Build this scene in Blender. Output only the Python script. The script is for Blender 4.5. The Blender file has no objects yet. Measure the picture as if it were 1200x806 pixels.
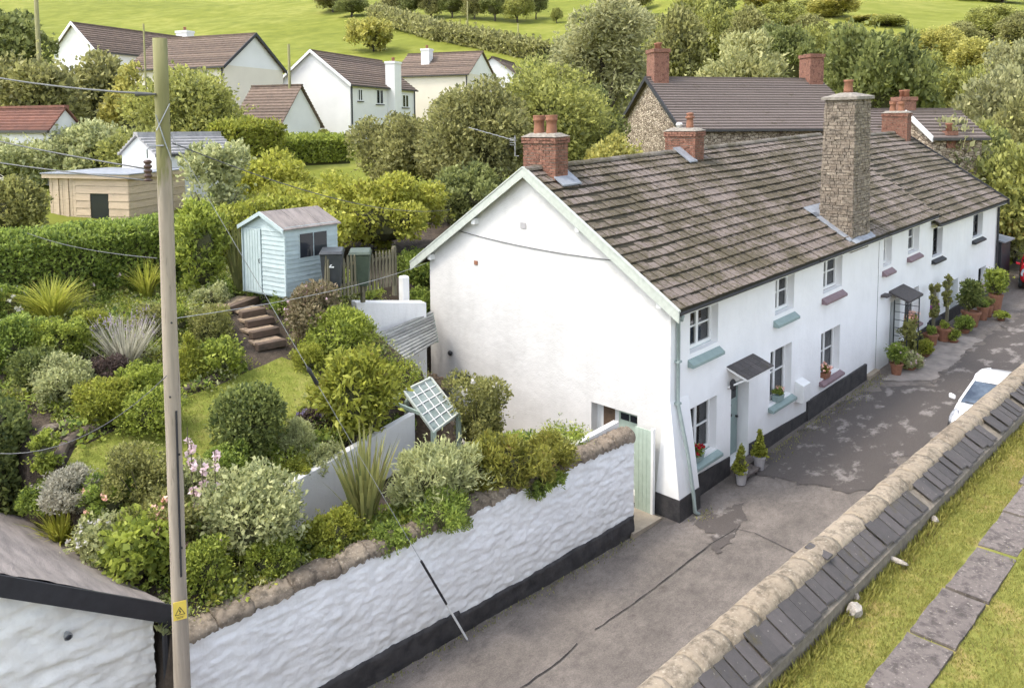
import bpy, bmesh, math, random
import numpy as np
from mathutils import Vector, Matrix, noise

scene = bpy.context.scene
COL = scene.collection
rad = math.radians

# ---------------------------------------------------------------- camera
cam_d = bpy.data.cameras.new("camera")
cam = bpy.data.objects.new("camera", cam_d)
COL.objects.link(cam)
scene.camera = cam
cam_d.sensor_fit = 'HORIZONTAL'
cam_d.sensor_width = 36.0
cam_d.lens = 27.973
cam_d.shift_x = 0.0
cam_d.shift_y = -0.1486
cam_d.clip_start = 0.1
cam_d.clip_end = 4000.0
cam.location = (-14.882, -9.696, 8.966)
_yaw, _pit, _rol = 0.784, 0.080, -0.004
_fw = Vector((math.cos(_yaw)*math.cos(_pit), math.sin(_yaw)*math.cos(_pit), -math.sin(_pit)))
_r = Vector((math.sin(_yaw), -math.cos(_yaw), 0.0))
_u = _r.cross(_fw)
_r2 = _r*math.cos(_rol) + _u*math.sin(_rol)
_u2 = -_r*math.sin(_rol) + _u*math.cos(_rol)
_m = Matrix((( _r2.x, _u2.x, -_fw.x), (_r2.y, _u2.y, -_fw.y), (_r2.z, _u2.z, -_fw.z)))
cam.rotation_euler = _m.to_euler()

# ---------------------------------------------------------------- light
SUN_AZ = (-0.74, 0.42)      # horizontal direction towards the sun
SUN_EL = 58.0
world = bpy.data.worlds.new("World")
scene.world = world
world.use_nodes = True
wn = world.node_tree.nodes
bg = wn['Background']
sky = wn.new('ShaderNodeTexSky')
sky.sky_type = 'NISHITA'
sky.sun_disc = False
sky.sun_elevation = rad(SUN_EL)
sky.sun_rotation = math.atan2(SUN_AZ[0], SUN_AZ[1])
sky.air_density = 1.0
sky.dust_density = 2.2
sky.ozone_density = 1.0
hs = wn.new('ShaderNodeHueSaturation')      # thin white cloud veil over the blue
hs.inputs['Saturation'].default_value = 0.5
world.node_tree.links.new(sky.outputs[0], hs.inputs['Color'])
world.node_tree.links.new(hs.outputs[0], bg.inputs[0])
bg.inputs[1].default_value = 0.15

sun_d = bpy.data.lights.new("sun", 'SUN')
sun = bpy.data.objects.new("sun", sun_d)
COL.objects.link(sun)
sun_d.energy = 0.75
sun_d.angle = rad(12.0)
sun_d.color = (1.0, 0.92, 0.80)
_h = math.hypot(*SUN_AZ)
_sd = Vector((SUN_AZ[0]/_h*math.cos(rad(SUN_EL)), SUN_AZ[1]/_h*math.cos(rad(SUN_EL)), math.sin(rad(SUN_EL))))
sun.rotation_euler = _sd.to_track_quat('Z', 'Y').to_euler()

scene.view_settings.view_transform = 'Standard'
scene.view_settings.look = 'None'
scene.view_settings.exposure = 1.74
scene.view_settings.gamma = 1.0
scene.view_settings.use_curve_mapping = False
scene.render.engine = 'CYCLES'
scene.cycles.max_bounces = 6
scene.cycles.diffuse_bounces = 4
scene.cycles.use_adaptive_sampling = True
scene.cycles.adaptive_threshold = 0.03
scene.cycles.caustics_reflective = False
scene.cycles.caustics_refractive = False
scene.cycles.glossy_bounces = 2
scene.cycles.transmission_bounces = 3
scene.cycles.transparent_max_bounces = 6
scene.cycles.use_denoising = True

# ---------------------------------------------------------------- materials
def srgb(r, g, b):
    f = lambda c: c/12.92 if c <= 0.04045 else ((c+0.055)/1.055)**2.4
    return (f(r/255), f(g/255), f(b/255), 1.0)

class NT:
    """tiny node-graph helper"""
    def __init__(s, name):
        s.m = bpy.data.materials.new(name)
        s.m.use_nodes = True
        s.t = s.m.node_tree
        s.n = s.t.nodes
        s.b = s.n['Principled BSDF']
        s.out = s.n['Material Output']
        s.geo = s.n.new('ShaderNodeNewGeometry')
        s.pos = s.geo.outputs['Position']
        s.isl = s.geo.outputs['Random Per Island']
    def L(s, a, b): s.t.links.new(a, b)
    def val(s, sock, v):
        if hasattr(v, 'is_output') or isinstance(v, bpy.types.NodeSocket): s.L(v, sock)
        else: sock.default_value = v
    def scale(s, vec, sc):
        n = s.n.new('ShaderNodeVectorMath'); n.operation = 'MULTIPLY'
        s.L(vec, n.inputs[0]); n.inputs[1].default_value = sc
        return n.outputs[0]
    def noise(s, sc=5.0, det=4.0, rough=0.55, vec=None, dist=0.0):
        n = s.n.new('ShaderNodeTexNoise')
        s.L(vec or s.pos, n.inputs['Vector'])
        n.inputs['Scale'].default_value = sc; n.inputs['Detail'].default_value = det
        n.inputs['Roughness'].default_value = rough; n.inputs['Distortion'].default_value = dist
        return n.outputs['Fac']
    def voro(s, sc=5.0, feat='F1', vec=None, out='Distance'):
        n = s.n.new('ShaderNodeTexVoronoi'); n.feature = feat
        s.L(vec or s.pos, n.inputs['Vector']); n.inputs['Scale'].default_value = sc
        return n.outputs[out]
    def ramp(s, fac, stops, interp='LINEAR'):
        n = s.n.new('ShaderNodeValToRGB'); n.color_ramp.interpolation = interp
        e = n.color_ramp.elements
        while len(e) < len(stops): e.new(0.5)
        for el, (p, c) in zip(e, stops):
            el.position = p
            el.color = c if isinstance(c, tuple) and len(c) == 4 else ((c, c, c, 1) if not isinstance(c, tuple) else (*c, 1))
        s.L(fac, n.inputs[0])
        return n.outputs[0]
    def mix(s, fac, a, b, mode='MIX'):
        n = s.n.new('ShaderNodeMix'); n.data_type = 'RGBA'; n.blend_type = mode
        s.val(n.inputs[0], fac); s.val(n.inputs[6], a); s.val(n.inputs[7], b)
        return n.outputs[2]
    def math(s, op, a, b=0.0, clamp=False):
        n = s.n.new('ShaderNodeMath'); n.operation = op; n.use_clamp = clamp
        s.val(n.inputs[0], a); s.val(n.inputs[1], b)
        return n.outputs[0]
    def sep(s, vec=None):
        n = s.n.new('ShaderNodeSeparateXYZ'); s.L(vec or s.pos, n.inputs[0]); return n.outputs
    def objrand(s):
        return s.n.new('ShaderNodeObjectInfo').outputs['Random']
    def rnd(s):
        return s.math('FRACT', s.math('ADD', s.isl, s.objrand()))
    def color(s, c): s.val(s.b.inputs['Base Color'], c)
    def rough(s, r): s.val(s.b.inputs['Roughness'], r)
    def bump(s, h, strength=0.5, dist=0.02, prev=None):
        n = s.n.new('ShaderNodeBump'); s.L(h, n.inputs['Height'])
        n.inputs['Strength'].default_value = strength; n.inputs['Distance'].default_value = dist
        if prev: s.L(prev, n.inputs['Normal'])
        s.L(n.outputs[0], s.b.inputs['Normal']); return n.outputs[0]

def simple(name, c1, c2=None, sc=6.0, rough=0.7, bump=0.0, bsc=30.0, rnd=0.0, det=5.0, metal=0.0, spec=0.5, vs=None, lo=0.3, hi=0.7):
    t = NT(name)
    c2 = c2 or tuple(x*0.75 for x in c1[:3]) + (1,)
    vec = t.scale(t.pos, vs) if vs else None
    col = t.ramp(t.noise(sc, det, 0.6, vec), [(lo, c2), (hi, c1)])
    if rnd:
        col = t.mix(1.0, col, t.ramp(t.rnd(), [(0, 1-rnd), (1, 1+rnd*0.3)]), 'MULTIPLY')
    t.color(col); t.rough(rough)
    t.b.inputs['Metallic'].default_value = metal
    t.b.inputs['Specular IOR Level'].default_value = spec
    if bump: t.bump(t.noise(bsc, 4, 0.6, vec), bump, 0.02)
    return t.m

def leafmat(name, dark, light, tip=None, trans=0.42, ns=1.6):
    t = NT(name)
    if not name.startswith('petal'):
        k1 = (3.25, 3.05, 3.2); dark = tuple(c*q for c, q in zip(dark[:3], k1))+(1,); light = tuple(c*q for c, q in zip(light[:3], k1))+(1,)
    r = t.rnd()
    n = t.noise(ns, 2, 0.5)
    f = t.math('ADD', t.math('MULTIPLY', r, 0.6), t.math('MULTIPLY', n, 0.55))
    stops = [(0.25, dark), (0.75, light)]
    if tip: stops.append((0.93, tip))
    col = t.ramp(f, stops)
    t.color(col); t.rough(0.55)
    t.b.inputs['Specular IOR Level'].default_value = 0.3
    tr = t.n.new('ShaderNodeBsdfTranslucent'); t.L(col, tr.inputs[0])
    mx = t.n.new('ShaderNodeMixShader'); mx.inputs[0].default_value = trans
    t.L(t.b.outputs[0], mx.inputs[1]); t.L(tr.outputs[0], mx.inputs[2])
    t.L(mx.outputs[0], t.out.inputs[0])
    return t.m

def lc(r, g, b): return (r, g, b, 1.0)
MAT = {}
def build_materials():
    M = MAT
    # --- whitewashed render
    def render_wall(name, c1, c2, bump, bsc, streak=0.35):
        t = NT(name)
        base = t.ramp(t.noise(0.7, 5, 0.6), [(0.3, c2), (0.65, c1)])
        st = t.ramp(t.noise(3.0, 5, 0.7, t.scale(t.pos, (1, 1, 0.22))), [(0.28, 0.86), (0.52, 1.0)])
        col = t.mix(streak, base, t.mix(1.0, base, st, 'MULTIPLY'))
        sp = t.ramp(t.noise(14, 2, 0.5), [(0.76, 0.0), (0.82, 1.0)])
        col = t.mix(t.math('MULTIPLY', sp, 0.25), col, srgb(150, 146, 136))
        zz = t.sep()[2]
        fade = t.ramp(t.math('ADD', t.math('MULTIPLY', zz, 0.2), t.math('MULTIPLY', t.noise(2.2, 4), 0.35)), [(0.16, 1.0), (0.42, 0.0)])
        col = t.mix(t.math('MULTIPLY', fade, 0.3), col, srgb(190, 186, 172))
        t.color(col); t.rough(0.85)
        b1 = t.bump(t.noise(bsc, 5, 0.6), bump, 0.02)
        b2 = t.bump(t.noise(1.1, 3, 0.5), 0.35, 0.12, b1)
        return t.m
    M['render'] = render_wall('white_render', lc(.665, .65, .625), lc(.60, .585, .558), 0.4, 28, 0.5)  # whitewash colour darkened to offset the sun on the gable
    M['render_front'] = render_wall('white_render_front', lc(.86, .855, .845), lc(.80, .795, .785), 0.3, 28, 0.25)  # same whitewash, colour lightened to offset the shade on the front
    M['limewash'] = render_wall('rough_limewash', lc(.89, .885, .875), lc(.82, .815, .80), 0.5, 22, 0.9)
    M['garage_wash'] = render_wall('old_limewash', lc(.84, .82, .77), lc(.70, .68, .63), 0.6, 16, 0.7)
    M['plinth'] = simple('dark_plinth_paint', lc(.065, .060, .058), lc(.022, .021, .023), 4, 0.75, 0.6, 18, det=7)
    M['far_white'] = simple('far_white_render', lc(.78, .77, .75), lc(.70, .69, .67), 0.5, 0.9)
    M['far_cream'] = simple('far_cream_render', lc(.72, .66, .55), lc(.66, .60, .50), 0.5, 0.9)
    # --- roof tile with moss and lichen
    def tile(name, a, b, moss_amt, scale=1.0):
        t = NT(name)
        base = t.ramp(t.rnd(), [(0.0, b), (1.0, a)])
        base = t.mix(0.45, base, t.ramp(t.noise(9, 5, 0.65), [(0.3, b), (0.7, a)]))
        big = t.noise(0.9, 5, 0.65)
        sm = t.noise(11.0, 5, 0.7)
        f = t.math('ADD', t.math('MULTIPLY', big, 0.65), t.math('MULTIPLY', sm, 0.45))
        mossm = t.ramp(f, [(0.60-moss_amt, 0.0), (0.70-moss_amt, 1.0)])
        mosscol = t.ramp(t.noise(22, 4, 0.6), [(0.3, lc(.026, .021, .010)), (0.55, lc(.062, .050, .018)), (0.75, lc(.11, .085, .03))])
        col = t.mix(t.math('MULTIPLY', mossm, 0.8), base, mosscol)
        li = t.ramp(t.noise(17, 3, 0.6), [(0.66, 0.0), (0.74, 1.0)])
        col = t.mix(t.math('MULTIPLY', li, 0.45), col, lc(.40, .38, .30))
        t.color(col); t.rough(0.9)
        t.bump(t.noise(26, 5, 0.7), 0.5, 0.015)
        return t.m
    M['tile'] = tile('concrete_roof_tile', lc(.215, .174, .15), lc(.125, .099, .084), 0.115)
    M['moss'] = simple('roof_moss', lc(.042, .034, .016), lc(.018, .015, .010), 8, 0.95, 0.8, 30)
    M['ridge'] = tile('ridge_tile_mossy', lc(.20, .17, .14), lc(.11, .10, .085), 0.11)
    M['slate'] = tile('dark_slate', lc(.095, .083, .08), lc(.045, .041, .040), -0.02)
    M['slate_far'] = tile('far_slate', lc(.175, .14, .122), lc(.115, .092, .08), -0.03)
    M['tile_brown'] = simple('brown_roof_tile', lc(.20, .142, .105), lc(.125, .092, .072), 3, 0.9, 0.3, 20, rnd=0.35)
    M['tile_red'] = simple('red_roof_tile', lc(.22, .095, .065), lc(.14, .065, .05), 3, 0.9, 0.3, 20, rnd=0.3)
    M['lead'] = simple('lead_flashing', lc(.30, .32, .35), lc(.19, .20, .22), 5, 0.55, 0.2, 12)
    # --- masonry
    def stone(name, cs, rnd=0.3, bsc=30):
        t = NT(name)
        col = t.ramp(t.rnd(), [(i/(len(cs)-1), c) for i, c in enumerate(cs)])
        col = t.mix(0.45, col, t.ramp(t.noise(12, 5, 0.65), [(0.3, cs[0]), (0.7, cs[-1])]))
        dk = t.ramp(t.noise(6, 5, 0.7), [(0.36, 0.35), (0.52, 1.0)])
        col = t.mix(0.75, col, t.mix(1.0, col, dk, 'MULTIPLY'))
        li = t.ramp(t.noise(24, 3, 0.6), [(0.63, 0.0), (0.70, 1.0)])
        col = t.mix(t.math('MULTIPLY', li, 0.4), col, lc(.52, .49, .40))
        t.color(col); t.rough(0.92)
        t.bump(t.noise(bsc, 5, 0.7), 0.8, 0.02)
        return t.m
    M['chimney_stone'] = stone('chimney_rubble', [lc(.13, .10, .075), lc(.25, .20, .15), lc(.18, .15, .12), lc(.36, .30, .23)])
    M['mortar'] = simple('lime_mortar', lc(.24, .205, .16), lc(.13, .11, .085), 10, 0.95, 0.7, 30)
    M['coping'] = stone('coping_stone', [lc(.20, .155, .105), lc(.29, .235, .165), lc(.24, .195, .14), lc(.34, .28, .205)])
    M['rubble'] = stone('brown_rubble', [lc(.11, .085, .06), lc(.20, .155, .115), lc(.15, .12, .09), lc(.30, .245, .18)])
    M['barn_stone'] = stone('pale_barn_stone', [lc(.36, .29, .21), lc(.54, .45, .34), lc(.45, .38, .29), lc(.62, .55, .45)])
    t = NT('pale_barn_rubble')
    vv = t.scale(t.pos, (1, 1, 1.8))
    cel = t.n.new('ShaderNodeTexVoronoi'); t.L(vv, cel.inputs['Vector']); cel.inputs['Scale'].default_value = 4.2
    colr = t.ramp(t.sep(cel.outputs['Color'])[0], [(0, lc(.20, .155, .11)), (.5, lc(.36, .29, .21)), (1, lc(.50, .42, .32))])
    ed = t.ramp(t.voro(4.2, 'DISTANCE_TO_EDGE', vv), [(0.02, lc(.16, .13, .10)), (0.09, lc(1, 1, 1))])
    t.color(t.mix(1.0, colr, ed, 'MULTIPLY')); t.rough(.95); t.bump(t.voro(4.2, 'DISTANCE_TO_EDGE', vv), .8, .1); M['barn_stone'] = t.m
    M['brick'] = stone('old_red_brick', [lc(.16, .07, .045), lc(.25, .105, .07), lc(.20, .088, .06), lc(.30, .15, .10)])
    M['flaunch'] = simple('lichened_flaunching', lc(.32, .29, .24), lc(.15, .13, .11), 9, 0.95, 0.6, 25)
    M['terracotta'] = simple('terracotta', lc(.30, .135, .075), lc(.20, .09, .055), 9, 0.85, 0.2, 20)
    M['slab'] = stone('path_flagstone', [lc(.11, .09, .08), lc(.16, .133, .118), lc(.135, .112, .10), lc(.195, .165, .148)])
    M['cobble'] = stone('yard_cobble', [lc(.25, .18, .115), lc(.34, .255, .165), lc(.30, .22, .15), lc(.38, .29, .20)])
    M['rock'] = stone('pale_rock', [lc(.24, .21, .17), lc(.34, .30, .25), lc(.29, .25, .21), lc(.40, .36, .31)])
    # --- painted joinery
    M['sage'] = simple('sage_green_paint', lc(.28, .36, .34), lc(.23, .30, .285), 6, 0.5)
    M['sage_pale'] = simple('pale_sage_paint', lc(.46, .55, .46), lc(.38, .46, .38), 6, 0.55)
    M['barge'] = simple('pale_green_bargeboard', lc(.50, .53, .47), lc(.41, .435, .385), 7, 0.6)
    M['mauve'] = simple('mauve_sill_paint', lc(.25, .17, .18), lc(.19, .13, .14), 6, 0.6)
    M['white_paint'] = simple('white_gloss_paint', lc(.80, .80, .78), lc(.74, .74, .72), 6, 0.4)
    M['blue_paint'] = simple('pale_blue_shed_paint', lc(.47, .55, .55), lc(.39, .47, .475), 5, 0.6, rnd=0.14)
    M['black_paint'] = simple('black_board_paint', lc(.028, .028, .033), lc(.015, .015, .018), 6, 0.55)
    M['gutter'] = simple('dark_gutter', lc(.06, .055, .05), lc(.03, .03, .028), 8, 0.6)
    M['downpipe'] = simple('grey_green_pipe', lc(.34, .40, .38), lc(.27, .32, .30), 8, 0.5)
    M['dark'] = simple('dim_room', lc(.15, .14, .13), lc(.08, .075, .07), 3, 0.9)
    M['curtain'] = simple('pale_curtain', lc(.70, .68, .65), lc(.50, .49, .48), 12, 0.9, vs=(6, 6, .3))
    M['black_metal'] = simple('black_iron', lc(.03, .03, .032), lc(.02, .02, .022), 9, 0.5)
    M['grey_metal'] = simple('galvanised_grey', lc(.40, .41, .42), lc(.28, .29, .30), 9, 0.45, metal=0.6)
    M['cable'] = simple('grey_cable', lc(.12, .12, .12), lc(.08, .08, .08), 9, 0.6)
    M['cable_pale'] = simple('pale_cable', lc(.42, .42, .42), lc(.30, .30, .30), 9, 0.5)
    M['plastic_grey'] = simple('grey_bin_plastic', lc(.045, .05, .055), lc(.03, .034, .038), 9, 0.45)
    M['plastic_green'] = simple('green_bin_plastic', lc(.075, .10, .07), lc(.05, .07, .05), 9, 0.45)
    M['red'] = simple('red_car_paint', lc(.60, .02, .035), lc(.5, .018, .03), 4, 0.25)
    M['white_car'] = simple('white_car_paint', lc(.80, .80, .80), lc(.78, .78, .78), 4, 0.22)
    M['rubber'] = simple('tyre_rubber', lc(.025, .025, .025), lc(.018, .018, .018), 20, 0.85)
    M['lamp_glass'] = simple('headlamp_glass', lc(.45, .47, .50), lc(.20, .21, .23), 30, 0.1)
    M['yellow_sign'] = simple('yellow_sign', lc(.78, .58, .10), lc(.70, .52, .09), 9, 0.5)
    M['porcelain'] = simple('brown_porcelain', lc(.085, .045, .035), lc(.06, .032, .026), 9, 0.3)
    M['galv_pot'] = simple('grey_zinc_pot', lc(.42, .40, .40), lc(.33, .32, .32), 9, 0.6)
    # glass
    t = NT('window_glass')
    gl = t.n.new('ShaderNodeBsdfGlossy'); gl.inputs['Roughness'].default_value = 0.03
    gl.inputs[0].default_value = (.9, .92, .95, 1)
    tr = t.n.new('ShaderNodeBsdfTransparent'); tr.inputs[0].default_value = (.72, .76, .78, 1)
    fr = t.n.new('ShaderNodeFresnel'); fr.inputs[0].default_value = 1.9
    mx = t.n.new('ShaderNodeMixShader'); t.L(fr.outputs[0], mx.inputs[0]); t.L(tr.outputs[0], mx.inputs[1]); t.L(gl.outputs[0], mx.inputs[2])
    t.L(mx.outputs[0], t.out.inputs[0]); M['glass'] = t.m
    t = NT('dark_glass'); t.color(lc(.025, .028, .035)); t.rough(0.04); M['dark_glass'] = t.m
    t = NT('windscreen_glass'); t.color(t.ramp(t.noise(2.5, 3), [(0.4, lc(.03, .045, .07)), (0.65, lc(.10, .13, .17))])); t.rough(0.03); M['windscreen'] = t.m
    # --- wood
    def wood(name, a, b, green=None, vs=(1, 1, .08), sc=12, rnd=0.25):
        t = NT(name)
        col = t.ramp(t.noise(sc, 5, 0.6, t.scale(t.pos, vs)), [(0.3, b), (0.7, a)])
        col = t.mix(1.0, col, t.ramp(t.rnd(), [(0, 1-rnd), (1, 1.05)]), 'MULTIPLY')
        if green:
            z = t.sep()[2]
            g = t.ramp(t.math('ADD', t.math('MULTIPLY', z, 0.1), t.math('MULTIPLY', t.noise(2, 4, .6, t.scale(t.pos, (3, 3, .5))), 0.35)), [(0.96, 0.0), (1.12, 0.8)])
            col = t.mix(g, col, green)
        ck = t.ramp(t.noise(sc*1.6, 4, 0.7, t.scale(t.pos, vs)), [(0.30, 0.35), (0.40, 1.0)])
        col = t.mix(0.7, col, t.mix(1.0, col, ck, 'MULTIPLY'))
        t.color(col); t.rough(0.85)
        t.bump(t.noise(sc*2, 4, 0.6, t.scale(t.pos, vs)), 0.6, 0.01)
        return t.m
    M['pole'] = wood('weathered_pole', lc(.46, .385, .30), lc(.30, .25, .195), green=lc(.17, .17, .045))
    M['picket'] = wood('weathered_picket', lc(.21, .19, .12), lc(.12, .11, .07))
    M['sleeper'] = wood('old_sleeper', lc(.15, .10, .07), lc(.07, .05, .035), vs=(.3, .3, 1))
    M['larch'] = wood('new_larch_board', lc(.60, .47, .33), lc(.48, .37, .26), vs=(.2, .2, 1.5), rnd=0.12)
    M['log'] = wood('log_edging', lc(.16, .12, .09), lc(.08, .06, .045), vs=(.6, .6, .6))
    M['bark'] = wood('tree_bark', lc(.10, .08, .06), lc(.05, .04, .03), vs=(1, 1, .3), sc=5)
    M['stem'] = simple('plant_stem', lc(.10, .10, .045), lc(.07, .055, .03), 9, 0.8)
    # --- ground
    t = NT('garden_soil')
    col = t.ramp(t.noise(3, 6, 0.7), [(0.3, lc(.035, .026, .018)), (0.55, lc(.075, .055, .038)), (0.75, lc(.13, .10, .07))])
    t.color(col); t.rough(0.95); t.bump(t.noise(18, 5, .7), 0.9, 0.05); M['soil'] = t.m
    def turf(name, a, b, c, sc, stripe=None):
        t = NT(name)
        f = t.math('ADD', t.math('MULTIPLY', t.noise(sc, 6, 0.65), 0.6), t.math('MULTIPLY', t.noise(sc*0.13, 4, 0.6, t.scale(t.pos, stripe) if stripe else None), 0.45))
        col = t.ramp(f, [(0.38, a), (0.52, b), (0.64, c)])
        t.color(col); t.rough(0.95); t.b.inputs['Specular IOR Level'].default_value = 0.1
        t.bump(t.noise(sc*5, 4, 0.7), 0.8, 0.04)
        return t.m
    M['lawn'] = turf('garden_turf', lc(.135, .16, .028), lc(.21, .235, .045), lc(.29, .285, .08), 5)
    M['church_turf'] = turf('churchyard_turf', lc(.14, .155, .035), lc(.215, .22, .055), lc(.33, .25, .10), 2.6)
    M['field'] = turf('field_grass', lc(.125, .143, .021), lc(.172, .190, .030), lc(.235, .238, .052), 0.22, (1, .35, 1))
    # --- road
    t = NT('old_tarmac')
    X, Y, Z = t.sep()
    fine = t.ramp(t.noise(40, 5, 0.75), [(0.3, lc(.125, .105, .090)), (0.7, lc(.23, .201, .176))])
    big = t.ramp(t.noise(0.9, 5, 0.65), [(0.3, 0.70), (0.62, 1.08)])
    col = t.mix(1.0, fine, big, 'MULTIPLY')
    tr_ = t.ramp(t.noise(1.0, 3, 0.5, t.scale(t.pos, (.12, 1.3, 1))), [(0.35, 0.82), (0.65, 1.06)])
    col = t.mix(1.0, col, tr_, 'MULTIPLY')
    med = t.ramp(t.noise(7.0, 6, 0.8, t.scale(t.pos, (.7, 1, 1))), [(0.34, 0.72), (0.6, 1.06)])
    col = t.mix(1.0, col, med, 'MULTIPLY')
    stain = t.ramp(t.noise(2.1, 6, 0.75, t.scale(t.pos, (.6, 1, 1))), [(0.60, 0.0), (0.72, 1.0)])
    col = t.mix(t.math('MULTIPLY', stain, 0.65), col, lc(.055, .045, .036))
    edge = t.math('SUBTRACT', t.math('ADD', t.math('MULTIPLY', t.math('ADD', Y, t.math('MULTIPLY', t.math('MINIMUM', X, 0.0), 0.087)), 0.75), t.math('MULTIPLY', t.noise(2.4, 5, .7), 1.1)), 0.62)
    moss = t.ramp(edge, [(0.12, 0.0), (0.42, 1.0)])
    col = t.mix(t.math('MULTIPLY', moss, 0.8), col, t.ramp(t.noise(9, 4, .7), [(0.35, lc(.05, .042, .025)), (0.6, lc(.10, .085, .045)), (.8, lc(.11, .12, .03))]))
    t.color(col); t.rough(0.9); t.bump(t.noise(60, 4, .7), 0.5, 0.01); M['road'] = t.m
    t = NT('dark_tarmac_patch')
    fine = t.ramp(t.noise(35, 5, 0.75), [(0.3, lc(.058, .048, .042)), (0.7, lc(.10, .086, .077))])
    sp = t.ramp(t.math('ADD', t.math('MULTIPLY', t.noise(1.6, 4, .55, t.scale(t.pos, (.75, 1.25, 1))), .8), t.math('MULTIPLY', t.noise(9, 4, .7), .22)), [(0.56, 0.0), (0.64, 1.0)])
    col = t.mix(sp, fine, t.ramp(t.noise(30, 4, .7), [(0.3, lc(.17, .15, .135)), (0.7, lc(.27, .245, .225))]))
    t.color(col); t.rough(0.8); t.bump(t.noise(60, 4, .7), 0.5, 0.01); M['patch'] = t.m
    M['crack'] = simple('crack_tar', lc(.035, .032, .03), lc(.02, .018, .018), 12, 0.9)
    M['concrete'] = simple('pale_concrete', lc(.38, .32, .24), lc(.28, .235, .18), 6, 0.9, 0.4, 25)
    M['apron'] = simple('worn_concrete_apron', lc(.30, .265, .235), lc(.17, .15, .135), 2.4, 0.9, 0.4, 40, det=7)
    # --- foliage
    L = leafmat
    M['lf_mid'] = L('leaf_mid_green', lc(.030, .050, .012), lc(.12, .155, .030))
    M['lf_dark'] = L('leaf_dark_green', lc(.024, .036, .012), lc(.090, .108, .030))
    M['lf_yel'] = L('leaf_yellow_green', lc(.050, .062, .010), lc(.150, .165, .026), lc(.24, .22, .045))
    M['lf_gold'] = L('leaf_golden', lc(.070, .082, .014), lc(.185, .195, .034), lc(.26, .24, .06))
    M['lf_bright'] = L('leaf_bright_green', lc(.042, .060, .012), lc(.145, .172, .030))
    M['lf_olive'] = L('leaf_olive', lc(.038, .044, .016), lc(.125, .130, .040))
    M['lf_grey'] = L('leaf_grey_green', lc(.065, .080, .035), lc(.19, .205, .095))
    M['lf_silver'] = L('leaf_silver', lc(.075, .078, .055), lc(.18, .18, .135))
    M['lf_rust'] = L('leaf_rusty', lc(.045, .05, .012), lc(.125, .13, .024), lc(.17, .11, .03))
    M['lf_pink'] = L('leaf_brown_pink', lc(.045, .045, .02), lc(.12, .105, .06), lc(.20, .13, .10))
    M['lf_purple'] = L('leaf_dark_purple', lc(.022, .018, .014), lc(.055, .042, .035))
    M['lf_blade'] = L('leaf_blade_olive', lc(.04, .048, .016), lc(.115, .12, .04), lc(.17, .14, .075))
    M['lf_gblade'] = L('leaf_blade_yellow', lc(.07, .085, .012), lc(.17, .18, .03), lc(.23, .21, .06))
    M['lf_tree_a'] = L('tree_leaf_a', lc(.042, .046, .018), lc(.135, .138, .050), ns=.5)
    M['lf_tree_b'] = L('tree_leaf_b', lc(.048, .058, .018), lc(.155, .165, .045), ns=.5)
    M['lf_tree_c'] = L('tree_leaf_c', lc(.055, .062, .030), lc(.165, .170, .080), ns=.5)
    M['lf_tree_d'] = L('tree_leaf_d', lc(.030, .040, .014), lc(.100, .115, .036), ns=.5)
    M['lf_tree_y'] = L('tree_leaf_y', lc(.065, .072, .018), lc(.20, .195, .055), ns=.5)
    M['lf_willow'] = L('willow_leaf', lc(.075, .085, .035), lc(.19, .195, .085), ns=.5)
    M['fl_white'] = L('petal_white', lc(.65, .62, .58), lc(.85, .82, .78))
    M['fl_pink'] = L('petal_pink', lc(.62, .42, .46), lc(.82, .66, .68))
    M['fl_red'] = L('petal_red', lc(.42, .015, .03), lc(.62, .03, .05))
    M['fl_magenta'] = L('petal_magenta', lc(.42, .06, .34), lc(.60, .14, .50))
    M['fl_blue'] = L('petal_violet', lc(.25, .20, .38), lc(.42, .37, .56))
    M['fl_lav'] = L('lavender_spike', lc(.09, .08, .09), lc(.17, .15, .165))
    M['fl_dry'] = L('faded_head', lc(.20, .13, .10), lc(.42, .28, .22))
    M['blade'] = L('grass_blade', lc(.06, .066, .014), lc(.115, .115, .028), lc(.17, .135, .05), ns=0.8)
build_materials()

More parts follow.
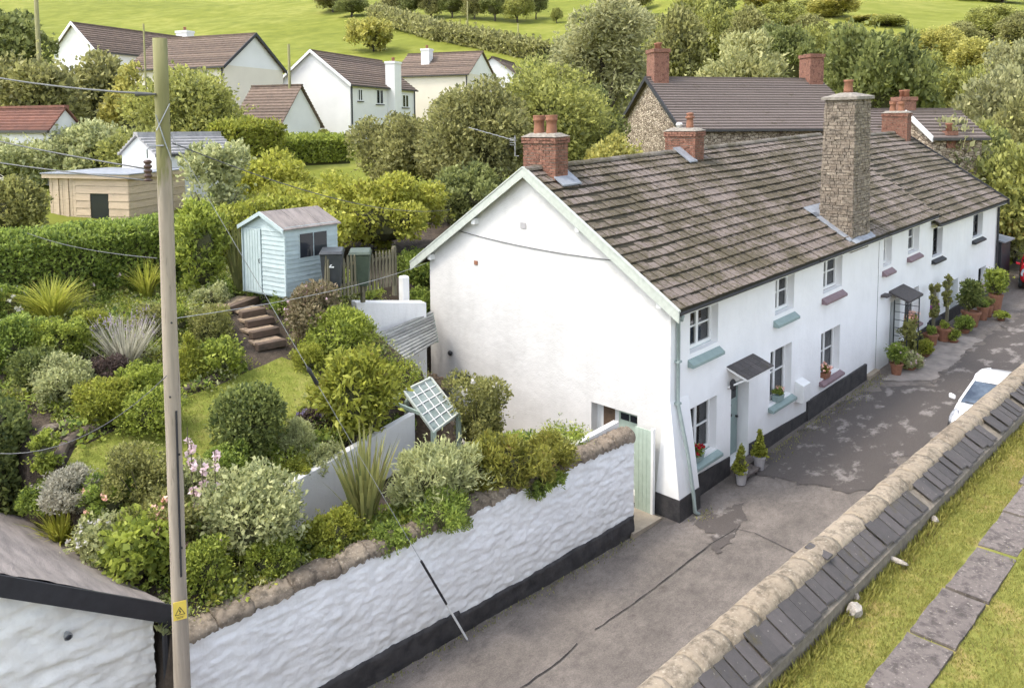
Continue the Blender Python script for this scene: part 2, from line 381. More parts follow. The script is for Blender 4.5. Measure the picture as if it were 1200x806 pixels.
# ---------------------------------------------------------------- mesh helpers
class MB:
    def __init__(s, tf=None): s.v = []; s.f = []; s.tf = tf
    def add(s, vs, fs):
        o = len(s.v); s.v += [tuple(p) for p in vs]; s.f += [tuple(i+o for i in f) for f in fs]; return s
    def box(s, a, b):
        (x0, y0, z0), (x1, y1, z1) = a, b
        return s.add([(x0,y0,z0),(x1,y0,z0),(x1,y1,z0),(x0,y1,z0),(x0,y0,z1),(x1,y0,z1),(x1,y1,z1),(x0,y1,z1)],
                     [(0,3,2,1),(4,5,6,7),(0,1,5,4),(1,2,6,5),(2,3,7,6),(3,0,4,7)])
    def hexa(s, p):      # 8 corners: bottom loop then top loop
        return s.add(p, [(0,3,2,1),(4,5,6,7),(0,1,5,4),(1,2,6,5),(2,3,7,6),(3,0,4,7)])
    def beam(s, a, b, w, h, up=(0,0,1)):
        a, b = Vector(a), Vector(b); d = (b-a).normalized(); up = Vector(up)
        if abs(d.dot(up)) > 0.98: up = Vector((1,0,0))
        r = d.cross(up).normalized()*w/2; u = r.cross(d).normalized()*h/2
        return s.hexa([a-r-u, a+r-u, b+r-u, b-r-u, a-r+u, a+r+u, b+r+u, b-r+u])
    def tube(s, pts, rads, n=8, cap=True):
        pts = [Vector(p) for p in pts]
        if not hasattr(rads, '__len__'): rads = [rads]*len(pts)
        o = len(s.v); 
        ref = Vector((0,0,1))
        for i, p in enumerate(pts):
            d = (pts[min(i+1, len(pts)-1)] - pts[max(i-1, 0)])
            d = d.normalized() if d.length > 1e-9 else Vector((0,0,1))
            rf = ref if abs(d.dot(ref)) < 0.95 else Vector((1,0,0))
            a = d.cross(rf).normalized(); b = a.cross(d).normalized()
            for k in range(n):
                t = 2*math.pi*k/n
                s.v.append(tuple(p + a*math.cos(t)*rads[i] + b*math.sin(t)*rads[i]))
        for i in range(len(pts)-1):
            for k in range(n):
                k2 = (k+1) % n
                s.f.append((o+i*n+k, o+i*n+k2, o+(i+1)*n+k2, o+(i+1)*n+k))
        if cap:
            s.f.append(tuple(o+k for k in reversed(range(n)))); e = o+(len(pts)-1)*n
            s.f.append(tuple(e+k for k in range(n)))
        return s
    def lathe(s, prof, c=(0,0,0), n=14):   # prof: (r,z) list
        o = len(s.v)
        for r, z in prof:
            for k in range(n):
                t = 2*math.pi*k/n
                s.v.append((c[0]+r*math.cos(t), c[1]+r*math.sin(t), c[2]+z))
        for i in range(len(prof)-1):
            for k in range(n):
                k2 = (k+1) % n
                s.f.append((o+i*n+k, o+i*n+k2, o+(i+1)*n+k2, o+(i+1)*n+k))
        s.f.append(tuple(o+k for k in reversed(range(n)))); e = o+(len(prof)-1)*n
        s.f.append(tuple(e+k for k in range(n)))
        return s
    def prism(s, poly, d):   # poly: 3-D loop, extruded by vector d
        n = len(poly); d = Vector(d)
        vs = [Vector(p) for p in poly] + [Vector(p)+d for p in poly]
        return s.add(vs, [tuple(range(n))[::-1], tuple(range(n, 2*n))] + [(i, (i+1) % n, n+(i+1) % n, n+i) for i in range(n)])
    def mesh(s, name):
        me = bpy.data.meshes.new(name)
        vs = [s.tf(*p) for p in s.v] if s.tf else s.v
        me.from_pydata(vs, [], s.f); me.update(); return me
    def build(s, name, mat, parent=None, smooth=False, loc=None, bev=0.0):
        me = s.mesh(name)
        bm = bmesh.new(); bm.from_mesh(me); bmesh.ops.recalc_face_normals(bm, faces=bm.faces)
        if bev: bmesh.ops.bevel(bm, geom=bm.edges[:], offset=bev, segments=1, affect='EDGES')
        bm.to_mesh(me); bm.free()
        return link(name, me, mat, parent, smooth, loc)

def link(name, me, mat, parent=None, smooth=False, loc=None):
    if mat and not me.materials: me.materials.append(MAT[mat])
    if smooth: me.polygons.foreach_set('use_smooth', [True]*len(me.polygons))
    o = bpy.data.objects.new(name, me); COL.objects.link(o)
    if loc: o.location = loc
    if parent: o.parent = parent
    return o
def thing(name, label, cat, loc=(0,0,0), rz=0.0, group=None):
    o = bpy.data.objects.new(name, None); COL.objects.link(o)
    o.location = loc; o.rotation_euler = (0, 0, rz)
    o.empty_display_size = 0.2
    return tag(o, label, cat, group)
def tag(o, label, cat, group=None):
    o['label'] = label; o['category'] = cat
    if group: o['group'] = group
    return o
def kind(o, k): o['kind'] = k; return o
def fract(p, sc, seed=0.0):
    return noise.fractal(Vector((p[0]*sc+seed, p[1]*sc+seed*1.7, p[2]*sc-seed)), 1.0, 2.0, 4)

# ================================================================ SETTING
def road_z(x): return 0.05*max(-14.0, min(x, 45.0))
def sst(a, b, x):
    t = max(0.0, min(1.0, (x-a)/(b-a))); return t*t*(3-2*t)
def wall_y(x): return 0.333 - 0.0866*x
def wall_top(x): return 1.73 + 0.053*(x+10.45)
def ground_z(x, y):
    rz = road_z(x)
    g = 1.72 + 0.315*(min(y, 9.4)-1.3) + 0.10*max(0.0, min(y-9.4, 22.0))
    if y < 2.1: g = max(g, wall_top(max(-11.0, min(x, -1.0)))-.13)
    yard = sst(-2.9, -2.3, x)*sst(2.2, 2.6, y)*(1-sst(8.7, 9.0, y))
    g = g + (1.45-g)*yard
    yw = 3.2 + (x+7.75)*.29
    sunk = sst(-8.6, -8.0, x)*sst(2.15, 2.5, y)*(1-sst(yw+.3, yw+.42, y))
    if x > -4.3: sunk = max(sunk, sst(-4.3, -3.9, x)*sst(2.15, 2.5, y)*(1-sst(4.9, 5.3, y)))
    g = g + (1.45-g)*sunk*(1-yard)
    h = rz + (g-rz)*sst(9.3, 12.5, y)          # behind the cottages
    w = sst(-1.5, -1.05, x) if y < 9.4 else sst(-0.2, 3.0, x)
    z = g*(1-w) + h*w
    z += (rz-.1-z)*(1-sst(-10.75, -10.6, x+.17*max(0.0, y-1.6)))*(1-sst(6.6, 7.0, y))
    ye = wall_y(x)+.16 if -10.7 < x < -1.0 else 1.1
    if y < ye: z = rz - 0.03
    D = (x+y)*0.7071
    L = (x-y)*0.7071
    far = 5.0 + 3.9*sst(28, 70, D) - 2.0*sst(8, 40, L)*(1-sst(45, 60, D)) + max(0.0, D-82+34*sst(8, 45, L))*0.235 + (2.2*math.sin(L*0.021+1.0)+3.5*sst(120, 260, D)*math.sin(L*0.012+D*0.008))*sst(82, 160, D)
    f = sst(24, 34, D)
    if y < 1.1: f *= sst(46, 70, x)
    return z + (far-z)*f


def axis(parts):
    out = []
    for a, b, st in parts:
        n = max(1, int(round((b-a)/st)))
        out += [a + (b-a)*i/n for i in range(n)]
    out.append(parts[-1][1]); return out

def build_ground():
    xs = axis([(-320, -40, 20), (-40, -18, 2), (-18, 1, .35), (1, 20, 1.0), (20, 80, 2.5), (80, 240, 6), (240, 900, 22)])
    ys = axis([(-320, -40, 20), (-40, -5, 5), (-5, .2, 1.0), (.2, 1.6, .1), (1.6, 18, .35), (18, 40, 1.2), (40, 100, 3), (100, 260, 6), (260, 900, 22)])
    nx, ny = len(xs), len(ys)
    vs = []
    for y in ys:
        for x in xs:
            z = ground_z(x, y)
            if y > 1.4:
                if y < 30: z += 0.07*fract((x, y, 0), 0.9)
                elif x+y > 110: z += 0.8*fract((x, y, 0), 0.03)
            vs.append((x, y, z))
    fs = []; mi = []
    for j in range(ny-1):
        for i in range(nx-1):
            fs.append((j*nx+i, j*nx+i+1, (j+1)*nx+i+1, (j+1)*nx+i))
            cx, cy = xs[i], ys[j]
            mi.append(0 if (-16 < cx < 12 and 1.0 < cy < 19) else 1)
    me = bpy.data.meshes.new('ground'); me.from_pydata(vs, [], fs)
    me.materials.append(MAT['soil']); me.materials.append(MAT['field'])
    me.polygons.foreach_set('material_index', mi)
    o = link('ground', me, 'soil', smooth=True); kind(o, 'structure')
build_ground()

def build_road():
    xs = axis([(-30, 60, 1.0)]); ys = axis([(-5.0, 1.1, .6)])
    vs = [(x, y, road_z(x) + 0.012*fract((x, y, 0), .6)) for y in ys for x in xs]
    n = len(xs)
    fs = [(j*n+i, j*n+i+1, (j+1)*n+i+1, (j+1)*n+i) for j in range(len(ys)-1) for i in range(n-1)]
    kind(link('road', _me('road', vs, fs), 'road', smooth=True), 'structure')
def _me(name, vs, fs):
    me = bpy.data.meshes.new(name); me.from_pydata(vs, [], fs); me.update(); return me
build_road()

def sheet(name, poly, mat, dz, seed=0, jag=0.12, step=0.35):
    """ground sheet with a ragged outline lying on the road"""
    pts = []
    n = len(poly)
    for i in range(n):
        a, b = Vector(poly[i]), Vector(poly[(i+1) % n])
        m = max(1, int((b-a).length/step))
        for k in range(m):
            p = a.lerp(b, k/m)
            q = Vector((p.x, p.y))
            q.x += jag*(fract((p.x, p.y, 0), 1.7, seed+3)+.45*fract((p.x, p.y, 0), 6.5, seed)); q.y += jag*(fract((p.x, p.y, 0), 1.9, seed+9)+.45*fract((p.x, p.y, 0), 6.1, seed+5))
            pts.append(q)
    bm = bmesh.new()
    vv = [bm.verts.new((p.x, p.y, 0)) for p in pts]
    f = bm.faces.new(vv)
    bmesh.ops.triangulate(bm, faces=[f])
    xs0, xs1 = min(p.x for p in pts), max(p.x for p in pts)
    for k in range(int(xs0)-1, int(xs1)+2):
        bmesh.ops.bisect_plane(bm, geom=bm.verts[:]+bm.edges[:]+bm.faces[:], plane_co=(k, 0, 0), plane_no=(1, 0, 0))
    for k in np.arange(-5.0, 1.2, .6):
        bmesh.ops.bisect_plane(bm, geom=bm.verts[:]+bm.edges[:]+bm.faces[:], plane_co=(0, k, 0), plane_no=(0, 1, 0))
    def rz(x, y):
        # the road's own facets, so the sheet lies evenly above it
        return road_z(x) + 0.012*fract((x, y, 0), .6)
    for v in bm.verts: v.co.z = rz(v.co.x, v.co.y) + dz + 0.010
    bmesh.ops.recalc_face_normals(bm, faces=bm.faces)
    me = bpy.data.meshes.new(name); bm.to_mesh(me); bm.free()
    return kind(link(name, me, mat), 'structure')
sheet('road_patch', [(3.3, -.35), (4.6, .0), (7, .05), (9.4, .1), (11.4, -.5), (12.3, -1.5), (16.2, -1.5), (20, -1.5), (24, -1.7), (30, -1.9), (30, -4.8), (12, -4.8), (9, -4.0), (6.5, -2.8), (4.1, -2.75)], 'patch', 0.004, 1, .3, .1)
sheet('road_patch', [(.2, -.15), (1.2, -.45), (1.75, -.75), (1.2, -1.15), (.5, -1.3), (-.5, -1.3), (-.15, -.95), (.3, -.8)], 'patch', 0.004, 5, .22, .06)
sheet('concrete_apron', [(11.9, -.3), (12.9, -1.42), (18.5, -1.4), (18.8, -.3), (16, .05), (13.5, .05)], 'apron', 0.010, 7, .16, .08)
def crack(pts, w, seed):
    rnd = random.Random(seed)
    mb = MB()
    for a, b in zip(pts[:-1], pts[1:]):
        a, b = Vector((*a, 0)), Vector((*b, 0)); m = max(2, int((b-a).length/.18)); d = (b-a).normalized(); r = Vector((-d.y, d.x, 0))
        prev = None
        for k in range(m+1):
            p = a.lerp(b, k/m) + r*rnd.uniform(-.012, .012); ww = w*rnd.uniform(.35, 1.0)
            z = road_z(p.x) + 0.012*fract((p.x, p.y, 0), .6) + .018
            cur = (Vector((*(p-r*ww).xy, z)), Vector((*(p+r*ww).xy, z)))
            if prev: mb.add([prev[0], cur[0], cur[1], prev[1]], [(0, 1, 2, 3)])
            prev = cur
    kind(mb.build('road_crack', 'crack'), 'structure')
crack([(-7.5, -.93), (-6.15, -.95), (-5.06, -1.0), (-4.5, -.95)], .02, 1)
crack([(-4.0, -.95), (-2.86, -1.03), (-1.56, -1.04), (-.11, -1.06), (.7, -1.16)], .015, 2)
crack([(.7, -1.16), (.83, -1.56), (.72, -2.2), (.6, -3.2)], .012, 3)


# ---------------------------------------------------------------- white road wall with rubble coping
def build_road_wall():
    t = thing('garden_wall', 'long whitewashed rubble wall with black base and stone coping beside the road', 'wall', (-5.4, 1.05, -.3))
    X0, X1 = -10.55, -0.98
    off = Vector(t.location)
    nx, nz = 300, 64
    def face(zlo, zhi, nz, y0, amp, sc, name, mat, ragged=0.0):
        vs = []; fs = []
        for j in range(nz+1):
            for i in range(nx+1):
                x = X0 + (X1-X0)*i/nx
                lo, hi = zlo(x), zhi(x)
                z = lo + (hi-lo)*j/nz
                q = noise.voronoi(Vector((x*2.5+.3*fract((x, 0, z), 2), 0.0, z*6.0+.25*fract((z, 4, x), 2))))[0]; d = amp*.26*min(1.0, (q[1]-q[0])*2.2) + amp*.35*fract((x*.8+z*.3, 7.0, z*2.2), sc) + amp*.42*fract((x*.8+z*.3, 3.0, z*2), sc*3.5)
                if ragged and j == nz: z += ragged*fract((x, 0, 0), 3.0)
                vs.append((x-off.x, wall_y(x) + y0-1.05 - d - off.y, z-off.z))
        for j in range(nz):
            for i in range(nx):
                a = j*(nx+1)+i
                fs.append((a, a+1, a+nx+2, a+nx+1))
        # thickness: top and back
        b = len(vs)
        for i in range(nx+1):
            x, y, z = vs[nz*(nx+1)+i]; vs.append((x, wall_y(x+off.x)+.36-off.y, z))
        for i in range(nx):
            a = nz*(nx+1)+i; fs.append((a, a+1, b+i+1, b+i))
        return link(name, _me(name, vs, fs), mat, t, smooth=True)
    base = lambda x: road_z(x)-.05
    top = lambda x: wall_top(x) + .02*math.sin(x*1.3)
    ph = lambda x: 0.40 + (.08 if x < -5.75 else 0.0) + .10*max(0, 1+x/4) + 0.03*fract((x, 0, 0), 1.2)
    face(base, top, nz, 1.05, .05, 2.2, 'wall_face', 'limewash')
    face(base, lambda x: road_z(x)+ph(x), 6, 1.026, .05, 2.2, 'plinth', 'plinth', .02)
    # end return at the gate
    MB().box((X1-off.x-.012, wall_y(X1)-off.y+.01, -.1), (X1-off.x+.02, wall_y(X1)-off.y+.36, 2.5)).build('wall_end', 'limewash', t)
    # coping stones
    rnd = random.Random(4)
    x = X0
    while x < X1-.1:
        w = min(rnd.uniform(.35, .85), X1-x)
        h = rnd.uniform(.17, .20); wd = rnd.uniform(.43, .46)
        if x > -2.4: h += .10*(x+2.4)/1.4
        mb = MB(); n = 15; m = 16
        sd = rnd.random()*50; tilt = rnd.uniform(-.03, .03)
        for i in range(m):
            u = i/(m-1); shr = 1 - .03*(2*u-1)**8
            for k in range(n):
                a = math.pi*k/(n-1)
                px = x + w*(.005+.99*u); py = wall_y(px)+.17 - math.cos(a)*wd/2*shr; pz = top(px) - .06 + (math.sin(a)**.7)*h*shr + tilt*(u-.5)
                d = .03*fract((px, py, pz), 4.5, 3) + .03*fract((px, py, pz), 13.0, sd) + .025*fract((px, py, pz), 28.0, sd)
                mb.v.append((px-off.x, py-off.y + d*.6, pz-off.z + d))
        for i in range(m-1):
            for k in range(n-1):
                a = i*n+k; mb.f.append((a, a+1, a+n+1, a+n))
        mb.f.append(tuple(range(n))); mb.f.append(tuple((m-1)*n+k for k in range(n)))
        mb.build('coping_stone', 'rubble', t, smooth=True)
        x += w
    # white mortar haunch behind the last copings
    q = lambda x, dy, z: (x-off.x, wall_y(x)+dy-off.y, z-off.z)
    MB().hexa([q(-3.0, .40, 1.5), q(-1.0, .40, 1.5), q(-1.0, .54, 1.5), q(-3.0, .54, 1.5), q(-3.0, .40, 2.17), q(-1.0, .40, 2.44), q(-1.0, .54, 2.44), q(-3.0, .54, 2.17)]).build('haunch', 'render', t)
build_road_wall()

# ---------------------------------------------------------------- churchyard wall, turf and flagstone path
CH = 2.58
def ch_z(x, y): return CH + .05*fract((x, y, 0), .5) + .06*max(0, min(1, (y+6.4)/.8))*-1 + .02*(-6.5-y)
def build_churchyard():
    xs = axis([(-16, 14, .5), (14, 40, 2)]); ys = axis([(-60, -12, 6), (-12, -5.45, .4)])
    vs = [(x, y, ch_z(x, y)) for y in ys for x in xs]; n = len(xs)
    fs = [(j*n+i, j*n+i+1, (j+1)*n+i+1, (j+1)*n+i) for j in range(len(ys)-1) for i in range(n-1)]
    kind(link('churchyard_lawn', _me('churchyard_lawn', vs, fs), 'church_turf', smooth=True), 'structure')
    # wall
    t = thing('churchyard_wall', 'retaining wall with rounded stone coping and a sloping slate course above churchyard grass', 'wall', (0, -5.1, 0))
    oy = -5.1
    MB().box((-16, -4.97-oy, -.9), (14, -5.32-oy, 2.93)).build('wall_core', 'rubble', t)
    MB().hexa([(-16, -5.32-oy, 2.3), (14, -5.32-oy, 2.3), (14, -5.68-oy, 2.3), (-16, -5.68-oy, 2.3),
               (-16, -5.32-oy, 2.94), (14, -5.32-oy, 2.94), (14, -5.68-oy, 2.74), (-16, -5.68-oy, 2.74)]).build('slate_bed', 'mortar', t)
    rnd = random.Random(11)
    x = -12.0
    while x < 12:
        w = rnd.uniform(.4, .95)
        mb = MB(); n = 11; m = 10; sd = rnd.random()*60; h = rnd.uniform(.165, .18); dy = rnd.uniform(-.008, .008)
        for i in range(m):
            u = i/(m-1); shr = 1 - .02*(2*u-1)**8
            for k in range(n):
                a = math.pi*k/(n-1)
                p = [x + w*(.003+.994*u), -5.125 - math.cos(a)*.215*shr + dy, 2.92 + (math.sin(a)**.75)*h*shr]
                d = .02*fract(p, 3.0, 1) + .018*fract(p, 13.0, sd)
                mb.v.append((p[0], p[1]-oy + d*.5*math.cos(a), p[2] + d))
        for i in range(m-1):
            for k in range(n-1):
                a = i*n+k; mb.f.append((a, a+1, a+n+1, a+n))
        mb.f.append(tuple(range(n))); mb.f.append(tuple((m-1)*n+k for k in range(n)))
        mb.build('coping_stone', 'coping', t, smooth=True); x += w
    # slates
    x = -10.5; k = 0
    while x < 9:
        w = rnd.choice((.22, .25, .27, .30)); k += 1
        skip = rnd.random() < .07
        if not skip:
            l = rnd.uniform(.36, .41); yaw = rnd.uniform(-.03, .03); lift = rnd.uniform(0, .018) + (.03 if rnd.random() < .13 else 0)
            up = Vector((0, -.375, -.205)).normalized(); sd = Vector((math.cos(yaw), math.sin(yaw), rnd.uniform(-.02, .03))); nn = Vector((0, .205, .375)).normalized()
            c0 = Vector((x, -5.335-oy, 2.955+lift))
            p = [c0, c0+sd*(w-.012), c0+sd*(w-.012)+up*l, c0+up*l]
            tl = rnd.uniform(.012, .03); p[0] = p[0]+nn*tl; p[3] = p[3]+nn*tl
            mb = MB().hexa([q for q in p] + [q+nn*.024 for q in p])
            mb.build('slate', 'slate', t)
        x += w
    b = MB(); c = Vector((-4.42, -5.02-oy, 3.085)); b.hexa([c+Vector(q) for q in ((0,0,0),(.17,0,0),(.17,-.33,-.05),(0,-.33,-.05),(0,0,.025),(.17,0,.025),(.17,-.33,-.025),(0,-.33,-.025))]); b.build('slate', 'slate', t)
    # flagstone path
    x = -8.9
    for i in range(11):
        l = [1.38, 1.46, 1.4, 1.34, 1.52, 1.45, 1.3, 1.5, 1.42, 1.4, 1.5][i]
        y0 = -6.47 + .06*fract((x, 0, 0), .7) + .04*max(0, x+1); w = .52 + .03*fract((x, 9, 0), .9)
        pts = []
        for (a, bq, n) in (((0, 0), (l-.05, 0), 7), ((l-.05, 0), (l-.05, -w), 4), ((l-.05, -w), (0, -w), 7), ((0, -w), (0, 0), 4)):
            for k in range(n):
                u = k/n; px = a[0]+(bq[0]-a[0])*u; py = a[1]+(bq[1]-a[1])*u
                pts.append((x+px+.018*fract((px+x, py, 1), 4), y0+py+.022*fract((px+x, py, 5), 4)))
        cx, cy = x+l/2, y0-w/2; zt = ch_z(cx, cy)+.035
        f = MB().prism([(p[0]-cx, p[1]-cy, -.08) for p in pts], (0, 0, .08)).build('flagstone', 'slab', None, loc=(cx, cy, zt))
        f.rotation_euler = (rnd.uniform(-.015, .015), rnd.uniform(-.012, .012), 0)
        tag(f, ['flagstone', 'flagstone'][0], 'flagstone'); FLAGS.append(f)
        x += l+.045
    return t
FLAGS = []
build_churchyard()
# the flagstones belong to one path
pth = bpy.data.objects.new('flagstone_path', None); COL.objects.link(pth); kind(pth, 'structure'); pth.location = (-3, -6.7, CH)
for f in FLAGS:
    del f['label']; del f['category']
    f.parent = pth; f.location = Vector(f.location) - Vector(pth.location)

def rock(name, loc, r, seed, label):
    bm = bmesh.new(); bmesh.ops.create_icosphere(bm, subdivisions=2, radius=1)
    for v in bm.verts:
        d = 1 + .35*fract(v.co, 1.3, seed)
        v.co = Vector((v.co.x*r[0]*d, v.co.y*r[1]*d, v.co.z*r[2]*d))
    me = bpy.data.meshes.new(name); bm.to_mesh(me); bm.free()
    return tag(link(name, me, 'rock', loc=loc), label, 'stone')
rock('loose_stone', (-4.6, -5.80, 2.60), (.12, .10, .09), 3, 'pale loose stone lying in the churchyard grass below the slates')
rock('loose_stone', (-4.28, -5.70, 2.60), (.05, .05, .05), 8, 'small pale pebble beside the larger loose stone by the churchyard wall')
o = rock('loose_stone', (-2.95, -5.74, 2.60), (.045, .19, .045), 5, 'long thin pale stone sliver lying on the churchyard grass')
rock('loose_stone', (-1.25, -5.76, 2.61), (.06, .06, .06), 6, 'round white stone at the foot of the slates farther up the churchyard wall')

# ---------------------------------------------------------------- garage at the lower left
def build_garage():
    t = thing('garage', 'old limewashed garage with black bargeboard and grey felt roof beside the pole', 'garage', (-12.6, 1.6, -.5))
    o = Vector(t.location)
    W = lambda *p: (p[0]-o.x, p[1]-o.y, p[2]-o.z)
    xr, zr = -10.72, 2.14; xl = -15.5; k = -.65
    zl = zr + (xr-xl)*.65 ; xm = -14.6; zm = zr+(xr-xm)*.65
    nx, nz = 130, 80
    vs = []; fs = []
    for j in range(nz+1):
        for i in range(nx+1):
            x = -17.5 + (xr-.08+17.5)*i/nx; top = zr - .16 + (xr-max(x, xm-(x-xm) if x < xm else x))*.65
            z = -.7 + (top+.7)*j/nz
            d = .06*fract((x*.8+z*.5, 2.0, z*2.4), 2.4) + .035*fract((x*.7+z*.6, 2, z*2.2), 7)
            vs.append(W(x, 1.72-d, z))
    for j in range(nz):
        for i in range(nx): a = j*(nx+1)+i; fs.append((a, a+1, a+nx+2, a+nx+1))
    link('gable_wall', _me('gable_wall', vs, fs), 'garage_wash', t, smooth=True)
    MB().hexa([W(xr-.1, 1.72, -.7), W(xr-.09, 1.72, -.7), W(xr-1.0, 7.0, -.7), W(xr-1.01, 7.0, -.7), W(xr-.1, 1.72, zr-.1), W(xr-.09, 1.72, zr-.1), W(xr-1.0, 7.0, zr-.1), W(xr-1.01, 7.0, zr-.1)]).build('side_wall', 'garage_wash', t)
    # roof: right slope runs back along +Y
    vs = []; fs = []; ny, nn = 40, 40
    for j in range(ny+1):
        for i in range(nn+1):
            u = i/nn; y = 1.55 + 5.6*j/ny; x = xr+.06 + (xm-xr-.06)*u - .95*(j/ny)
            z = zr + .02 + (xr+.06-(xr+.06+(xm-xr-.06)*u))*.65 + .03*fract((x, y, 0), 1.5) + .012*fract((x*3, y, 0), 5)
            vs.append(W(x, y, z))
    for j in range(ny):
        for i in range(nn): a = j*(nn+1)+i; fs.append((a, a+1, a+nn+2, a+nn+1))
    b = len(vs)
    link('roof', _me('roof', vs, fs), 'felt', t, smooth=True)
    MB().hexa([W(xr+.06, 1.55, zr-.10), W(xm-.2, 1.55, zm-.10), W(xm-.95, 7.15, zm-.10), W(xr-.87, 7.15, zr-.10), W(xr+.06, 1.55, zr-.02), W(xm-.2, 1.55, zm-.02), W(xm-.95, 7.15, zm-.02), W(xr-.87, 7.15, zr-.02)]).build('roof_deck', 'black_paint', t)
    MB().hexa([W(xr+.09, 1.50, zr-.27), W(xm, 1.50, zm-.27), W(xm, 1.545, zm-.27), W(xr+.09, 1.545, zr-.27), W(xr+.09, 1.50, zr+.02), W(xm, 1.50, zm+.02), W(xm, 1.545, zm+.02), W(xr+.09, 1.545, zr+.02)]).build('bargeboard', 'black_paint', t)
    MB().tube([W(xr+.05, 1.62, zr-.2), W(xr+.05, 1.62, -.6)], .055, 8).build('downpipe', 'black_paint', t)
    MB().box(W(xr-.02, 1.52, zr-.3), W(xr+.14, 1.7, zr-.05)).build('hopper', 'black_paint', t)
    l = MB(); c = Vector(W(-11.93, 1.70, 2.26)); l.tube([c, c+Vector((0, -.06, 0)), c+Vector((0, -.10, -.01))], [.03, .05, .055], 12)
    lm = l.build('wall_light', 'grey_metal', t)
    MB().tube([c+Vector((0, -.10, -.01)), c+Vector((0, -.115, -.012))], [.042, .03], 12).build('lens', 'dark_glass', lm)
MAT['felt'] = simple('old_grey_felt', lc(.30, .26, .235), lc(.15, .13, .12), 2.2, 0.9, 0.6, 22, det=7, vs=(3, .5, 1))
build_garage()

# ---------------------------------------------------------------- telegraph pole with wires
PB, PT = Vector((-10.74, .93, -.6)), Vector((-10.66, 1.02, 10.15))
def build_pole():
    t = thing('telegraph_pole', 'tall weathered wooden pole with green algae top and yellow warning sign', 'pole', PB)
    o = PB
    pts = [PB.lerp(PT, i/16) for i in range(17)]
    mb = MB(); mb.tube([p-o for p in pts], [.112 - .022*i/16 for i in range(17)], 16)
    for i, v in enumerate(mb.v):
        d = .008*fract((v[0]*4, v[1]*4, v[2]*.6), 3); mb.v[i] = (v[0]+d, v[1]-d, v[2])
    mb.build('shaft', 'pole', t, smooth=True)
    cd = Vector((-.35, -.94, 0)).normalized(); rt = Vector((.94, -.35, 0)); up = Vector((0, 0, 1))
    def at(z, r=.13): p = PB.lerp(PT, (z-PB.z)/(PT.z-PB.z)); return p - o + cd*r
    # sign
    c = at(2.43, .118); w, h = .085, .13
    s = MB().hexa([c+rt*-w-up*h, c+rt*w-up*h, c+rt*w-up*h+cd*.006, c-rt*w-up*h+cd*.006, c-rt*w+up*h, c+rt*w+up*h, c+rt*w+up*h+cd*.006, c-rt*w+up*h+cd*.006]).build('warning_sign', 'yellow_sign', t)
    mk = MB(); q = c+cd*.009
    def seg(a, b, th=.008):
        a = q+rt*a[0]+up*a[1]; b = q+rt*b[0]+up*b[1]; d = (b-a).normalized(); n = d.cross(cd)*th/2
        mk.add([a-n, a+n, b+n, b-n], [(0, 1, 2, 3)])
    seg((-.06, -.055), (.06, -.055)); seg((.06, -.055), (0, .055)); seg((0, .055), (-.06, -.055))
    seg((.008, .03), (-.012, -.005), .01); seg((-.012, -.005), (.012, -.008), .008); seg((.012, -.008), (-.006, -.04), .01)
    seg((-.05, -.085), (.05, -.085), .006); seg((-.04, -.102), (.04, -.102), .006)
    mk.build('sign_marks', 'black_paint', s)
    # conduit strip up the pole, insulator bracket, cross ties
    MB().tube([at(2.9, .118)+rt*.03, at(5.2, .112)+rt*.04], .014, 6).build('conduit', 'black_paint', t)
    ip = at(8.75, .10)
    MB().tube([ip, ip-rt*.16, ip-rt*.2-up*.05, ip-rt*.2-up*.16], .012, 6).build('bracket', 'grey_metal', t)
    prof = []
    for k in range(5): prof += [(.05, k*.06), (.055, k*.06+.02), (.03, k*.06+.04)]
    MB().lathe(prof, ip-rt*.2-up*.46, 12).build('insulator', 'porcelain', t, smooth=True)
    MB().tube([at(9.15, .10)-rt*.08, at(8.85, .108)+rt*.0, at(8.55, .10)+rt*.09], .008, 6).build('tie_wire', 'grey_metal', t)
    MB().tube([at(9.3, .10)+rt*.09, at(8.95, .108)-rt*.08], .008, 6).build('tie_wire', 'grey_metal', t)
    MB().tube([at(9.42, .1)-rt*.12, at(9.42, .1)-rt*.32], [.02, .03], 8).build('cable_clamp', 'cable', t)
    for z, sx in ((3.3, .05), (5.4, -.03), (6.4, .02), (4.6, .06)):
        p = at(z, .108)+rt*sx; MB().tube([p, p+cd*.02], .014, 6).build('bolt', 'black_metal', t)
build_pole()
def wire(name, a, b, sag, r, mat, label, n=14):
    r *= .7
    a, b = Vector(a), Vector(b)
    pts = [a.lerp(b, i/n) + Vector((0, 0, -sag*4*(i/n)*(1-i/n))) - a for i in range(n+1)]
    return tag(MB().tube(pts, r, 6).build(name, mat, None, smooth=True, loc=a), label, 'wire')
_st = thing('door_slab', 'pale concrete step in front of the green yard gate', 'step', (-.4, .6, -.03))
MB().hexa([(-.70, -.28, -.1), (.36, -.30, -.1), (.34, .48, -.1), (-.55, .48, -.1), (-.70, -.28, .09), (.36, -.30, .09), (.34, .48, .09), (-.55, .48, .09)]).build('slab', 'concrete', _st)

# ================================================================ TERRACE OF COTTAGES
def wb(mb, name, mat, parent, smooth=False, bev=0.0):
    """build in world coordinates under a parent"""
    o = mb.build(name, mat, parent, smooth, None, bev)
    if parent and parent.parent is None and parent.type == 'EMPTY':
        o.matrix_parent_inverse = Matrix.Translation(-Vector(parent.location))
    return o
TA = lambda x, y, z: (x, y, z + .043*x)
TD = lambda x, y, z: (x, y, z + .0265*x)
YF, XG = .28, .20           # planes of the front wall and of the gable wall
EAVE, RIDGE, YR = 4.88, 7.86, 4.74

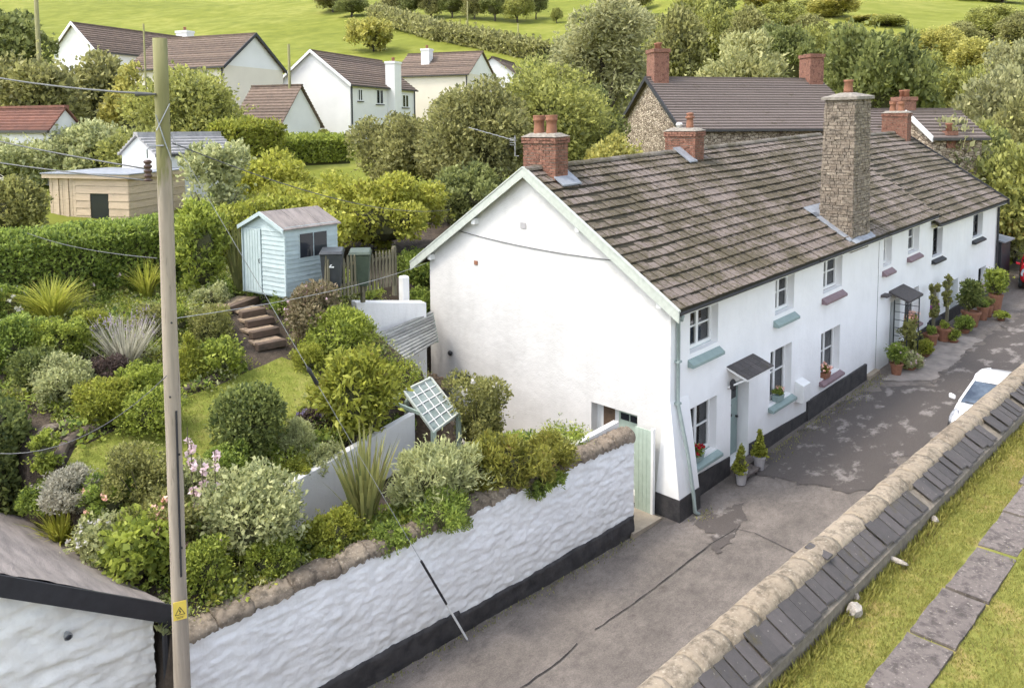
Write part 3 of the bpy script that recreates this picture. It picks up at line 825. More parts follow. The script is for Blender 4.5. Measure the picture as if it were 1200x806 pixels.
def wall_quads(mb, u0, u1, v0, v1, ops, P, depth):
    """flat wall with real openings; P(u,v,d) -> point, d = depth into the wall"""
    us = sorted({u0, u1, *[o[0] for o in ops], *[o[1] for o in ops]})
    vs = sorted({v0, v1, *[o[2] for o in ops], *[o[3] for o in ops]})
    idx = {}
    def vid(u, v):
        if (u, v) not in idx: idx[(u, v)] = len(mb.v); mb.v.append(P(u, v, 0))
        return idx[(u, v)]
    for a, b in zip(us[:-1], us[1:]):
        for c, d in zip(vs[:-1], vs[1:]):
            mu, mv = (a+b)/2, (c+d)/2
            if any(o[0] < mu < o[1] and o[2] < mv < o[3] for o in ops): continue
            mb.f.append((vid(a, c), vid(b, c), vid(b, d), vid(a, d)))
    for a, b, c, d in ops:
        q = [(a, c), (b, c), (b, d), (a, d)]
        for i in range(4):
            p0, p1 = q[i], q[(i+1) % 4]
            mb.add([P(*p0, 0), P(*p1, 0), P(*p1, depth), P(*p0, depth)], [(0, 1, 2, 3)])

def window(parent, x0, x1, z0, z1, frame='white_paint', sill=None, cols=2, rows=2, dep=.25, tf=TA, y=YF, sash=False, curt=True, silldrop=.10, sillout=.16):
    yw = y + dep
    fw = .075
    f = MB(tf)
    f.box((x0, yw-.05, z0), (x0+fw, yw+.03, z1)); f.box((x1-fw, yw-.05, z0), (x1, yw+.03, z1))
    f.box((x0+fw, yw-.05, z0), (x1-fw, yw+.03, z0+fw+.02)); f.box((x0+fw, yw-.05, z1-fw), (x1-fw, yw+.03, z1))
    cw = (x1-x0-2*fw)/cols
    zr0, zr1 = z0+fw+.02, z1-fw
    for c in range(1, cols):
        xc = x0+fw+cw*c
        f.box((xc-.05, yw-.045, zr0), (xc+.05, yw+.025, zr1))
    for r in range(1, rows):
        zc = zr0+(zr1-zr0)*r/rows
        for c in range(cols):
            f.box((x0+fw+cw*c+(.05 if c else 0), yw-.03, zc-.02), (x0+fw+cw*(c+1)-(.05 if c < cols-1 else 0), yw+.01, zc+.02))
    fo = wb(f, 'window', frame, parent)
    for c in range(cols):
        for r in range(rows):
            a0 = x0+fw+cw*c+(.05 if c else 0); a1 = x0+fw+cw*(c+1)-(.05 if c < cols-1 else 0)
            b0 = zr0+(zr1-zr0)*r/rows+(.02 if r else 0); b1 = zr0+(zr1-zr0)*(r+1)/rows-(.02 if r < rows-1 else 0)
            wb(MB(tf).box((a0, yw-.006, b0), (a1, yw+.0, b1)), 'pane', 'glass', fo)
    # room behind: dark box with curtains
    rm = MB(tf)
    rm.add([(x0, yw+.03, z0), (x1, yw+.03, z0), (x1, yw+.03, z1), (x0, yw+.03, z1), (x0-.2, yw+.7, z0-.2), (x1+.2, yw+.7, z0-.2), (x1+.2, yw+.7, z1+.2), (x0-.2, yw+.7, z1+.2)],
           [(4, 5, 6, 7), (0, 1, 5, 4), (1, 2, 6, 5), (2, 3, 7, 6), (3, 0, 4, 7)])
    wb(rm, 'room', 'dark', fo)
    if curt:
        cu = MB(tf)
        for s in (0, 1):
            w = (x1-x0)*.44; n = 12
            for i in range(n):
                u0, u1 = i/n, (i+1)/n
                xa = x0+.03+w*u0 if s == 0 else x1-.03-w*u0; xb = x0+.03+w*u1 if s == 0 else x1-.03-w*u1
                ya = yw+.10+.03*math.sin(i*2.1); yb = yw+.10+.03*math.sin((i+1)*2.1)
                cu.add([(xa, ya, z0+.02), (xb, yb, z0+.02), (xb, yb, z1-.02), (xa, ya, z1-.02)], [(0, 1, 2, 3)])
        wb(cu, 'curtain', 'curtain', fo)
    if sill:
        s = MB(tf)
        s.hexa([(x0-.08, y-sillout, z0-.14-silldrop), (x1+.08, y-sillout, z0-.14-silldrop), (x1+.08, y+.004, z0-.14-silldrop), (x0-.08, y+.004, z0-.14-silldrop),
                (x0-.08, y-sillout, z0-.07-silldrop), (x1+.08, y-sillout, z0-.07-silldrop), (x1+.08, y+.004, z0-.02-silldrop*.6), (x0-.08, y+.004, z0-.02-silldrop*.6)])
        s.hexa([(x0+.002, y+.004, z0-.02-silldrop*.6), (x1-.002, y+.004, z0-.02-silldrop*.6), (x1-.002, yw-.05, z0+.003), (x0+.002, yw-.05, z0+.003),
                (x0+.002, y+.004, z0-.018-silldrop*.6), (x1-.002, y+.004, z0-.018-silldrop*.6), (x1-.002, yw-.05, z0+.008), (x0+.002, yw-.05, z0+.008)])
        wb(s, 'sill', sill, fo)
    return fo

SL = Vector((0, YR, RIDGE-EAVE)); SLEN = SL.length; SU = SL.normalized(); SN = Vector((0, -SU.z, SU.y))
COURSES = 17; GAUGE = SLEN/COURSES
def tile_verts(w):
    """one interlocking tile: u across, v up the slope, n normal"""
    L = GAUGE+.07; h0, h1, th = .066, .004, .030
    a, b = .019, w-.019
    return [(a, 0, h0-th), (b, 0, h0-th), (b, L, h1-th), (a, L, h1-th), (a, 0, h0), (b, 0, h0), (b, L, h1), (a, L, h1)]
BOXF = [(0,3,2,1),(4,5,6,7),(0,1,5,4),(1,2,6,5),(2,3,7,6),(3,0,4,7)]
def roof(parent, x0, x1, tf, eave=EAVE, ridge=RIDGE, individual=0, seed=1, near=(-14.9, -9.7, 9)):
    rnd = random.Random(seed)
    xs = Vector(tf(1, 0, 0)) - Vector(tf(0, 0, 0)); xs.normalize()
    dz = eave-EAVE
    # sarking with moss showing in the joints, and rear slope
    m = MB(tf)
    e0 = .03
    m.hexa([(x0, 0, eave-.09), (x1, 0, eave-.09), (x1, YR, ridge-.09), (x0, YR, ridge-.09), (x0, 0, eave+.016), (x1, 0, eave+.016), (x1, YR, ridge+.016), (x0, YR, ridge+.016)])
    m.hexa([(x0, 2*YR, eave-.09), (x1, 2*YR, eave-.09), (x1, YR+.001, ridge-.09), (x0, YR+.001, ridge-.09), (x0, 2*YR, eave+.03), (x1, 2*YR, eave+.03), (x1, YR+.001, ridge+.03), (x0, YR+.001, ridge+.03)])
    ro = wb(m, 'roof', 'moss', parent)
    W = .315
    items = []
    for i in range(COURSES):
        off = (W/2 if i % 2 else 0)
        n = int((x1-x0)/W)+2
        for j in range(-1, n):
            a = x0 + j*W + off; b = a+W
            a2, b2 = max(a, x0), min(b, x1)
            if b2-a2 < .08: continue
            items.append((i, a2, b2-a2, abs(b2-a2-W) < 1e-6))
    me = None
    def org(i, a):
        y = YR*i/COURSES; sag = -.02*math.sin(a*.7+1)*math.sin(math.pi*i/COURSES) + .008*fract((a, i*.3, 0), 1.3)
        return Vector(tf(a, y, eave + (ridge-eave)*i/COURSES + sag))
    keep = []
    if individual:
        full = [it for it in items if it[3]]
        full.sort(key=lambda it: (org(it[0], it[1])-Vector(near)).length)
        keep = set(full[:individual])
        me = bpy.data.meshes.new('tile'); me.from_pydata(tile_verts(W), [], BOXF); me.materials.append(MAT['tile'])
        for it in sorted(keep):
            o = bpy.data.objects.new('tile', me); COL.objects.link(o)
            p = org(it[0], it[1]) + SN*rnd.uniform(-.004, .010)
            yw = rnd.uniform(-.012, .012)
            R = Matrix((xs, SU, SN)).transposed() @ Matrix.Rotation(yw, 3, 'Z')
            o.parent = ro
            o.matrix_basis = Matrix.Translation(p) @ R.to_4x4()
    mb = MB()
    for it in items:
        if it in keep: continue
        p = org(it[0], it[1]) + SN*rnd.uniform(-.004, .010); t = rnd.uniform(-.012, .012)
        mb.add([p + xs*(u - v*t) + SU*(v + u*t) + SN*n for u, v, n in tile_verts(it[2])], BOXF)
    kind(wb(mb, 'tile_field', 'tile', ro), 'stuff')
    # ridge tiles
    x = x0; k = 0
    while x < x1-.05:
        l = min(.45, x1-x); r = MB(); n = 7
        for e in (0, 1):
            for q in range(n):
                a = math.pi*(.04+.92*q/(n-1))
                r.v.append(tf(x + l*e*.985 + .0, YR - math.cos(a)*.155, ridge - .03 + math.sin(a)*.125 + .006*math.sin(k*2.3)))
        for q in range(n-1): r.f.append((q, q+1, n+q+1, n+q))
        r.f.append(tuple(range(n))); r.f.append(tuple(range(n, 2*n)))
        wb(r, 'ridge_tile', 'ridge', ro, smooth=False); x += l; k += 1
    # gutter with brackets
    g = MB(tf); n = 7
    for e in (x0+.02, x1-.02):
        for q in range(n):
            a = math.pi*q/(n-1); g.v.append((e, -.055 + math.cos(a)*.05, eave-.045 - math.sin(a)*.05))
    for q in range(n-1): g.f.append((q, q+1, n+q+1, n+q))
    g.f.append(tuple(range(n))); g.f.append(tuple(range(n, 2*n)))
    wb(g, 'gutter', 'gutter', parent)
    # soffit/fascia
    wb(MB(tf).box((x0+.05, .02, eave-.16), (x1-.0, .05, eave-.02)), 'fascia', 'white_paint', parent)
    return ro

def masonry(x0, x1, y0, y1, z0, z1, hr, lr, jt, jit, seed, tf=None, taper=0.0):
    """rubble or brick courses proud of a mortar core: returns one mesh builder"""
    rnd = random.Random(seed); mb = MB(tf)
    z = z0
    while z < z1-.01:
        h = min(rnd.uniform(*hr), z1-z)
        f = taper*(z-z0)/(z1-z0)
        X0, X1, Y0, Y1 = x0+f, x1-f, y0+f, y1-f
        for face in range(4):
            a0, a1 = (X0, X1) if face % 2 == 0 else (Y0, Y1)
            p = a0 + (0 if rnd.random() < .5 else -.5*lr[0]*0)
            first = True
            while p < a1-.02:
                l = rnd.uniform(*lr)*(.55 if first and int(z/hr[0]) % 2 else 1); first = False
                e = min(p+l, a1)
                if a1-e < lr[0]*.4: e = a1
                d = rnd.uniform(0, jit); dep = .05
                if face == 0: lo, hi = (p, Y0-d, z), (e-jt, Y0+dep, z+h-jt)
                elif face == 2: lo, hi = (p, Y1-dep, z), (e-jt, Y1+d, z+h-jt)
                elif face == 3: lo, hi = (X0-d, p, z), (X0+dep, e-jt, z+h-jt)
                else: lo, hi = (X1-dep, p, z), (X1+d, e-jt, z+h-jt)
                sk = [rnd.uniform(-1, 1)*jt*.5 for _ in range(8)]
                (ax, ay, az), (bx, by, bz) = lo, hi
                mb.hexa([(ax, ay, az+sk[0]), (bx, ay, az+sk[1]), (bx, by, az+sk[1]), (ax, by, az+sk[0]), (ax, ay, bz+sk[2]), (bx, ay, bz+sk[3]), (bx, by, bz+sk[3]), (ax, by, bz+sk[2])])
                p = e
        z += h
    return mb
def brick_stack(parent, x0, x1, y0, y1, z0, z1, pots, seed, tf=TA, potmat='terracotta'):
    c = MB(tf).box((x0+.012, y0+.012, z0), (x1-.012, y1-.012, z1-.02))
    ch = wb(c, 'chimney', 'mortar', parent)
    kind(wb(masonry(x0, x1, y0, y1, z0, z1-.2, (.078, .078), (.215, .235), .017, .008, seed, tf), 'brickwork', 'brick', ch), 'stuff')
    kind(wb(masonry(x0-.035, x1+.035, y0-.035, y1+.035, z1-.2, z1-.02, (.078, .078), (.215, .235), .016, .010, seed+1, tf), 'brick_cap', 'brick', ch), 'stuff')
    f = MB(tf); cx, cy = (x0+x1)/2, (y0+y1)/2
    f.hexa([(x0-.05, y0-.05, z1-.03), (x1+.05, y0-.05, z1-.03), (x1+.05, y1+.05, z1-.03), (x0-.05, y1+.05, z1-.03),
            (x0+.12, y0+.14, z1+.07), (x1-.12, y0+.14, z1+.07), (x1-.12, y1-.14, z1+.07), (x0+.12, y1-.14, z1+.07)])
    wb(f, 'flaunching', 'flaunch', ch)
    for (py, kind_) in pots:
        p = MB(tf)
        if kind_ == 'tall': prof = [(.16, 0), (.15, .06), (.135, .25), (.14, .36), (.165, .38), (.165, .42), (.15, .44), (.17, .5), (.17, .52), (.13, .52), (.12, .3)]
        elif kind_ == 'louvre': prof = [(.13, 0), (.12, .1), (.11, .28), (.10, .33), (.15, .36), (.16, .40), (.11, .42), (.10, .46), (.13, .48), (.11, .52), (.05, .54)]
        else: prof = [(.09, 0), (.09, .12), (.12, .13), (.10, .2), (.05, .22)]
        p.lathe(prof, (cx, py, z1+.02), 14)
        wb(p, 'chimney_pot', potmat if kind_ != 'cowl' else 'white_paint', ch, smooth=True)
    return ch

# ---------------- cottage with the gable
def build_cottage_a():
    t = thing('cottage', 'white end cottage with mossy tiled roof, wide gable and sage green door', 'house', (0.2, .28, 0))
    X1 = 7.30
    ops = [(1.0, 2.26, 3.62, 4.66), (.98, 2.26, .92, 2.28), (2.95, 3.86, .22, 2.36), (5.22, 6.34, 3.62, 4.66), (5.02, 6.28, 1.18, 2.66)]
    w = MB(TA); wall_quads(w, XG, X1, -1.2, EAVE-.03, ops, lambda u, v, d: (u, YF+d, v), .36)
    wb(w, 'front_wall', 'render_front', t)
    # gable: openings are (y0,y1,z0,z1)
    go = [(1.18, 2.58, .2, 2.16), (7.02, 7.92, 1.0, 1.82)]
    g = MB(); wall_quads(g, YF, 8.86, -1.2, EAVE-.12, go, lambda u, v, d: (XG+d, u, v), .30)
    k = (RIDGE-EAVE)/YR
    zt = lambda y: EAVE-.10 + k*min(y, 2*YR-y)
    g.add([(XG, YF, EAVE-.12), (XG, 8.86, EAVE-.12), (XG, 8.86, zt(8.86)), (XG, YR, zt(YR)), (XG, YF, zt(YF))], [(0, 1, 2, 3, 4)])
    g.add([(XG, 8.86, -1.2), (X1, 8.86, -1.2), (X1, 8.86, 5.0), (XG, 8.86, 5.0)], [(0, 1, 2, 3)])
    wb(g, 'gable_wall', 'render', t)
    # recessed gable entrance: pale green door with top light, side window
    wb(MB().box((XG+.24, 1.24, .2), (XG+.30, 1.90, 2.10)), 'gable_door', 'sage_pale', t)
    dl = [c for c in t.children if c.name.startswith('gable_door')][0]
    for y in (1.30, 1.59): wb(MB().box((XG+.225, y, 1.86), (XG+.236, y+.25, 2.02)), 'pane', 'dark_glass', dl)
    wb(MB().box((XG+.23, 1.90, .2), (XG+.30, 1.98, 2.16)), 'door_post', 'white_paint', t)
    gw = wb(MB().box((XG+.25, 1.98, 1.0), (XG+.30, 2.5, 2.12)), 'side_window', 'white_paint', t)
    wb(MB().box((XG+.238, 2.03, 1.05), (XG+.249, 2.38, 2.06)), 'pane', 'brown_glass', gw)
    wb(MB().box((XG+.24, 2.5, .2), (XG+.30, 2.58, 2.16)), 'door_post', 'white_paint', t)
    # small yard window
    sw = wb(MB().box((XG+.22, 7.02, 1.0), (XG+.28, 7.92, 1.82)), 'yard_window', 'white_paint', t)
    for y in (7.08, 7.5): wb(MB().box((XG+.205, y, 1.06), (XG+.219, y+.36, 1.76)), 'pane', 'dark_glass', sw)
    # roof, bargeboards, purlin ends
    roof(t, 0.02, X1, TA, individual=300, seed=3)
    b = MB()
    for s in (0, 1):
        e = (0, -.07, EAVE-.05) if s == 0 else (0, 2*YR+.07, EAVE-.05)
        pk = (0, YR, RIDGE+.02)
        for dz0, dz1, xx0, xx1 in ((-.20, .045, -.02, .015), (.045, .085, -.035, .06)):
            b.hexa([(xx0, e[1], e[2]+dz0), (xx1, e[1], e[2]+dz0), (xx1, pk[1], pk[2]+dz0), (xx0, pk[1], pk[2]+dz0),
                    (xx0, e[1], e[2]+dz1), (xx1, e[1], e[2]+dz1), (xx1, pk[1], pk[2]+dz1), (xx0, pk[1], pk[2]+dz1)])
    wb(b, 'bargeboard', 'barge', t)
    s = MB()
    for sgn in (0, 1):
        y0 = -.05 if sgn == 0 else 2*YR+.05
        s.add([(.02, y0, EAVE-.17), (XG, y0, EAVE-.17), (XG, YR, RIDGE-.10), (.02, YR, RIDGE-.10)], [(0, 1, 2, 3)])
    wb(s, 'soffit', 'barge', t)
    for y in (2.93, 6.75, 4.74, .5, 8.7): 
        z = EAVE-.16 + k*min(y, 2*YR-y)
        if y != 4.74: wb(MB().box((.04, y-.07, z-.16), (XG+.01, y+.07, z)), 'purlin_end', 'white_paint', t)
    # air grilles, vent, wall light
    v = wb(MB().box((XG-.02, 4.82, 6.30), (XG+.005, 5.02, 6.46)), 'air_grille', 'galv_pot', t)
    wb(MB().box((XG-.02, 6.72, 5.10), (XG+.005, 6.86, 5.22)), 'air_grille', 'terracotta', t)
    l = MB().tube([(XG, 7.90, 2.34), (XG-.06, 7.90, 2.34), (XG-.10, 7.90, 2.33)], [.05, .085, .06], 12); wb(l, 'wall_light', 'black_metal', t, smooth=True)
    n = 16; a, c = Vector((XG-.02, 7.6, 6.02)), Vector((XG-.02, 1.75, 5.80))
    wb(MB().tube([a.lerp(c, i/n) + Vector((0, 0, -.10*4*(i/n)*(1-i/n))) for i in range(n+1)], .011, 6), 'service_cable', 'cable', t)
    # battered corner, plinth
    m = MB(); 
    m.hexa([(XG-.06, -.04, .52), (.98, -.04, .56), (.98, YF+.002, .56), (XG-.06, .6, .52), (XG+.002, YF-.006, 2.7), (.965, YF-.006, 2.7), (.965, YF+.004, 2.7), (XG+.002, .42, 2.7)])
    wb(m, 'corner_batter', 'render_front', t)
    p = MB(); p.hexa([(XG-.09, -.09, -.4), (1.0, -.09, -.4), (1.0, YF+.002, -.4), (XG-.09, .62, -.4), (XG-.075, -.06, .52), (.99, -.06, .56), (.99, YF+.002, .56), (XG-.075, .60, .52)])
    p.box((1.0, YF-.035, -.4), (2.90, YF+.003, .62)); p.box((3.92, YF-.035, -.3), (X1-.02, YF+.003, .66))
    wb(p, 'plinth', 'plinth', t)
    # windows
    window(t, 1.0, 2.26, 3.62, 4.66, sill='sage', silldrop=.16)
    window(t, .98, 2.26, .92, 2.28, sill='sage', silldrop=.03)
    window(t, 5.22, 6.34, 3.62, 4.66, sill='sage', silldrop=.16)
    window(t, 5.02, 6.28, 1.18, 2.66, sill='sage', silldrop=.03)
    # sage door in its recess
    dy = YF+.30
    d = wb(MB(TA).box((3.0, dy, .24), (3.82, dy+.05, 2.32)), 'front_door', 'sage', t)
    for (a, b2, c, e) in ((3.08, 3.36, .42, 1.15), (3.46, 3.74, .42, 1.15)): wb(MB(TA).box((a, dy-.014, c), (b2, dy-.001, e)), 'door_panel', 'sage', d)
    for a in (3.10, 3.45): wb(MB(TA).box((a, dy-.014, 1.75), (a+.26, dy-.001, 2.15)), 'door_light', 'dark_glass', d)
    wb(MB(TA).box((3.32, dy-.02, 1.28), (3.52, dy-.001, 1.34)), 'letter_slot', 'black_metal', d)
    wb(MB(TA).tube([(3.74, dy, 1.22), (3.74, dy-.06, 1.22)], .03, 8), 'door_knob', 'black_metal', d)
    wb(MB(TA).tube([(3.42, dy, 1.6), (3.42, dy-.03, 1.6)], .04, 8), 'door_knocker', 'black_metal', d)
    wb(MB(TA).box((2.93, YF-.28, -.2), (3.90, dy, .20)), 'door_step', 'slab', t)
    # canopy
    cn = MB(TA); cn.hexa([(2.72, -.28, 2.60), (4.05, -.28, 2.60), (4.05, YF, 2.80), (2.72, YF, 2.80), (2.72, -.28, 2.66), (4.05, -.28, 2.66), (4.05, YF, 2.86), (2.72, YF, 2.86)])
    c_ = wb(cn, 'canopy', 'white_paint', t)
    rn = random.Random(2)
    for j in range(2):
        for i in range(6):
            x = 2.70 + i*.226 - (.0 if j else 0); y0 = -.31 + j*.29; z0 = 2.665 + j*.102
            wb(MB(TA).hexa([(x, y0, z0), (x+.218, y0, z0), (x+.218, y0+.33, z0+.11), (x, y0+.33, z0+.11), (x, y0, z0+.016), (x+.218, y0, z0+.016), (x+.218, y0+.33, z0+.124), (x, y0+.33, z0+.124)]), 'slate', 'slate', c_)
    for x in (2.78, 3.98): wb(MB(TA).beam((x, YF, 2.32), (x, -.2, 2.62), .04, .04), 'bracket', 'white_paint', c_)
    ln = MB(TA).lathe([(.05, 0), (.08, .05), (.08, .2), (.03, .27)], (2.82, YF-.12, 2.28), 8); wb(ln, 'door_lantern', 'black_metal', t)
    # meter box
    mbx = MB(TA); mbx.hexa([(6.52, YF-.26, .84), (6.98, YF-.26, .84), (6.98, YF+.002, .84), (6.52, YF+.002, .84), (6.52, YF-.26, 1.36), (6.98, YF-.26, 1.36), (6.98, YF+.002, 1.46), (6.52, YF+.002, 1.46)])
    wb(mbx, 'meter_box', 'white_paint', t, bev=.012)
    # down pipe
    wb(MB().tube([(.16, -.06, EAVE-.10), (.16, -.03, EAVE-.2), (.42, YF-.06, EAVE-.32), (.42, YF-.07, 2.65), (.50, -.02, 1.5), (.60, -.12, .55), (.62, -.16, .12), (.70, -.22, .06)], .045, 10), 'downpipe', 'downpipe', t, smooth=True)
    for z, y in ((3.6, YF-.07), (2.62, YF-.07)): wb(MB().box((.35, y-.055, z), (.49, y+.06, z+.05)), 'pipe_clip', 'downpipe', t)
    # brick chimney over the gable
    brick_stack(t, .62, 1.12, 4.16, 5.33, 7.1, 8.72, [(4.52, 'tall'), (4.97, 'tall')], 5)
    wb(MB(TA).hexa([(1.10, 3.95, 7.49), (1.32, 3.95, 7.49), (1.32, 4.62, 7.91), (1.10, 4.62, 7.91), (1.10, 3.95, 7.53), (1.32, 3.95, 7.53), (1.32, 4.62, 7.95), (1.10, 4.62, 7.95)]), 'flashing', 'lead', t)
    wb(MB(TA).hexa([(.58, 3.85, 7.42), (1.32, 3.85, 7.42), (1.32, 4.17, 7.63), (.58, 4.17, 7.63), (.58, 3.85, 7.46), (1.32, 3.85, 7.46), (1.32, 4.17, 7.67), (.58, 4.17, 7.67)]), 'flashing', 'lead', t)
    # TV aerial on its bracket
    a = wb(MB().tube([(.55, 5.42, 8.2), (.5, 5.52, 8.2), (.5, 5.52, 8.75)], .014, 6), 'aerial', 'cable_pale', t)
    am = MB().tube([(.5, 5.52, 8.62), (-.2, 6.62, 8.98)], .010, 6)
    for i in range(7):
        u = i/7; c = Vector((.5, 5.52, 8.62)).lerp(Vector((-.2, 6.62, 8.98)), u); am.tube([c+Vector((.18, .1, .0)), c-Vector((.18, .1, .0))], .006, 5)
    for i in range(4): am.tube([(.44+.03*i, 5.5, 8.5+.06*i), (.56, 5.78, 8.5+.06*i)], .006, 5)
    wb(am, 'aerial_arm', 'cable_pale', a)
    return t
MAT['brown_glass'] = simple('brown_blind_glass', lc(.16, .11, .075), lc(.10, .07, .05), 6, 0.2)

def build_cottage_b():
    t = thing('cottage', 'white middle cottage with mauve sills and a tall rubble stone chimney at the eave', 'house', (7.3, .28, .35))
    X0, X1 = 7.30, 12.60
    ops = [(8.28, 9.63, 3.62, 4.66), (8.24, 9.60, 1.0, 2.42)]
    w = MB(TA); wall_quads(w, X0, X1, -1.2, EAVE-.03, ops, lambda u, v, d: (u, YF+.012+d, v), .36)
    wb(w, 'front_wall', 'render_front', t)
    wb(MB(TA).box((X0, YF-.06, -.4), (X1-.9, YF+.014, .62)), 'plinth', 'plinth', t)
    wb(MB(TA).box((X1-.9, YF-.16, -.4), (X1, YF+.013, .22)), 'plinth_foot', 'concrete', t)
    roof(t, X0+.003, X1, TA, seed=8)
    window(t, 8.28, 9.63, 3.62, 4.66, sill='mauve', silldrop=.16, y=YF+.012)
    window(t, 8.24, 9.60, 1.0, 2.42, sill='mauve', silldrop=.03, y=YF+.012)
    brick_stack(t, 7.35, 7.88, 4.18, 5.32, 7.2, 8.55, [(4.55, 'louvre'), (4.95, 'cowl')], 15)
    wb(MB(TA).hexa([(6.95, 4.1, 7.54), (7.4, 4.1, 7.54), (7.4, 4.74, 7.98), (6.95, 4.74, 7.98), (6.95, 4.1, 7.58), (7.4, 4.1, 7.58), (7.4, 4.74, 8.02), (6.95, 4.74, 8.02)]), 'flashing', 'lead', t)
    # rubble stack rising from the front wall
    x0, x1, y0, y1 = 10.0, 11.38, .16, 1.24
    ch = wb(MB(TA).hexa([(x0+.02, y0+.02, 4.6), (x1-.02, y0+.02, 4.6), (x1-.02, y1-.02, 4.6), (x0+.02, y1-.02, 4.6), (x0+.10, y0+.10, 9.38), (x1-.10, y0+.10, 9.38), (x1-.10, y1-.10, 9.38), (x0+.10, y1-.10, 9.38)]), 'stone_chimney', 'mortar', t)
    kind(wb(masonry(x0, x1, y0, y1, 4.7, 9.36, (.055, .12), (.11, .34), .016, .03, 21, TA, taper=.075), 'stonework', 'chimney_stone', ch), 'stuff')
    cp = MB(TA); cp.hexa([(x0-.02, y0-.02, 9.36), (x1+.02, y0-.02, 9.36), (x1+.02, y1+.02, 9.36), (x0-.02, y1+.02, 9.36), (x0-.02, y0-.02, 9.45), (x1+.02, y0-.02, 9.45), (x1+.02, y1+.02, 9.45), (x0-.02, y1+.02, 9.45)])
    cp.hexa([(x0-.02, y0-.02, 9.45), (x1+.02, y0-.02, 9.45), (x1+.02, y1+.02, 9.45), (x0-.02, y1+.02, 9.45), (x0+.45, y0+.4, 9.58), (x1-.45, y0+.4, 9.58), (x1-.45, y1-.4, 9.58), (x0+.45, y1-.4, 9.58)])
    wb(cp, 'chimney_cap', 'flaunch', ch)
    wb(MB(TA).lathe([(.15, 0), (.14, .1), (.125, .34), (.15, .36), (.15, .42), (.10, .42)], ((x0+x1)/2, .7, 9.56), 14), 'chimney_pot', 'terracotta', ch, smooth=True)
    k = (RIDGE-EAVE)/YR
    sl = lambda y: EAVE + k*y + .075
    for nm, a0, a1, b0, b1 in (('flashing', x0-.30, x0+.03, .12, 1.35), ('flashing', x0-.15, x1+.12, -.02, .17), ('flashing', x1-.03, x1+.16, .12, 1.3), ('flashing', x0-.30, x1+.16, 1.18, 1.62)):
        wb(MB(TA).hexa([(a0, b0, sl(b0)-.03), (a1, b0, sl(b0)-.03), (a1, b1, sl(b1)-.03), (a0, b1, sl(b1)-.03), (a0, b0, sl(b0)), (a1, b0, sl(b0)), (a1, b1, sl(b1)), (a0, b1, sl(b1))]), nm, 'lead', ch)
    return t

def build_cottage_c():
    t = thing('cottage', 'white cottage with slate porch over a climber covered door, third along the terrace', 'house', (12.6, .28, .6))
    X0, X1 = 12.60, 17.75
    ops = [(13.0, 13.75, 3.62, 4.66), (15.35, 16.5, 3.68, 4.68), (13.8, 14.75, .05, 2.25), (15.2, 16.7, 1.0, 2.32)]
    w = MB(TA); wall_quads(w, X0, X1, -1.2, EAVE-.03, ops, lambda u, v, d: (u, YF+d, v), .36)
    wb(w, 'front_wall', 'render_front', t)
    wb(MB(TA).box((14.8, YF-.04, -.3), (X1, YF+.003, .55)), 'plinth', 'plinth', t)
    roof(t, X0+.003, X1, TA, seed=12)
    window(t, 13.0, 13.75, 3.62, 4.66, sill='mauve', cols=1, silldrop=.16)
    window(t, 15.35, 16.5, 3.68, 4.68, sill='mauve', silldrop=.12)
    window(t, 15.2, 16.7, 1.0, 2.32, sill='mauve', silldrop=.03)
    wb(MB(TA).box((13.84, YF+.3, .08), (14.7, YF+.35, 2.2)), 'front_door', 'sage', t)
    # porch: slate slab roof on a black trellis
    pr = wb(MB(TA).hexa([(13.6, -.40, 2.36), (15.0, -.40, 2.36), (15.0, YF, 2.62), (13.6, YF, 2.62), (13.6, -.40, 2.43), (15.0, -.40, 2.43), (15.0, YF, 2.69), (13.6, YF, 2.69)]), 'porch_roof', 'slate', t)
    wb(MB(TA).box((12.85, YF-.22, 2.62), (13.25, YF+.003, 2.70)), 'ledge', 'slate', t)
    tr = MB(TA)
    for x in (13.72, 14.86):
        for y in (-.32, .12): tr.tube([(x, y, -.1), (x, y, 2.38)], .022, 6)
        for z in np.arange(.3, 2.3, .28): tr.tube([(x, -.32, z), (x, .12, z)], .012, 5)
    wb(tr, 'porch_trellis', 'black_metal', t)
    return t

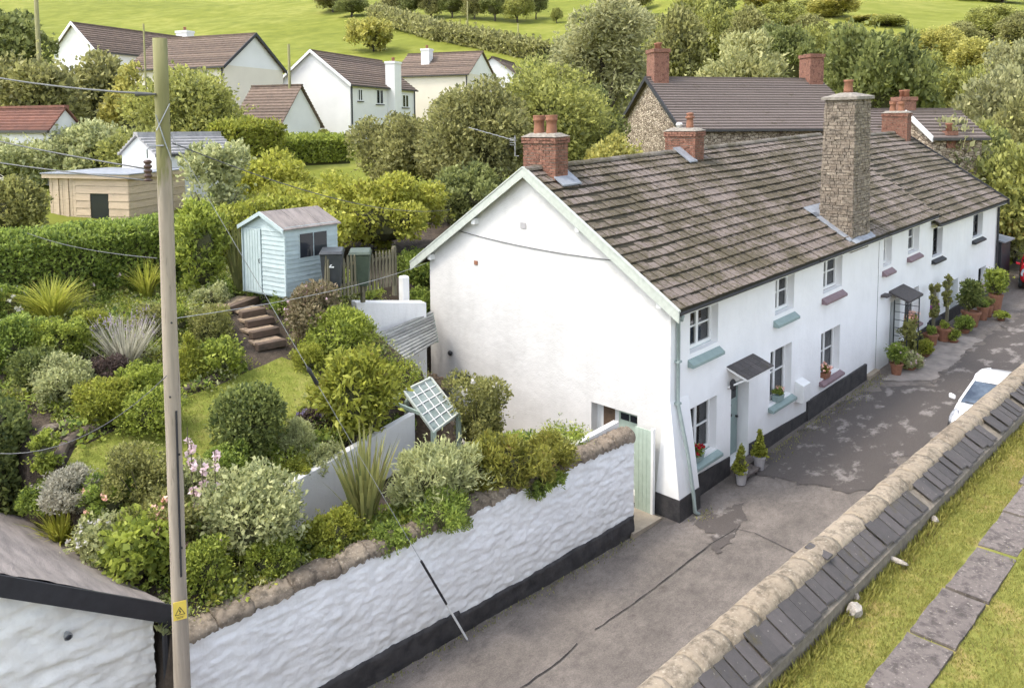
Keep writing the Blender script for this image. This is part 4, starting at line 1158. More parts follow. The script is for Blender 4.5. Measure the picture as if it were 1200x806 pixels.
def build_cottage_d():
    t = thing('cottage', 'white cottage with black window frames and lower eave at the far end', 'house', (17.75, .28, .9))
    X0, X1 = 17.75, 27.05; E, R = 4.79, 7.94
    ops = [(18.1, 19.25, 3.42, 4.55), (23.3, 24.75, 3.50, 4.58), (18.05, 19.05, 1.08, 2.22), (24.4, 25.55, .85, 2.0), (20.6, 21.5, .1, 2.1)]
    w = MB(TD); wall_quads(w, X0, X1, -1.2, E-.03, ops, lambda u, v, d: (u, YF+.015+d, v), .36)
    k = (R-E)/YR
    w.add([(X1, YF, -1.2), (X1, 2*YR, -1.2), (X1, 2*YR, E-.1), (X1, YR, R-.1), (X1, YF, E-.1)], [(0, 1, 2, 3, 4)])
    w.add([(X0, 0.3, E-.1), (X0, 2*YR, E-.1), (X0, YR, R-.1)], [(0, 1, 2)])
    wb(w, 'front_wall', 'render_front', t)
    wb(MB(TD).box((X0+.01, YF-.04, -.2), (X1, YF+.016, .95)), 'plinth', 'plinth', t)
    roof(t, X0+.003, X1+.35, TD, eave=E, ridge=R, seed=14)
    for o_ in ops[:4]: window(t, *o_, frame='black_paint', sill='black_paint', tf=TD, y=YF+.015, silldrop=.1)
    wb(MB(TD).box((20.6, YF+.3, .1), (21.5, YF+.35, 2.1)), 'front_door', 'sage', t)
    wb(MB(TD).hexa([(X1+.34, -.1, E-.2), (X1+.38, -.1, E-.2), (X1+.38, YR, R-.15), (X1+.34, YR, R-.15), (X1+.34, -.1, E+.07), (X1+.38, -.1, E+.07), (X1+.38, YR, R+.1), (X1+.34, YR, R+.1)]), 'bargeboard', 'black_paint', t)
    wb(MB(TD).tube([(X1-.08, YF-.06, E-.1), (X1-.08, YF-.06, .6)], .05, 8), 'downpipe', 'black_paint', t)
    brick_stack(t, 26.2, 26.75, 4.1, 5.3, 7.3, 8.95, [(4.5, 'tall'), (4.9, 'tall')], 31, TD)
    return t
CA = build_cottage_a(); CB = build_cottage_b(); CC = build_cottage_c(); CD = build_cottage_d()

# ---------------- pale green yard gate at the corner
def build_gate():
    t = thing('yard_gate', 'pale green boarded gate between the white wall and the gable corner', 'gate', (-.06, .84, 0))
    for i in range(4):
        y = .60 + i*.112
        wb(MB().box((-.075, y, .06), (-.045, y+.105, 2.02)), 'board', 'sage_pale', t)
    wb(MB().box((-.044, .60, .25), (-.01, 1.05, .35)), 'ledge', 'sage_pale', t)
    wb(MB().box((-.044, .60, 1.65), (-.01, 1.05, 1.75)), 'ledge', 'sage_pale', t)
    wb(MB().box((-.08, .53, -.02), (0.0, .595, 2.08)), 'gate_post', 'white_paint', t)
build_gate()

MAT['hazy_glass'] = simple('hazy_glass', lc(.30, .35, .33), lc(.16, .20, .19), 5, 0.15)
MAT['grey_slat'] = simple('grey_green_slat', lc(.42, .42, .395), lc(.25, .255, .24), 5, 0.8, rnd=0.3)
# ================================================================ GARDEN THINGS
def build_lawn():
    # mown grass strip between the beds, laid on the ground
    poly = [(-11.00, 5.22, 2.95), (-10.57, 5.81, 3.14), (-9.54, 6.13, 3.24), (-8.31, 6.49, 3.35), (-7.16, 6.76, 3.44), (-5.70, 7.16, 3.57), (-5.16, 6.47, 3.35), (-5.70, 5.60, 3.07), (-6.59, 5.06, 2.90), (-7.90, 4.21, 2.64), (-9.11, 3.92, 2.55), (-10.21, 3.92, 2.55), (-10.89, 4.29, 2.66)]
    bm = bmesh.new()
    c = Vector((0, 0, 0))
    for p in poly: c += Vector(p)/len(poly)
    n = 90; rim = []
    m = len(poly)
    for i in range(m):
        a, b = Vector(poly[i]), Vector(poly[(i+1) % m])
        for k in range(6): rim.append(a.lerp(b, k/6).xy)
    vv = [bm.verts.new((p.x, p.y, 0)) for p in rim]
    f = bm.faces.new(vv); bmesh.ops.triangulate(bm, faces=[f])
    for k in np.arange(-14, -2, .35): bmesh.ops.bisect_plane(bm, geom=bm.verts[:]+bm.edges[:]+bm.faces[:], plane_co=(k, 0, 0), plane_no=(1, 0, 0))
    for k in np.arange(2, 12, .35): bmesh.ops.bisect_plane(bm, geom=bm.verts[:]+bm.edges[:]+bm.faces[:], plane_co=(0, k, 0), plane_no=(0, 1, 0))
    for v in bm.verts: v.co.z = ground_z(v.co.x, v.co.y) + 0.07*fract((v.co.x, v.co.y, 0), 0.9) + .035
    bmesh.ops.recalc_face_normals(bm, faces=bm.faces)
    me = bpy.data.meshes.new('lawn'); bm.to_mesh(me); bm.free()
    kind(link('lawn', me, 'lawn', smooth=True), 'structure')
    return [Vector((p.x, p.y)) for p in rim]
LAWN = build_lawn()
gz = lambda x, y: ground_z(x, y) + (0.07*fract((x, y, 0), 0.9) if y > 1.1 else 0)

def log_edge(name, pts, r, label, seed):
    rnd = random.Random(seed)
    t = thing(name, label, 'edging', (*pts[0][:2], gz(*pts[0][:2])))
    for a, b in zip(pts[:-1], pts[1:]):
        a, b = Vector((a[0], a[1], gz(a[0], a[1])+r*.5)), Vector((b[0], b[1], gz(b[0], b[1])+r*.5))
        n = max(1, round((b-a).length/.7))
        for k in range(n):
            p, q = a.lerp(b, (k+.02)/n), a.lerp(b, (k+.98)/n)
            mb = MB().tube([p, p.lerp(q, .3), p.lerp(q, .7), q], [r*rnd.uniform(.85, 1.1) for _ in range(4)], 10)
            wb(mb, 'log', 'log', t, smooth=False)
log_edge('log_edging', [(-11.01, 5.46, 3.03), (-10.71, 5.92, 3.18), (-10.36, 6.18, 3.26), (-10.04, 6.23, 3.27)], .11, 'curved run of logs edging the lower corner of the lawn', 2)
log_edge('log_edging', [(-8.26, 6.69, 3.42), (-7.68, 6.88, 3.48), (-6.85, 7.18, 3.57)], .10, 'straight dark log edging between the lawn and the bed beside the pole', 3)
for i, (p, r) in enumerate([((-10.75, 6.56, 3.38), (.22, .16, .1)), ((-10.48, 6.58, 3.38), (.2, .13, .09)), ((-10.89, 6.44, 3.34), (.16, .14, .09)), ((-10.70, 6.24, 3.28), (.18, .12, .08)), ((-10.30, 6.58, 3.38), (.14, .12, .08))]):
    _k = rock('rockery_stone', (p[0], p[1], p[2]+.05), r, 20+i, ['flat brown rockery stone topmost behind the log edging', 'brown rockery stone second from the hedge behind the logs', 'brown rockery stone next to the clipped hedge', 'low brown rockery stone just behind the log edging', 'small brown rockery stone at the end of the rockery'][i])
    _k.data.materials.clear(); _k.data.materials.append(MAT['rubble'])

def build_steps():
    t = thing('garden_steps', 'flight of brown sleeper steps climbing from the lawn to the blue shed', 'steps', (-5.82, 7.41, 3.64))
    pts = [((303, 414), (336, 408)), ((296, 400), (328, 393)), ((291, 387), (322, 381)), ((287, 376), (312, 371)), ((268, 372), (304, 356))]
    A = [((-6.08, 7.55, 3.69), (-5.37, 7.51, 3.68)), ((-5.95, 8.07, 3.85), (-5.22, 8.09, 3.86)), ((-5.81, 8.57, 4.01), (-5.09, 8.57, 4.01)), ((-5.73, 9.03, 4.15), (-5.06, 9.06, 4.16)), ((-6.07, 9.24, 4.22), (-4.76, 9.99, 4.33))]
    for a, b in A:
        a, b = Vector(a), Vector(b); z = (a.z+b.z)/2
        d = (b-a).xy.normalized(); n = Vector((-d.y, d.x, 0)); n = n if n.y > 0 else -n
        a.z = b.z = z+.13
        wb(MB().beam(a+n*.1, b+n*.1, .2, .17), 'sleeper', 'sleeper', t, bev=.012)
        a.z = b.z = z+.17
        wb(MB().beam(a+n*.42, b+n*.42, .46, .05), 'tread', 'cobble', t)
build_steps()

def build_blue_shed():
    a, b = Vector((-5.05, 10.22, 4.71)), Vector((-4.63, 8.84, 5.02))
    t = thing('blue_shed', 'pale blue timber garden shed with felt roof beside the wheelie bins', 'shed', a)
    # axes: u along the door gable, v along the window side
    gl = Vector((-4.98, 10.37, 6.58)); gr = Vector((-4.70, 8.66, 6.56)); br = Vector((-3.22, 8.61, 6.71))
    u = (gr-gl); u.z = 0; W = u.length; u.normalize()
    v = Vector((-u.y, u.x, 0)); v = v if v.dot(br-gr) > 0 else -v
    L = 1.75; H = 1.78; P = 2.16; z0 = a.z-.1; o = Vector((gl.x, gl.y, z0))
    def pt(s, l, z): return o + u*s + v*l + Vector((0, 0, z))
    # lapped boards, one by one
    nb = 15; bh = H/nb
    def lap(p0, p1, out, z, h):
        mb = MB(); d = out*.022
        mb.hexa([p0+Vector((0,0,z))+d, p1+Vector((0,0,z))+d, p1+Vector((0,0,z))-out*.02, p0+Vector((0,0,z))-out*.02, p0+Vector((0,0,z+h))+out*.004, p1+Vector((0,0,z+h))+out*.004, p1+Vector((0,0,z+h))-out*.02, p0+Vector((0,0,z+h))-out*.02])
        return mb
    for i in range(nb):
        z = .05+i*bh
        if .95 < z+bh*.5 < 1.62:
            wb(lap(pt(W, 0, 0), pt(W, .42, 0), u, z, bh+.008), 'board', 'blue_paint', t); wb(lap(pt(W, 1.4, 0), pt(W, L, 0), u, z, bh+.008), 'board', 'blue_paint', t)
        else: wb(lap(pt(W, 0, 0), pt(W, L, 0), u, z, bh+.008), 'board', 'blue_paint', t)
        wb(lap(pt(.8, 0, 0), pt(W, 0, 0), -v, z, bh+.008), 'board', 'blue_paint', t)
    wb(MB().hexa([pt(0,0,0), pt(W-.02,.02,0), pt(W-.02,L,0), pt(0,L,0), pt(0,0,H), pt(W-.02,.02,H), pt(W-.02,L,H), pt(0,L,H)]), 'carcass', 'blue_paint', t)
    for l in (-.006, L): wb(MB().prism([pt(0,l,H), pt(W,l,H), pt(W/2,l,P)], v*.02), 'gable', 'blue_paint', t)
    dr = wb(MB().hexa([pt(.1,-.04,.05), pt(.78,-.04,.05), pt(.78,-.005,.05), pt(.1,-.005,.05), pt(.1,-.04,1.74), pt(.78,-.04,1.74), pt(.78,-.005,1.74), pt(.1,-.005,1.74)]), 'door', 'blue_paint', t)
    for i in range(1, 6): 
        s = .1+.68*i/6; wb(MB().hexa([pt(s-.006,-.045,.08), pt(s+.006,-.045,.08), pt(s+.006,-.039,.08), pt(s-.006,-.039,.08), pt(s-.006,-.045,1.70), pt(s+.006,-.045,1.70), pt(s+.006,-.039,1.70), pt(s-.006,-.039,1.70)]), 'door_batten', 'sage', dr)
    wb(MB().tube([pt(.74,-.04,.85), pt(.74,-.07,.85), pt(.74,-.07,.95), pt(.74,-.04,.95)], .01, 6), 'handle', 'black_metal', dr)
    wn_ = wb(MB().hexa([pt(W-.005,.42,.95), pt(W+.02,.42,.95), pt(W+.02,1.4,.95), pt(W-.005,1.4,.95), pt(W-.005,.42,1.66), pt(W+.02,.42,1.66), pt(W+.02,1.4,1.66), pt(W-.005,1.4,1.66)]), 'window', 'blue_paint', t)
    for l0, l1 in ((.46, .89), (.93, 1.36)): wb(MB().hexa([pt(W+.021,l0,1.0), pt(W+.03,l0,1.0), pt(W+.03,l1,1.0), pt(W+.021,l1,1.0), pt(W+.021,l0,1.62), pt(W+.03,l0,1.62), pt(W+.03,l1,1.62), pt(W+.021,l1,1.62)]), 'pane', 'dark_glass', wn_)
    for s0, s1 in ((-.08, W/2), (W+.08, W/2)):
        r = MB(); sl = (P-H)/(W/2)
        z_0 = H - .08*sl
        n = 3
        for i in range(n):
            l0, l1 = -.1+(L+.2)*i/n, -.1+(L+.2)*(i+1)/n-.012
            wb(MB().hexa([pt(s0,l0,z_0+.02), pt(s1,l0,P+.02), pt(s1,l1,P+.02), pt(s0,l1,z_0+.02), pt(s0,l0,z_0+.05), pt(s1,l0,P+.05), pt(s1,l1,P+.05), pt(s0,l1,z_0+.05)]), 'roof_panel', 'felt', t)
        wb(MB().hexa([pt(s0,-.13,z_0-.05), pt(s1,-.13,P-.05), pt(s1,-.10,P-.05), pt(s0,-.10,z_0-.05), pt(s0,-.13,z_0+.055), pt(s1,-.13,P+.055), pt(s1,-.10,P+.055), pt(s0,-.10,z_0+.055)]), 'bargeboard', 'blue_paint', t)
    for (s, l) in ((W+.01, -.02), (0, -.02)):
        wb(MB().hexa([pt(s-.03,l-.015,0), pt(s+.02,l-.015,0), pt(s+.02,l+.04,0), pt(s-.03,l+.04,0), pt(s-.03,l-.015,H), pt(s+.02,l-.015,H), pt(s+.02,l+.04,H), pt(s-.03,l+.04,H)]), 'corner_trim', 'blue_paint', t)
build_blue_shed()

def wheelie(loc, rz, mat, label, digit=None):
    t = thing('wheelie_bin', label, 'bin', loc, rz)
    b = MB(); b.hexa([(-.22,-.26,.08), (.22,-.26,.08), (.22,.26,.08), (-.22,.26,.08), (-.28,-.34,.94), (.28,-.34,.94), (.28,.34,.94), (-.28,.34,.94)]); b.build('body', mat, t, bev=.02)
    l = MB(); l.hexa([(-.31,-.38,.94), (.31,-.38,.94), (.31,.36,.94), (-.31,.36,.94), (-.27,-.33,1.02), (.27,-.33,1.02), (.27,.30,1.05), (-.27,.30,1.05)]); l.build('lid', mat, t, bev=.015)
    MB().tube([(-.27,.38,.96), (.27,.38,.96)], .02, 8).build('handle', mat, t)
    for s in (-.25, .25): MB().tube([(s-.03,.24,.1), (s+.03,.24,.1)], .1, 12).build('wheel', 'rubber', t)
    if digit:
        cu = bpy.data.curves.new('house_number', 'FONT'); cu.body = digit; cu.size = .34; cu.align_x = 'CENTER'; cu.extrude = .002
        me = bpy.data.meshes.new_from_object(bpy.data.objects.new('house_number', cu)); me.materials.clear()
        o = link('house_number', me, 'white_paint', t, loc=(0, -.322, .60)); o.rotation_euler = (rad(84.5), 0, 0)
    return t
_p = Vector((-3.71, 8.04, 4.82))
wheelie((_p.x, _p.y, _p.z+.0), rad(-38), 'plastic_grey', 'dark grey wheelie bin marked 2 next to the blue shed', '2')
_p = Vector((-2.72, 8.30, 4.66))
wheelie((_p.x+.05, _p.y, _p.z), rad(-38), 'plastic_green', 'dark green wheelie bin behind the picket fence')

def build_fence():
    a, b = Vector((-3.98, 7.86, 4.62)), Vector((-1.31, 8.58, 4.49))
    t = thing('picket_fence', 'weathered picket fence above the white retaining wall', 'fence', a)
    n = 20; rnd = random.Random(3)
    d = (b-a).normalized(); r = Vector((-d.y, d.x, 0)).normalized(); r = r if r.y < 0 else -r
    for i in range(n):
        p = a.lerp(b, i/(n-1)); h = 1.05 + rnd.uniform(-.03, .03); w = .038
        dd = Vector((d.x, d.y, 0)).normalized()*w; th = r*.02; up = Vector((0, 0, 1)); tl = dd*rnd.uniform(-.4, .4)
        q = [p-dd+r*.03, p+dd+r*.03, p+dd+r*.05, p-dd+r*.05]
        mb = MB(); mb.hexa(q + [x+up*(h-.08)+tl for x in q])
        o = len(mb.v); tp = [p+r*.03+up*h+tl, p+r*.05+up*h+tl]
        mb.add([q[0]+up*(h-.08)+tl, q[1]+up*(h-.08)+tl, tp[0], q[3]+up*(h-.08)+tl, q[2]+up*(h-.08)+tl, tp[1]], [(0, 1, 2), (3, 5, 4), (0, 2, 5, 3), (1, 4, 5, 2)])
        wb(mb, 'picket', 'picket', t)
    for z in (.28, .82): wb(MB().beam(a+Vector((0, 0, z)), b+Vector((0, 0, z)), .035, .08), 'rail', 'picket', t)
    for u in (0, .5, 1.0): p = a.lerp(b, u); wb(MB().box((p.x-.05, p.y-.02, p.z-.3), (p.x+.05, p.y+.08, p.z+1.12)), 'post', 'picket', t)
build_fence()

def build_retaining():
    a, b = Vector((-2.72, 8.55, 4.27)), Vector((-0.63, 9.03, 4.43))
    c = Vector((-0.88, 8.24, 4.03))
    t = thing('retaining_wall', 'white retaining wall below the picket fence behind the gable', 'wall', (a.x, a.y, 1.4))
    m = MB()
    a0, c0 = Vector((a.x, a.y-.1, 1.2)), Vector((c.x+.3, c.y-.15, 1.2))
    m.hexa([a0, c0, c0+Vector((.1, .4, 0)), a0+Vector((.1, .4, 0)), a0+Vector((0, 0, a.z-1.25)), c0+Vector((0, 0, c.z-1.3)), c0+Vector((.1, .4, c.z-1.3)), a0+Vector((.1, .4, a.z-1.25))])
    wb(m, 'wall_face', 'limewash', t)
    p = Vector((-0.76, 8.87, 4.42)); wb(MB().box((p.x-.12, p.y-.1, 2.2), (p.x+.12, p.y+.14, p.z+.22)), 'pier', 'limewash', t, bev=.03)
build_retaining()

def build_leanto():
    # slatted passage roof beside the gable and the cobbled yard under it
    A, B, C_, E = Vector((-2.69, 7.71, 3.40)), Vector((-2.62, 6.46, 3.04)), Vector((-0.68, 7.50, 2.98)), Vector((-0.24, 8.25, 3.57))
    t = thing('slatted_roof', 'grey green slatted passage roof next to the gable corner', 'roof', (B.x, B.y, 1.5))
    n = 11
    for i in range(n):
        u = i/(n-1); p, q = A.lerp(B, u), E.lerp(C_, u)
        wb(MB().beam(p, q, .11, .04), 'slat', 'grey_slat', t)
    wb(MB().beam(A-Vector((0, 0, .06)), B-Vector((0, 0, .06)), .08, .08), 'beam', 'sage_pale', t)
    wb(MB().beam(E-Vector((0, 0, .06)), C_-Vector((0, 0, .06)), .08, .08), 'beam', 'sage_pale', t)
    for p in (A, B): wb(MB().box((p.x-.05, p.y-.05, 1.4), (p.x+.05, p.y+.05, p.z-.1)), 'post', 'sage_pale', t)
    c = MB(); rnd = random.Random(5)
    # cobbled ramp
    o = Vector((0.34, 9.67, 1.50))
    yd = bpy.data.objects.new('yard_path', None); COL.objects.link(yd); kind(yd, 'structure'); yd.location = o
    for i in range(26):
        for j in range(16):
            x, y = -3.2+i*.17+(j % 2)*.08, -1.9+j*.17
            w = rnd.uniform(.07, .082); h = rnd.uniform(.0, .03); z = .03+h+.09*y*0
            if o.x+x > .12: continue
            c.box((x-w, y-w, -.1), (x+w, y+w, z))
    kind(c.build('cobble_field', 'cobble', yd), 'stuff')
build_leanto()

def build_garden_wall():
    a, b = Vector((-7.89, 3.12, 2.48)), Vector((-4.15, 4.10, 2.62))
    t = thing('bed_wall', 'low white rendered wall holding up the flower bed below the arch', 'wall', (a.x, a.y, 1.6))
    d = (b-a); n = Vector((-d.y, d.x, 0)).normalized()*.16
    a0, b0 = Vector((a.x, a.y, 1.5)), Vector((b.x, b.y, 1.5))
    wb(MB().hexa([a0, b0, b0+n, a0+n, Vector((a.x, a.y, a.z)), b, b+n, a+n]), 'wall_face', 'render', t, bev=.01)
build_garden_wall()

def build_arch():
    # pitched garden arch: two trellis panels meeting at a ridge over four posts
    R0, R1 = Vector((-4.00, 4.70, 2.95)), Vector((-3.04, 4.89, 2.99))   # ridge ends
    Q0, Q1 = Vector((-3.94, 3.71, 2.23)), Vector((-3.01, 3.93, 2.36))   # right panel foot
    P0 = Vector((-4.62, 4.85, 2.49)); P1 = P0 + (R1-R0)               # left panel foot
    t = thing('garden_arch', 'pale green garden arch with a glazed lattice roof beside the white rose', 'arch', (P0.x, P0.y, 2.0))
    f = MB()
    for a, b in ((R0, R1), (Q0, Q1), (R0, Q0), (R1, Q1)): f.beam(a, b, .05, .05)
    pan = wb(f, 'lattice_panel', 'barge', t)
    bars = MB()
    for i in range(1, 4): u = i/4; bars.beam(R0.lerp(R1, u), Q0.lerp(Q1, u), .018, .02)
    wb(bars, 'glazing_bar', 'white_paint', pan)
    bars = MB()
    for i in range(1, 5): u = i/5; bars.beam(R0.lerp(Q0, u), R1.lerp(Q1, u), .022, .02)
    wb(bars, 'glazing_bar', 'white_paint', pan)
    for i in range(4):
        for j in range(5):
            c = [R0.lerp(R1, (i+e)/4).lerp(Q0.lerp(Q1, (i+e)/4), (j+h)/5) for e, h in ((.06, .06), (.94, .06), (.94, .94), (.06, .94))]
            dz = Vector((0, 0, -.012))
            wb(MB().hexa([p+dz*1.5 for p in c] + [p+dz for p in c]), 'pane', 'hazy_glass', pan)
    f = MB()
    for a, b in ((R0, P0), (R1, P1)): f.beam(a, b, .07, .09)
    wb(f, 'rafter', 'sage_pale', t)
    wb(MB().beam(R0.lerp(P0, .45), R0.lerp(Q0, .55), .06, .07), 'collar_tie', 'sage_pale', t)
    for p in (P0, P1, Q0, Q1): wb(MB().box((p.x-.045, p.y-.045, gz(p.x, p.y)-.4), (p.x+.045, p.y+.045, p.z+.02)), 'post', 'sage_pale', t)
build_arch()

# ---------------- stay wire with sleeve and insulator, cables
def build_stay():
    a, b = PB.lerp(PT, .90), Vector((-5.75, .58, -.29))
    t = thing('stay_wire', 'diagonal steel stay wire with insulator running from the pole to the road edge', 'wire', b)
    wb(MB().tube([a, b], .0048, 6), 'strand', 'cable_pale', t)
    u = lambda s: a.lerp(b, s)
    wb(MB().tube([u(.80), u(.905)], .022, 8), 'guard_sleeve', 'black_paint', t)
    wb(MB().tube([u(.905), u(.995)], .02, 8), 'guard_tube', 'white_paint', t)
    wb(MB().tube([u(.395), u(.40), u(.412), u(.425), u(.43)], [.01, .035, .025, .035, .01], 10), 'insulator', 'black_metal', t, smooth=True)
build_stay()
_q = lambda z: PB.lerp(PT, (z-PB.z)/(PT.z-PB.z))
wire('overhead_wire', _q(9.42)+Vector((-.1, -.05, 0)), (-12.04, 16.13, 11.25), .25, .022, 'cable', 'thick upper cable clamped near the top of the pole')
wire('overhead_wire', _q(8.45)+Vector((-.22, .05, 0)), (-12.14, 16.05, 9.63), .12, .016, 'cable', 'upper of two wires tied to the brown insulator')
wire('overhead_wire', _q(8.3)+Vector((-.22, .05, 0)), (-12.18, 16.00, 8.86), .12, .016, 'cable', 'lower of two wires tied to the brown insulator')
wire('overhead_wire', _q(8.78)+Vector((.12, .0, 0)), (0.72, 8.48, 6.51), .35, .012, 'cable', 'thin service wire sloping from the pole to the terrace eave')
wire('overhead_wire', _q(5.7)+Vector((-.1, -.1, 0)), (-12.82, 3.37, 4.65), .5, .009, 'cable', 'slack grey cable drooping from the pole across the beds')
wire('overhead_wire', _q(6.4)+Vector((.1, .1, 0)), (-0.26, 8.44, 5.02), .15, .008, 'cable_pale', 'thin pale wire crossing the shed toward the gable corner')
wire('overhead_wire', _q(7.25)+Vector((-.1, .1, 0)), (-9.34, 14.28, 6.37), .12, .009, 'cable', 'dark wire crossing in front of the larch cabin')

# ================================================================ PLANTS
MAT['dark_fill'] = simple('dark_inner_fill', lc(.085, .085, .035), lc(.045, .045, .018), 22, 0.95, 0.9, 30)  # dark filler colour, stands in for the shade inside foliage
def rs(seed): return np.random.RandomState(seed)
def unit(v): return v/np.maximum(np.linalg.norm(v, axis=1, keepdims=True), 1e-9)
def leaf_arrays(P, D, S, asp, R, fold=.12):
    n = len(P)
    D = unit(D); side = unit(np.cross(D, R.normal(size=(n, 3)))); nn = np.cross(side, D)
    S = S[:, None]
    a = P - D*S*.5; b = P + side*S*asp*.5 + nn*S*fold; c = P + D*S*.5 - nn*S*fold; d = P - side*S*asp*.5 + nn*S*fold
    return np.stack([a, b, c, d], 1).reshape(-1, 3)
def quad_mesh(name, V, mat):
    n = len(V)//4
    me = bpy.data.meshes.new(name)
    me.vertices.add(n*4); me.vertices.foreach_set('co', V.astype(np.float32).ravel())
    me.loops.add(n*4); me.loops.foreach_set('vertex_index', np.arange(n*4, dtype=np.int32))
    me.polygons.add(n); me.polygons.foreach_set('loop_start', np.arange(n, dtype=np.int32)*4)
    me.polygons.foreach_set('loop_total', np.full(n, 4, np.int32))
    me.update(calc_edges=True)
    me.materials.append(MAT[mat])
    return me
def dirs(R, n, up=0.0):
    v = R.normal(size=(n, 3)); v = unit(v); v[:, 2] += up; return unit(v)
def bush_leaves(w, h, leaf, seed, cover=2.4, asp=.55, maxn=8000, clumps=None, droop=0.0, upright=0.3, shape='round', d=None, rough=1.0):
    """clumped foliage filling an uneven dome w x d x h standing on z=0"""
    R = rs(seed); d = d or w
    area = math.pi*((w+d)/2*h*.9 + w*d/3)
    n = int(cover*area/(leaf*leaf*asp*.5))
    if n > maxn: leaf *= math.sqrt(n/maxn); n = maxn
    k = clumps or int(16 + 10*area**.5)
    k = int(k*1.5); C = dirs(R, k, .25); rr = R.uniform(.35, .95, k)
    ax = np.array([w/2, d/2, h/2])
    cen = C*rr[:, None]*ax + np.array([0, 0, h*.5])
    if shape == 'cone':
        tz = R.uniform(0, 1, k)**1.3; an = R.uniform(0, 2*math.pi, k); r = (1-tz)*.8
        cen = np.stack([np.cos(an)*r*w/2*.7, np.sin(an)*r*d/2*.7, tz*h*.92+.03*h], 1)
        rc = (.10 + .22*(1-tz))*min(w, d)
    elif shape == 'loose':
        cen[:, 2] = h*R.uniform(.15, .98, k); rc = R.uniform(.10, .2, k)*min(w, d, 1.3*h)
    elif shape == 'ball':
        cen = C*.62*ax + np.array([0, 0, h*.5]); rc = np.full(k, .26*min(w, h))
    else:
        rc = R.uniform(.09, .25, k)*min(w, d, h*1.2)*rough
    wgt = rc**2; wgt /= wgt.sum()
    ci = R.choice(k, n, p=wgt)
    o = dirs(R, n, .15)
    rad_ = rc[ci]*R.uniform(.55, 1.05, n)
    P = cen[ci] + o*rad_[:, None]
    P[:, 2] = np.maximum(P[:, 2], .02*h)
    outp = unit(P - np.array([0, 0, h*.3]))
    D = o*.5 + outp*.35 + R.normal(size=(n, 3))*.55 + np.array([0, 0, upright-droop])
    S = leaf*R.uniform(.45, 1.45, n)
    V = leaf_arrays(P, D, S, asp, R)
    if shape in ('round', 'loose') and w > .5:
        # shoots standing proud of the dome
        ns = 26; sd_ = dirs(R, ns, .55); st = sd_*np.array([w/2, d/2, h/2])*.8 + np.array([0, 0, h*.5]); ln = R.uniform(.08, .26, ns)*min(w, h); m = 11
        u = np.tile(np.linspace(0, 1, m), ns); si = np.repeat(np.arange(ns), m)
        Q = st[si] + sd_[si]*(ln[si]*u)[:, None] + R.normal(size=(ns*m, 3))*leaf*.45
        V = np.concatenate([V, leaf_arrays(Q, sd_[si]+R.normal(size=(ns*m, 3))*.6, leaf*R.uniform(.5, 1.1, ns*m), asp, R)])
    return V
def core_mesh(name, w, d, h, seed, shape='round'):  # solid lump added to block see-through, dark colour imitates inner shade
    bm = bmesh.new(); bmesh.ops.create_icosphere(bm, subdivisions=2, radius=1)
    for v in bm.verts:
        q = 1 + .3*fract(v.co, 1.5, seed)
        f = .56 if shape != 'cone' else .55*(1-.8*max(0, v.co.z*.5+.5))
        v.co = Vector((v.co.x*w/2*f*q, v.co.y*d/2*f*q, h*.44 + v.co.z*h*.44*(.74 if shape != 'cone' else 1)*q))
        v.co.z = max(v.co.z, -.05)
    me = bpy.data.meshes.new(name); bm.to_mesh(me); bm.free(); me.materials.append(MAT['dark_fill']); return me
SEED = [100]
def bush(name, label, cat, P, mat, leaf=.07, dep=None, flowers=None, group=None, rz=None, core=True, **kw):
    x, y, z, w, h = P; SEED[0] += 1; sd = SEED[0]; w *= .86; h *= .86
    if dep: dep *= .86
    kw.setdefault('maxn', 9000)
    leaf *= .85
    t = thing(name, label, cat, (x, y, z-.05), rz if rz is not None else (-.785 if dep else sd*1.3), group)
    d = dep or w
    link('foliage', quad_mesh('foliage', bush_leaves(w, h, leaf, sd, d=d, **kw), mat), mat, t)
    if core: link('dark_core', core_mesh('dark_core', w, d, h, sd, kw.get('shape', 'round')), 'dark_fill', t)
    else:
        st = MB(); rnd = random.Random(sd)
        for i in range(7):
            a = rnd.uniform(0, 6.28); r = rnd.uniform(.2, .45)
            st.tube([(0, 0, 0), (math.cos(a)*w*r*.4, math.sin(a)*d*r*.4, h*.45), (math.cos(a)*w*r, math.sin(a)*d*r, h*rnd.uniform(.75, .95))], [.018, .012, .006], 5)
        st.build('stem', 'stem', t)
    if flowers:
        fm, cnt, fs = flowers; R = rs(sd+5)
        o = dirs(R, cnt, .6); c = o*np.array([w/2*.96, d/2*.96, h*.5]) + np.array([0, 0, h*.5])
        V = []
        for k in range(7):
            V.append(leaf_arrays(c + R.normal(size=(cnt, 3))*fs*.35, dirs(R, cnt, .4), np.full(cnt, fs), .8, R))
        link('blossom', quad_mesh('blossom', np.concatenate(V), fm), fm, t)
    return t
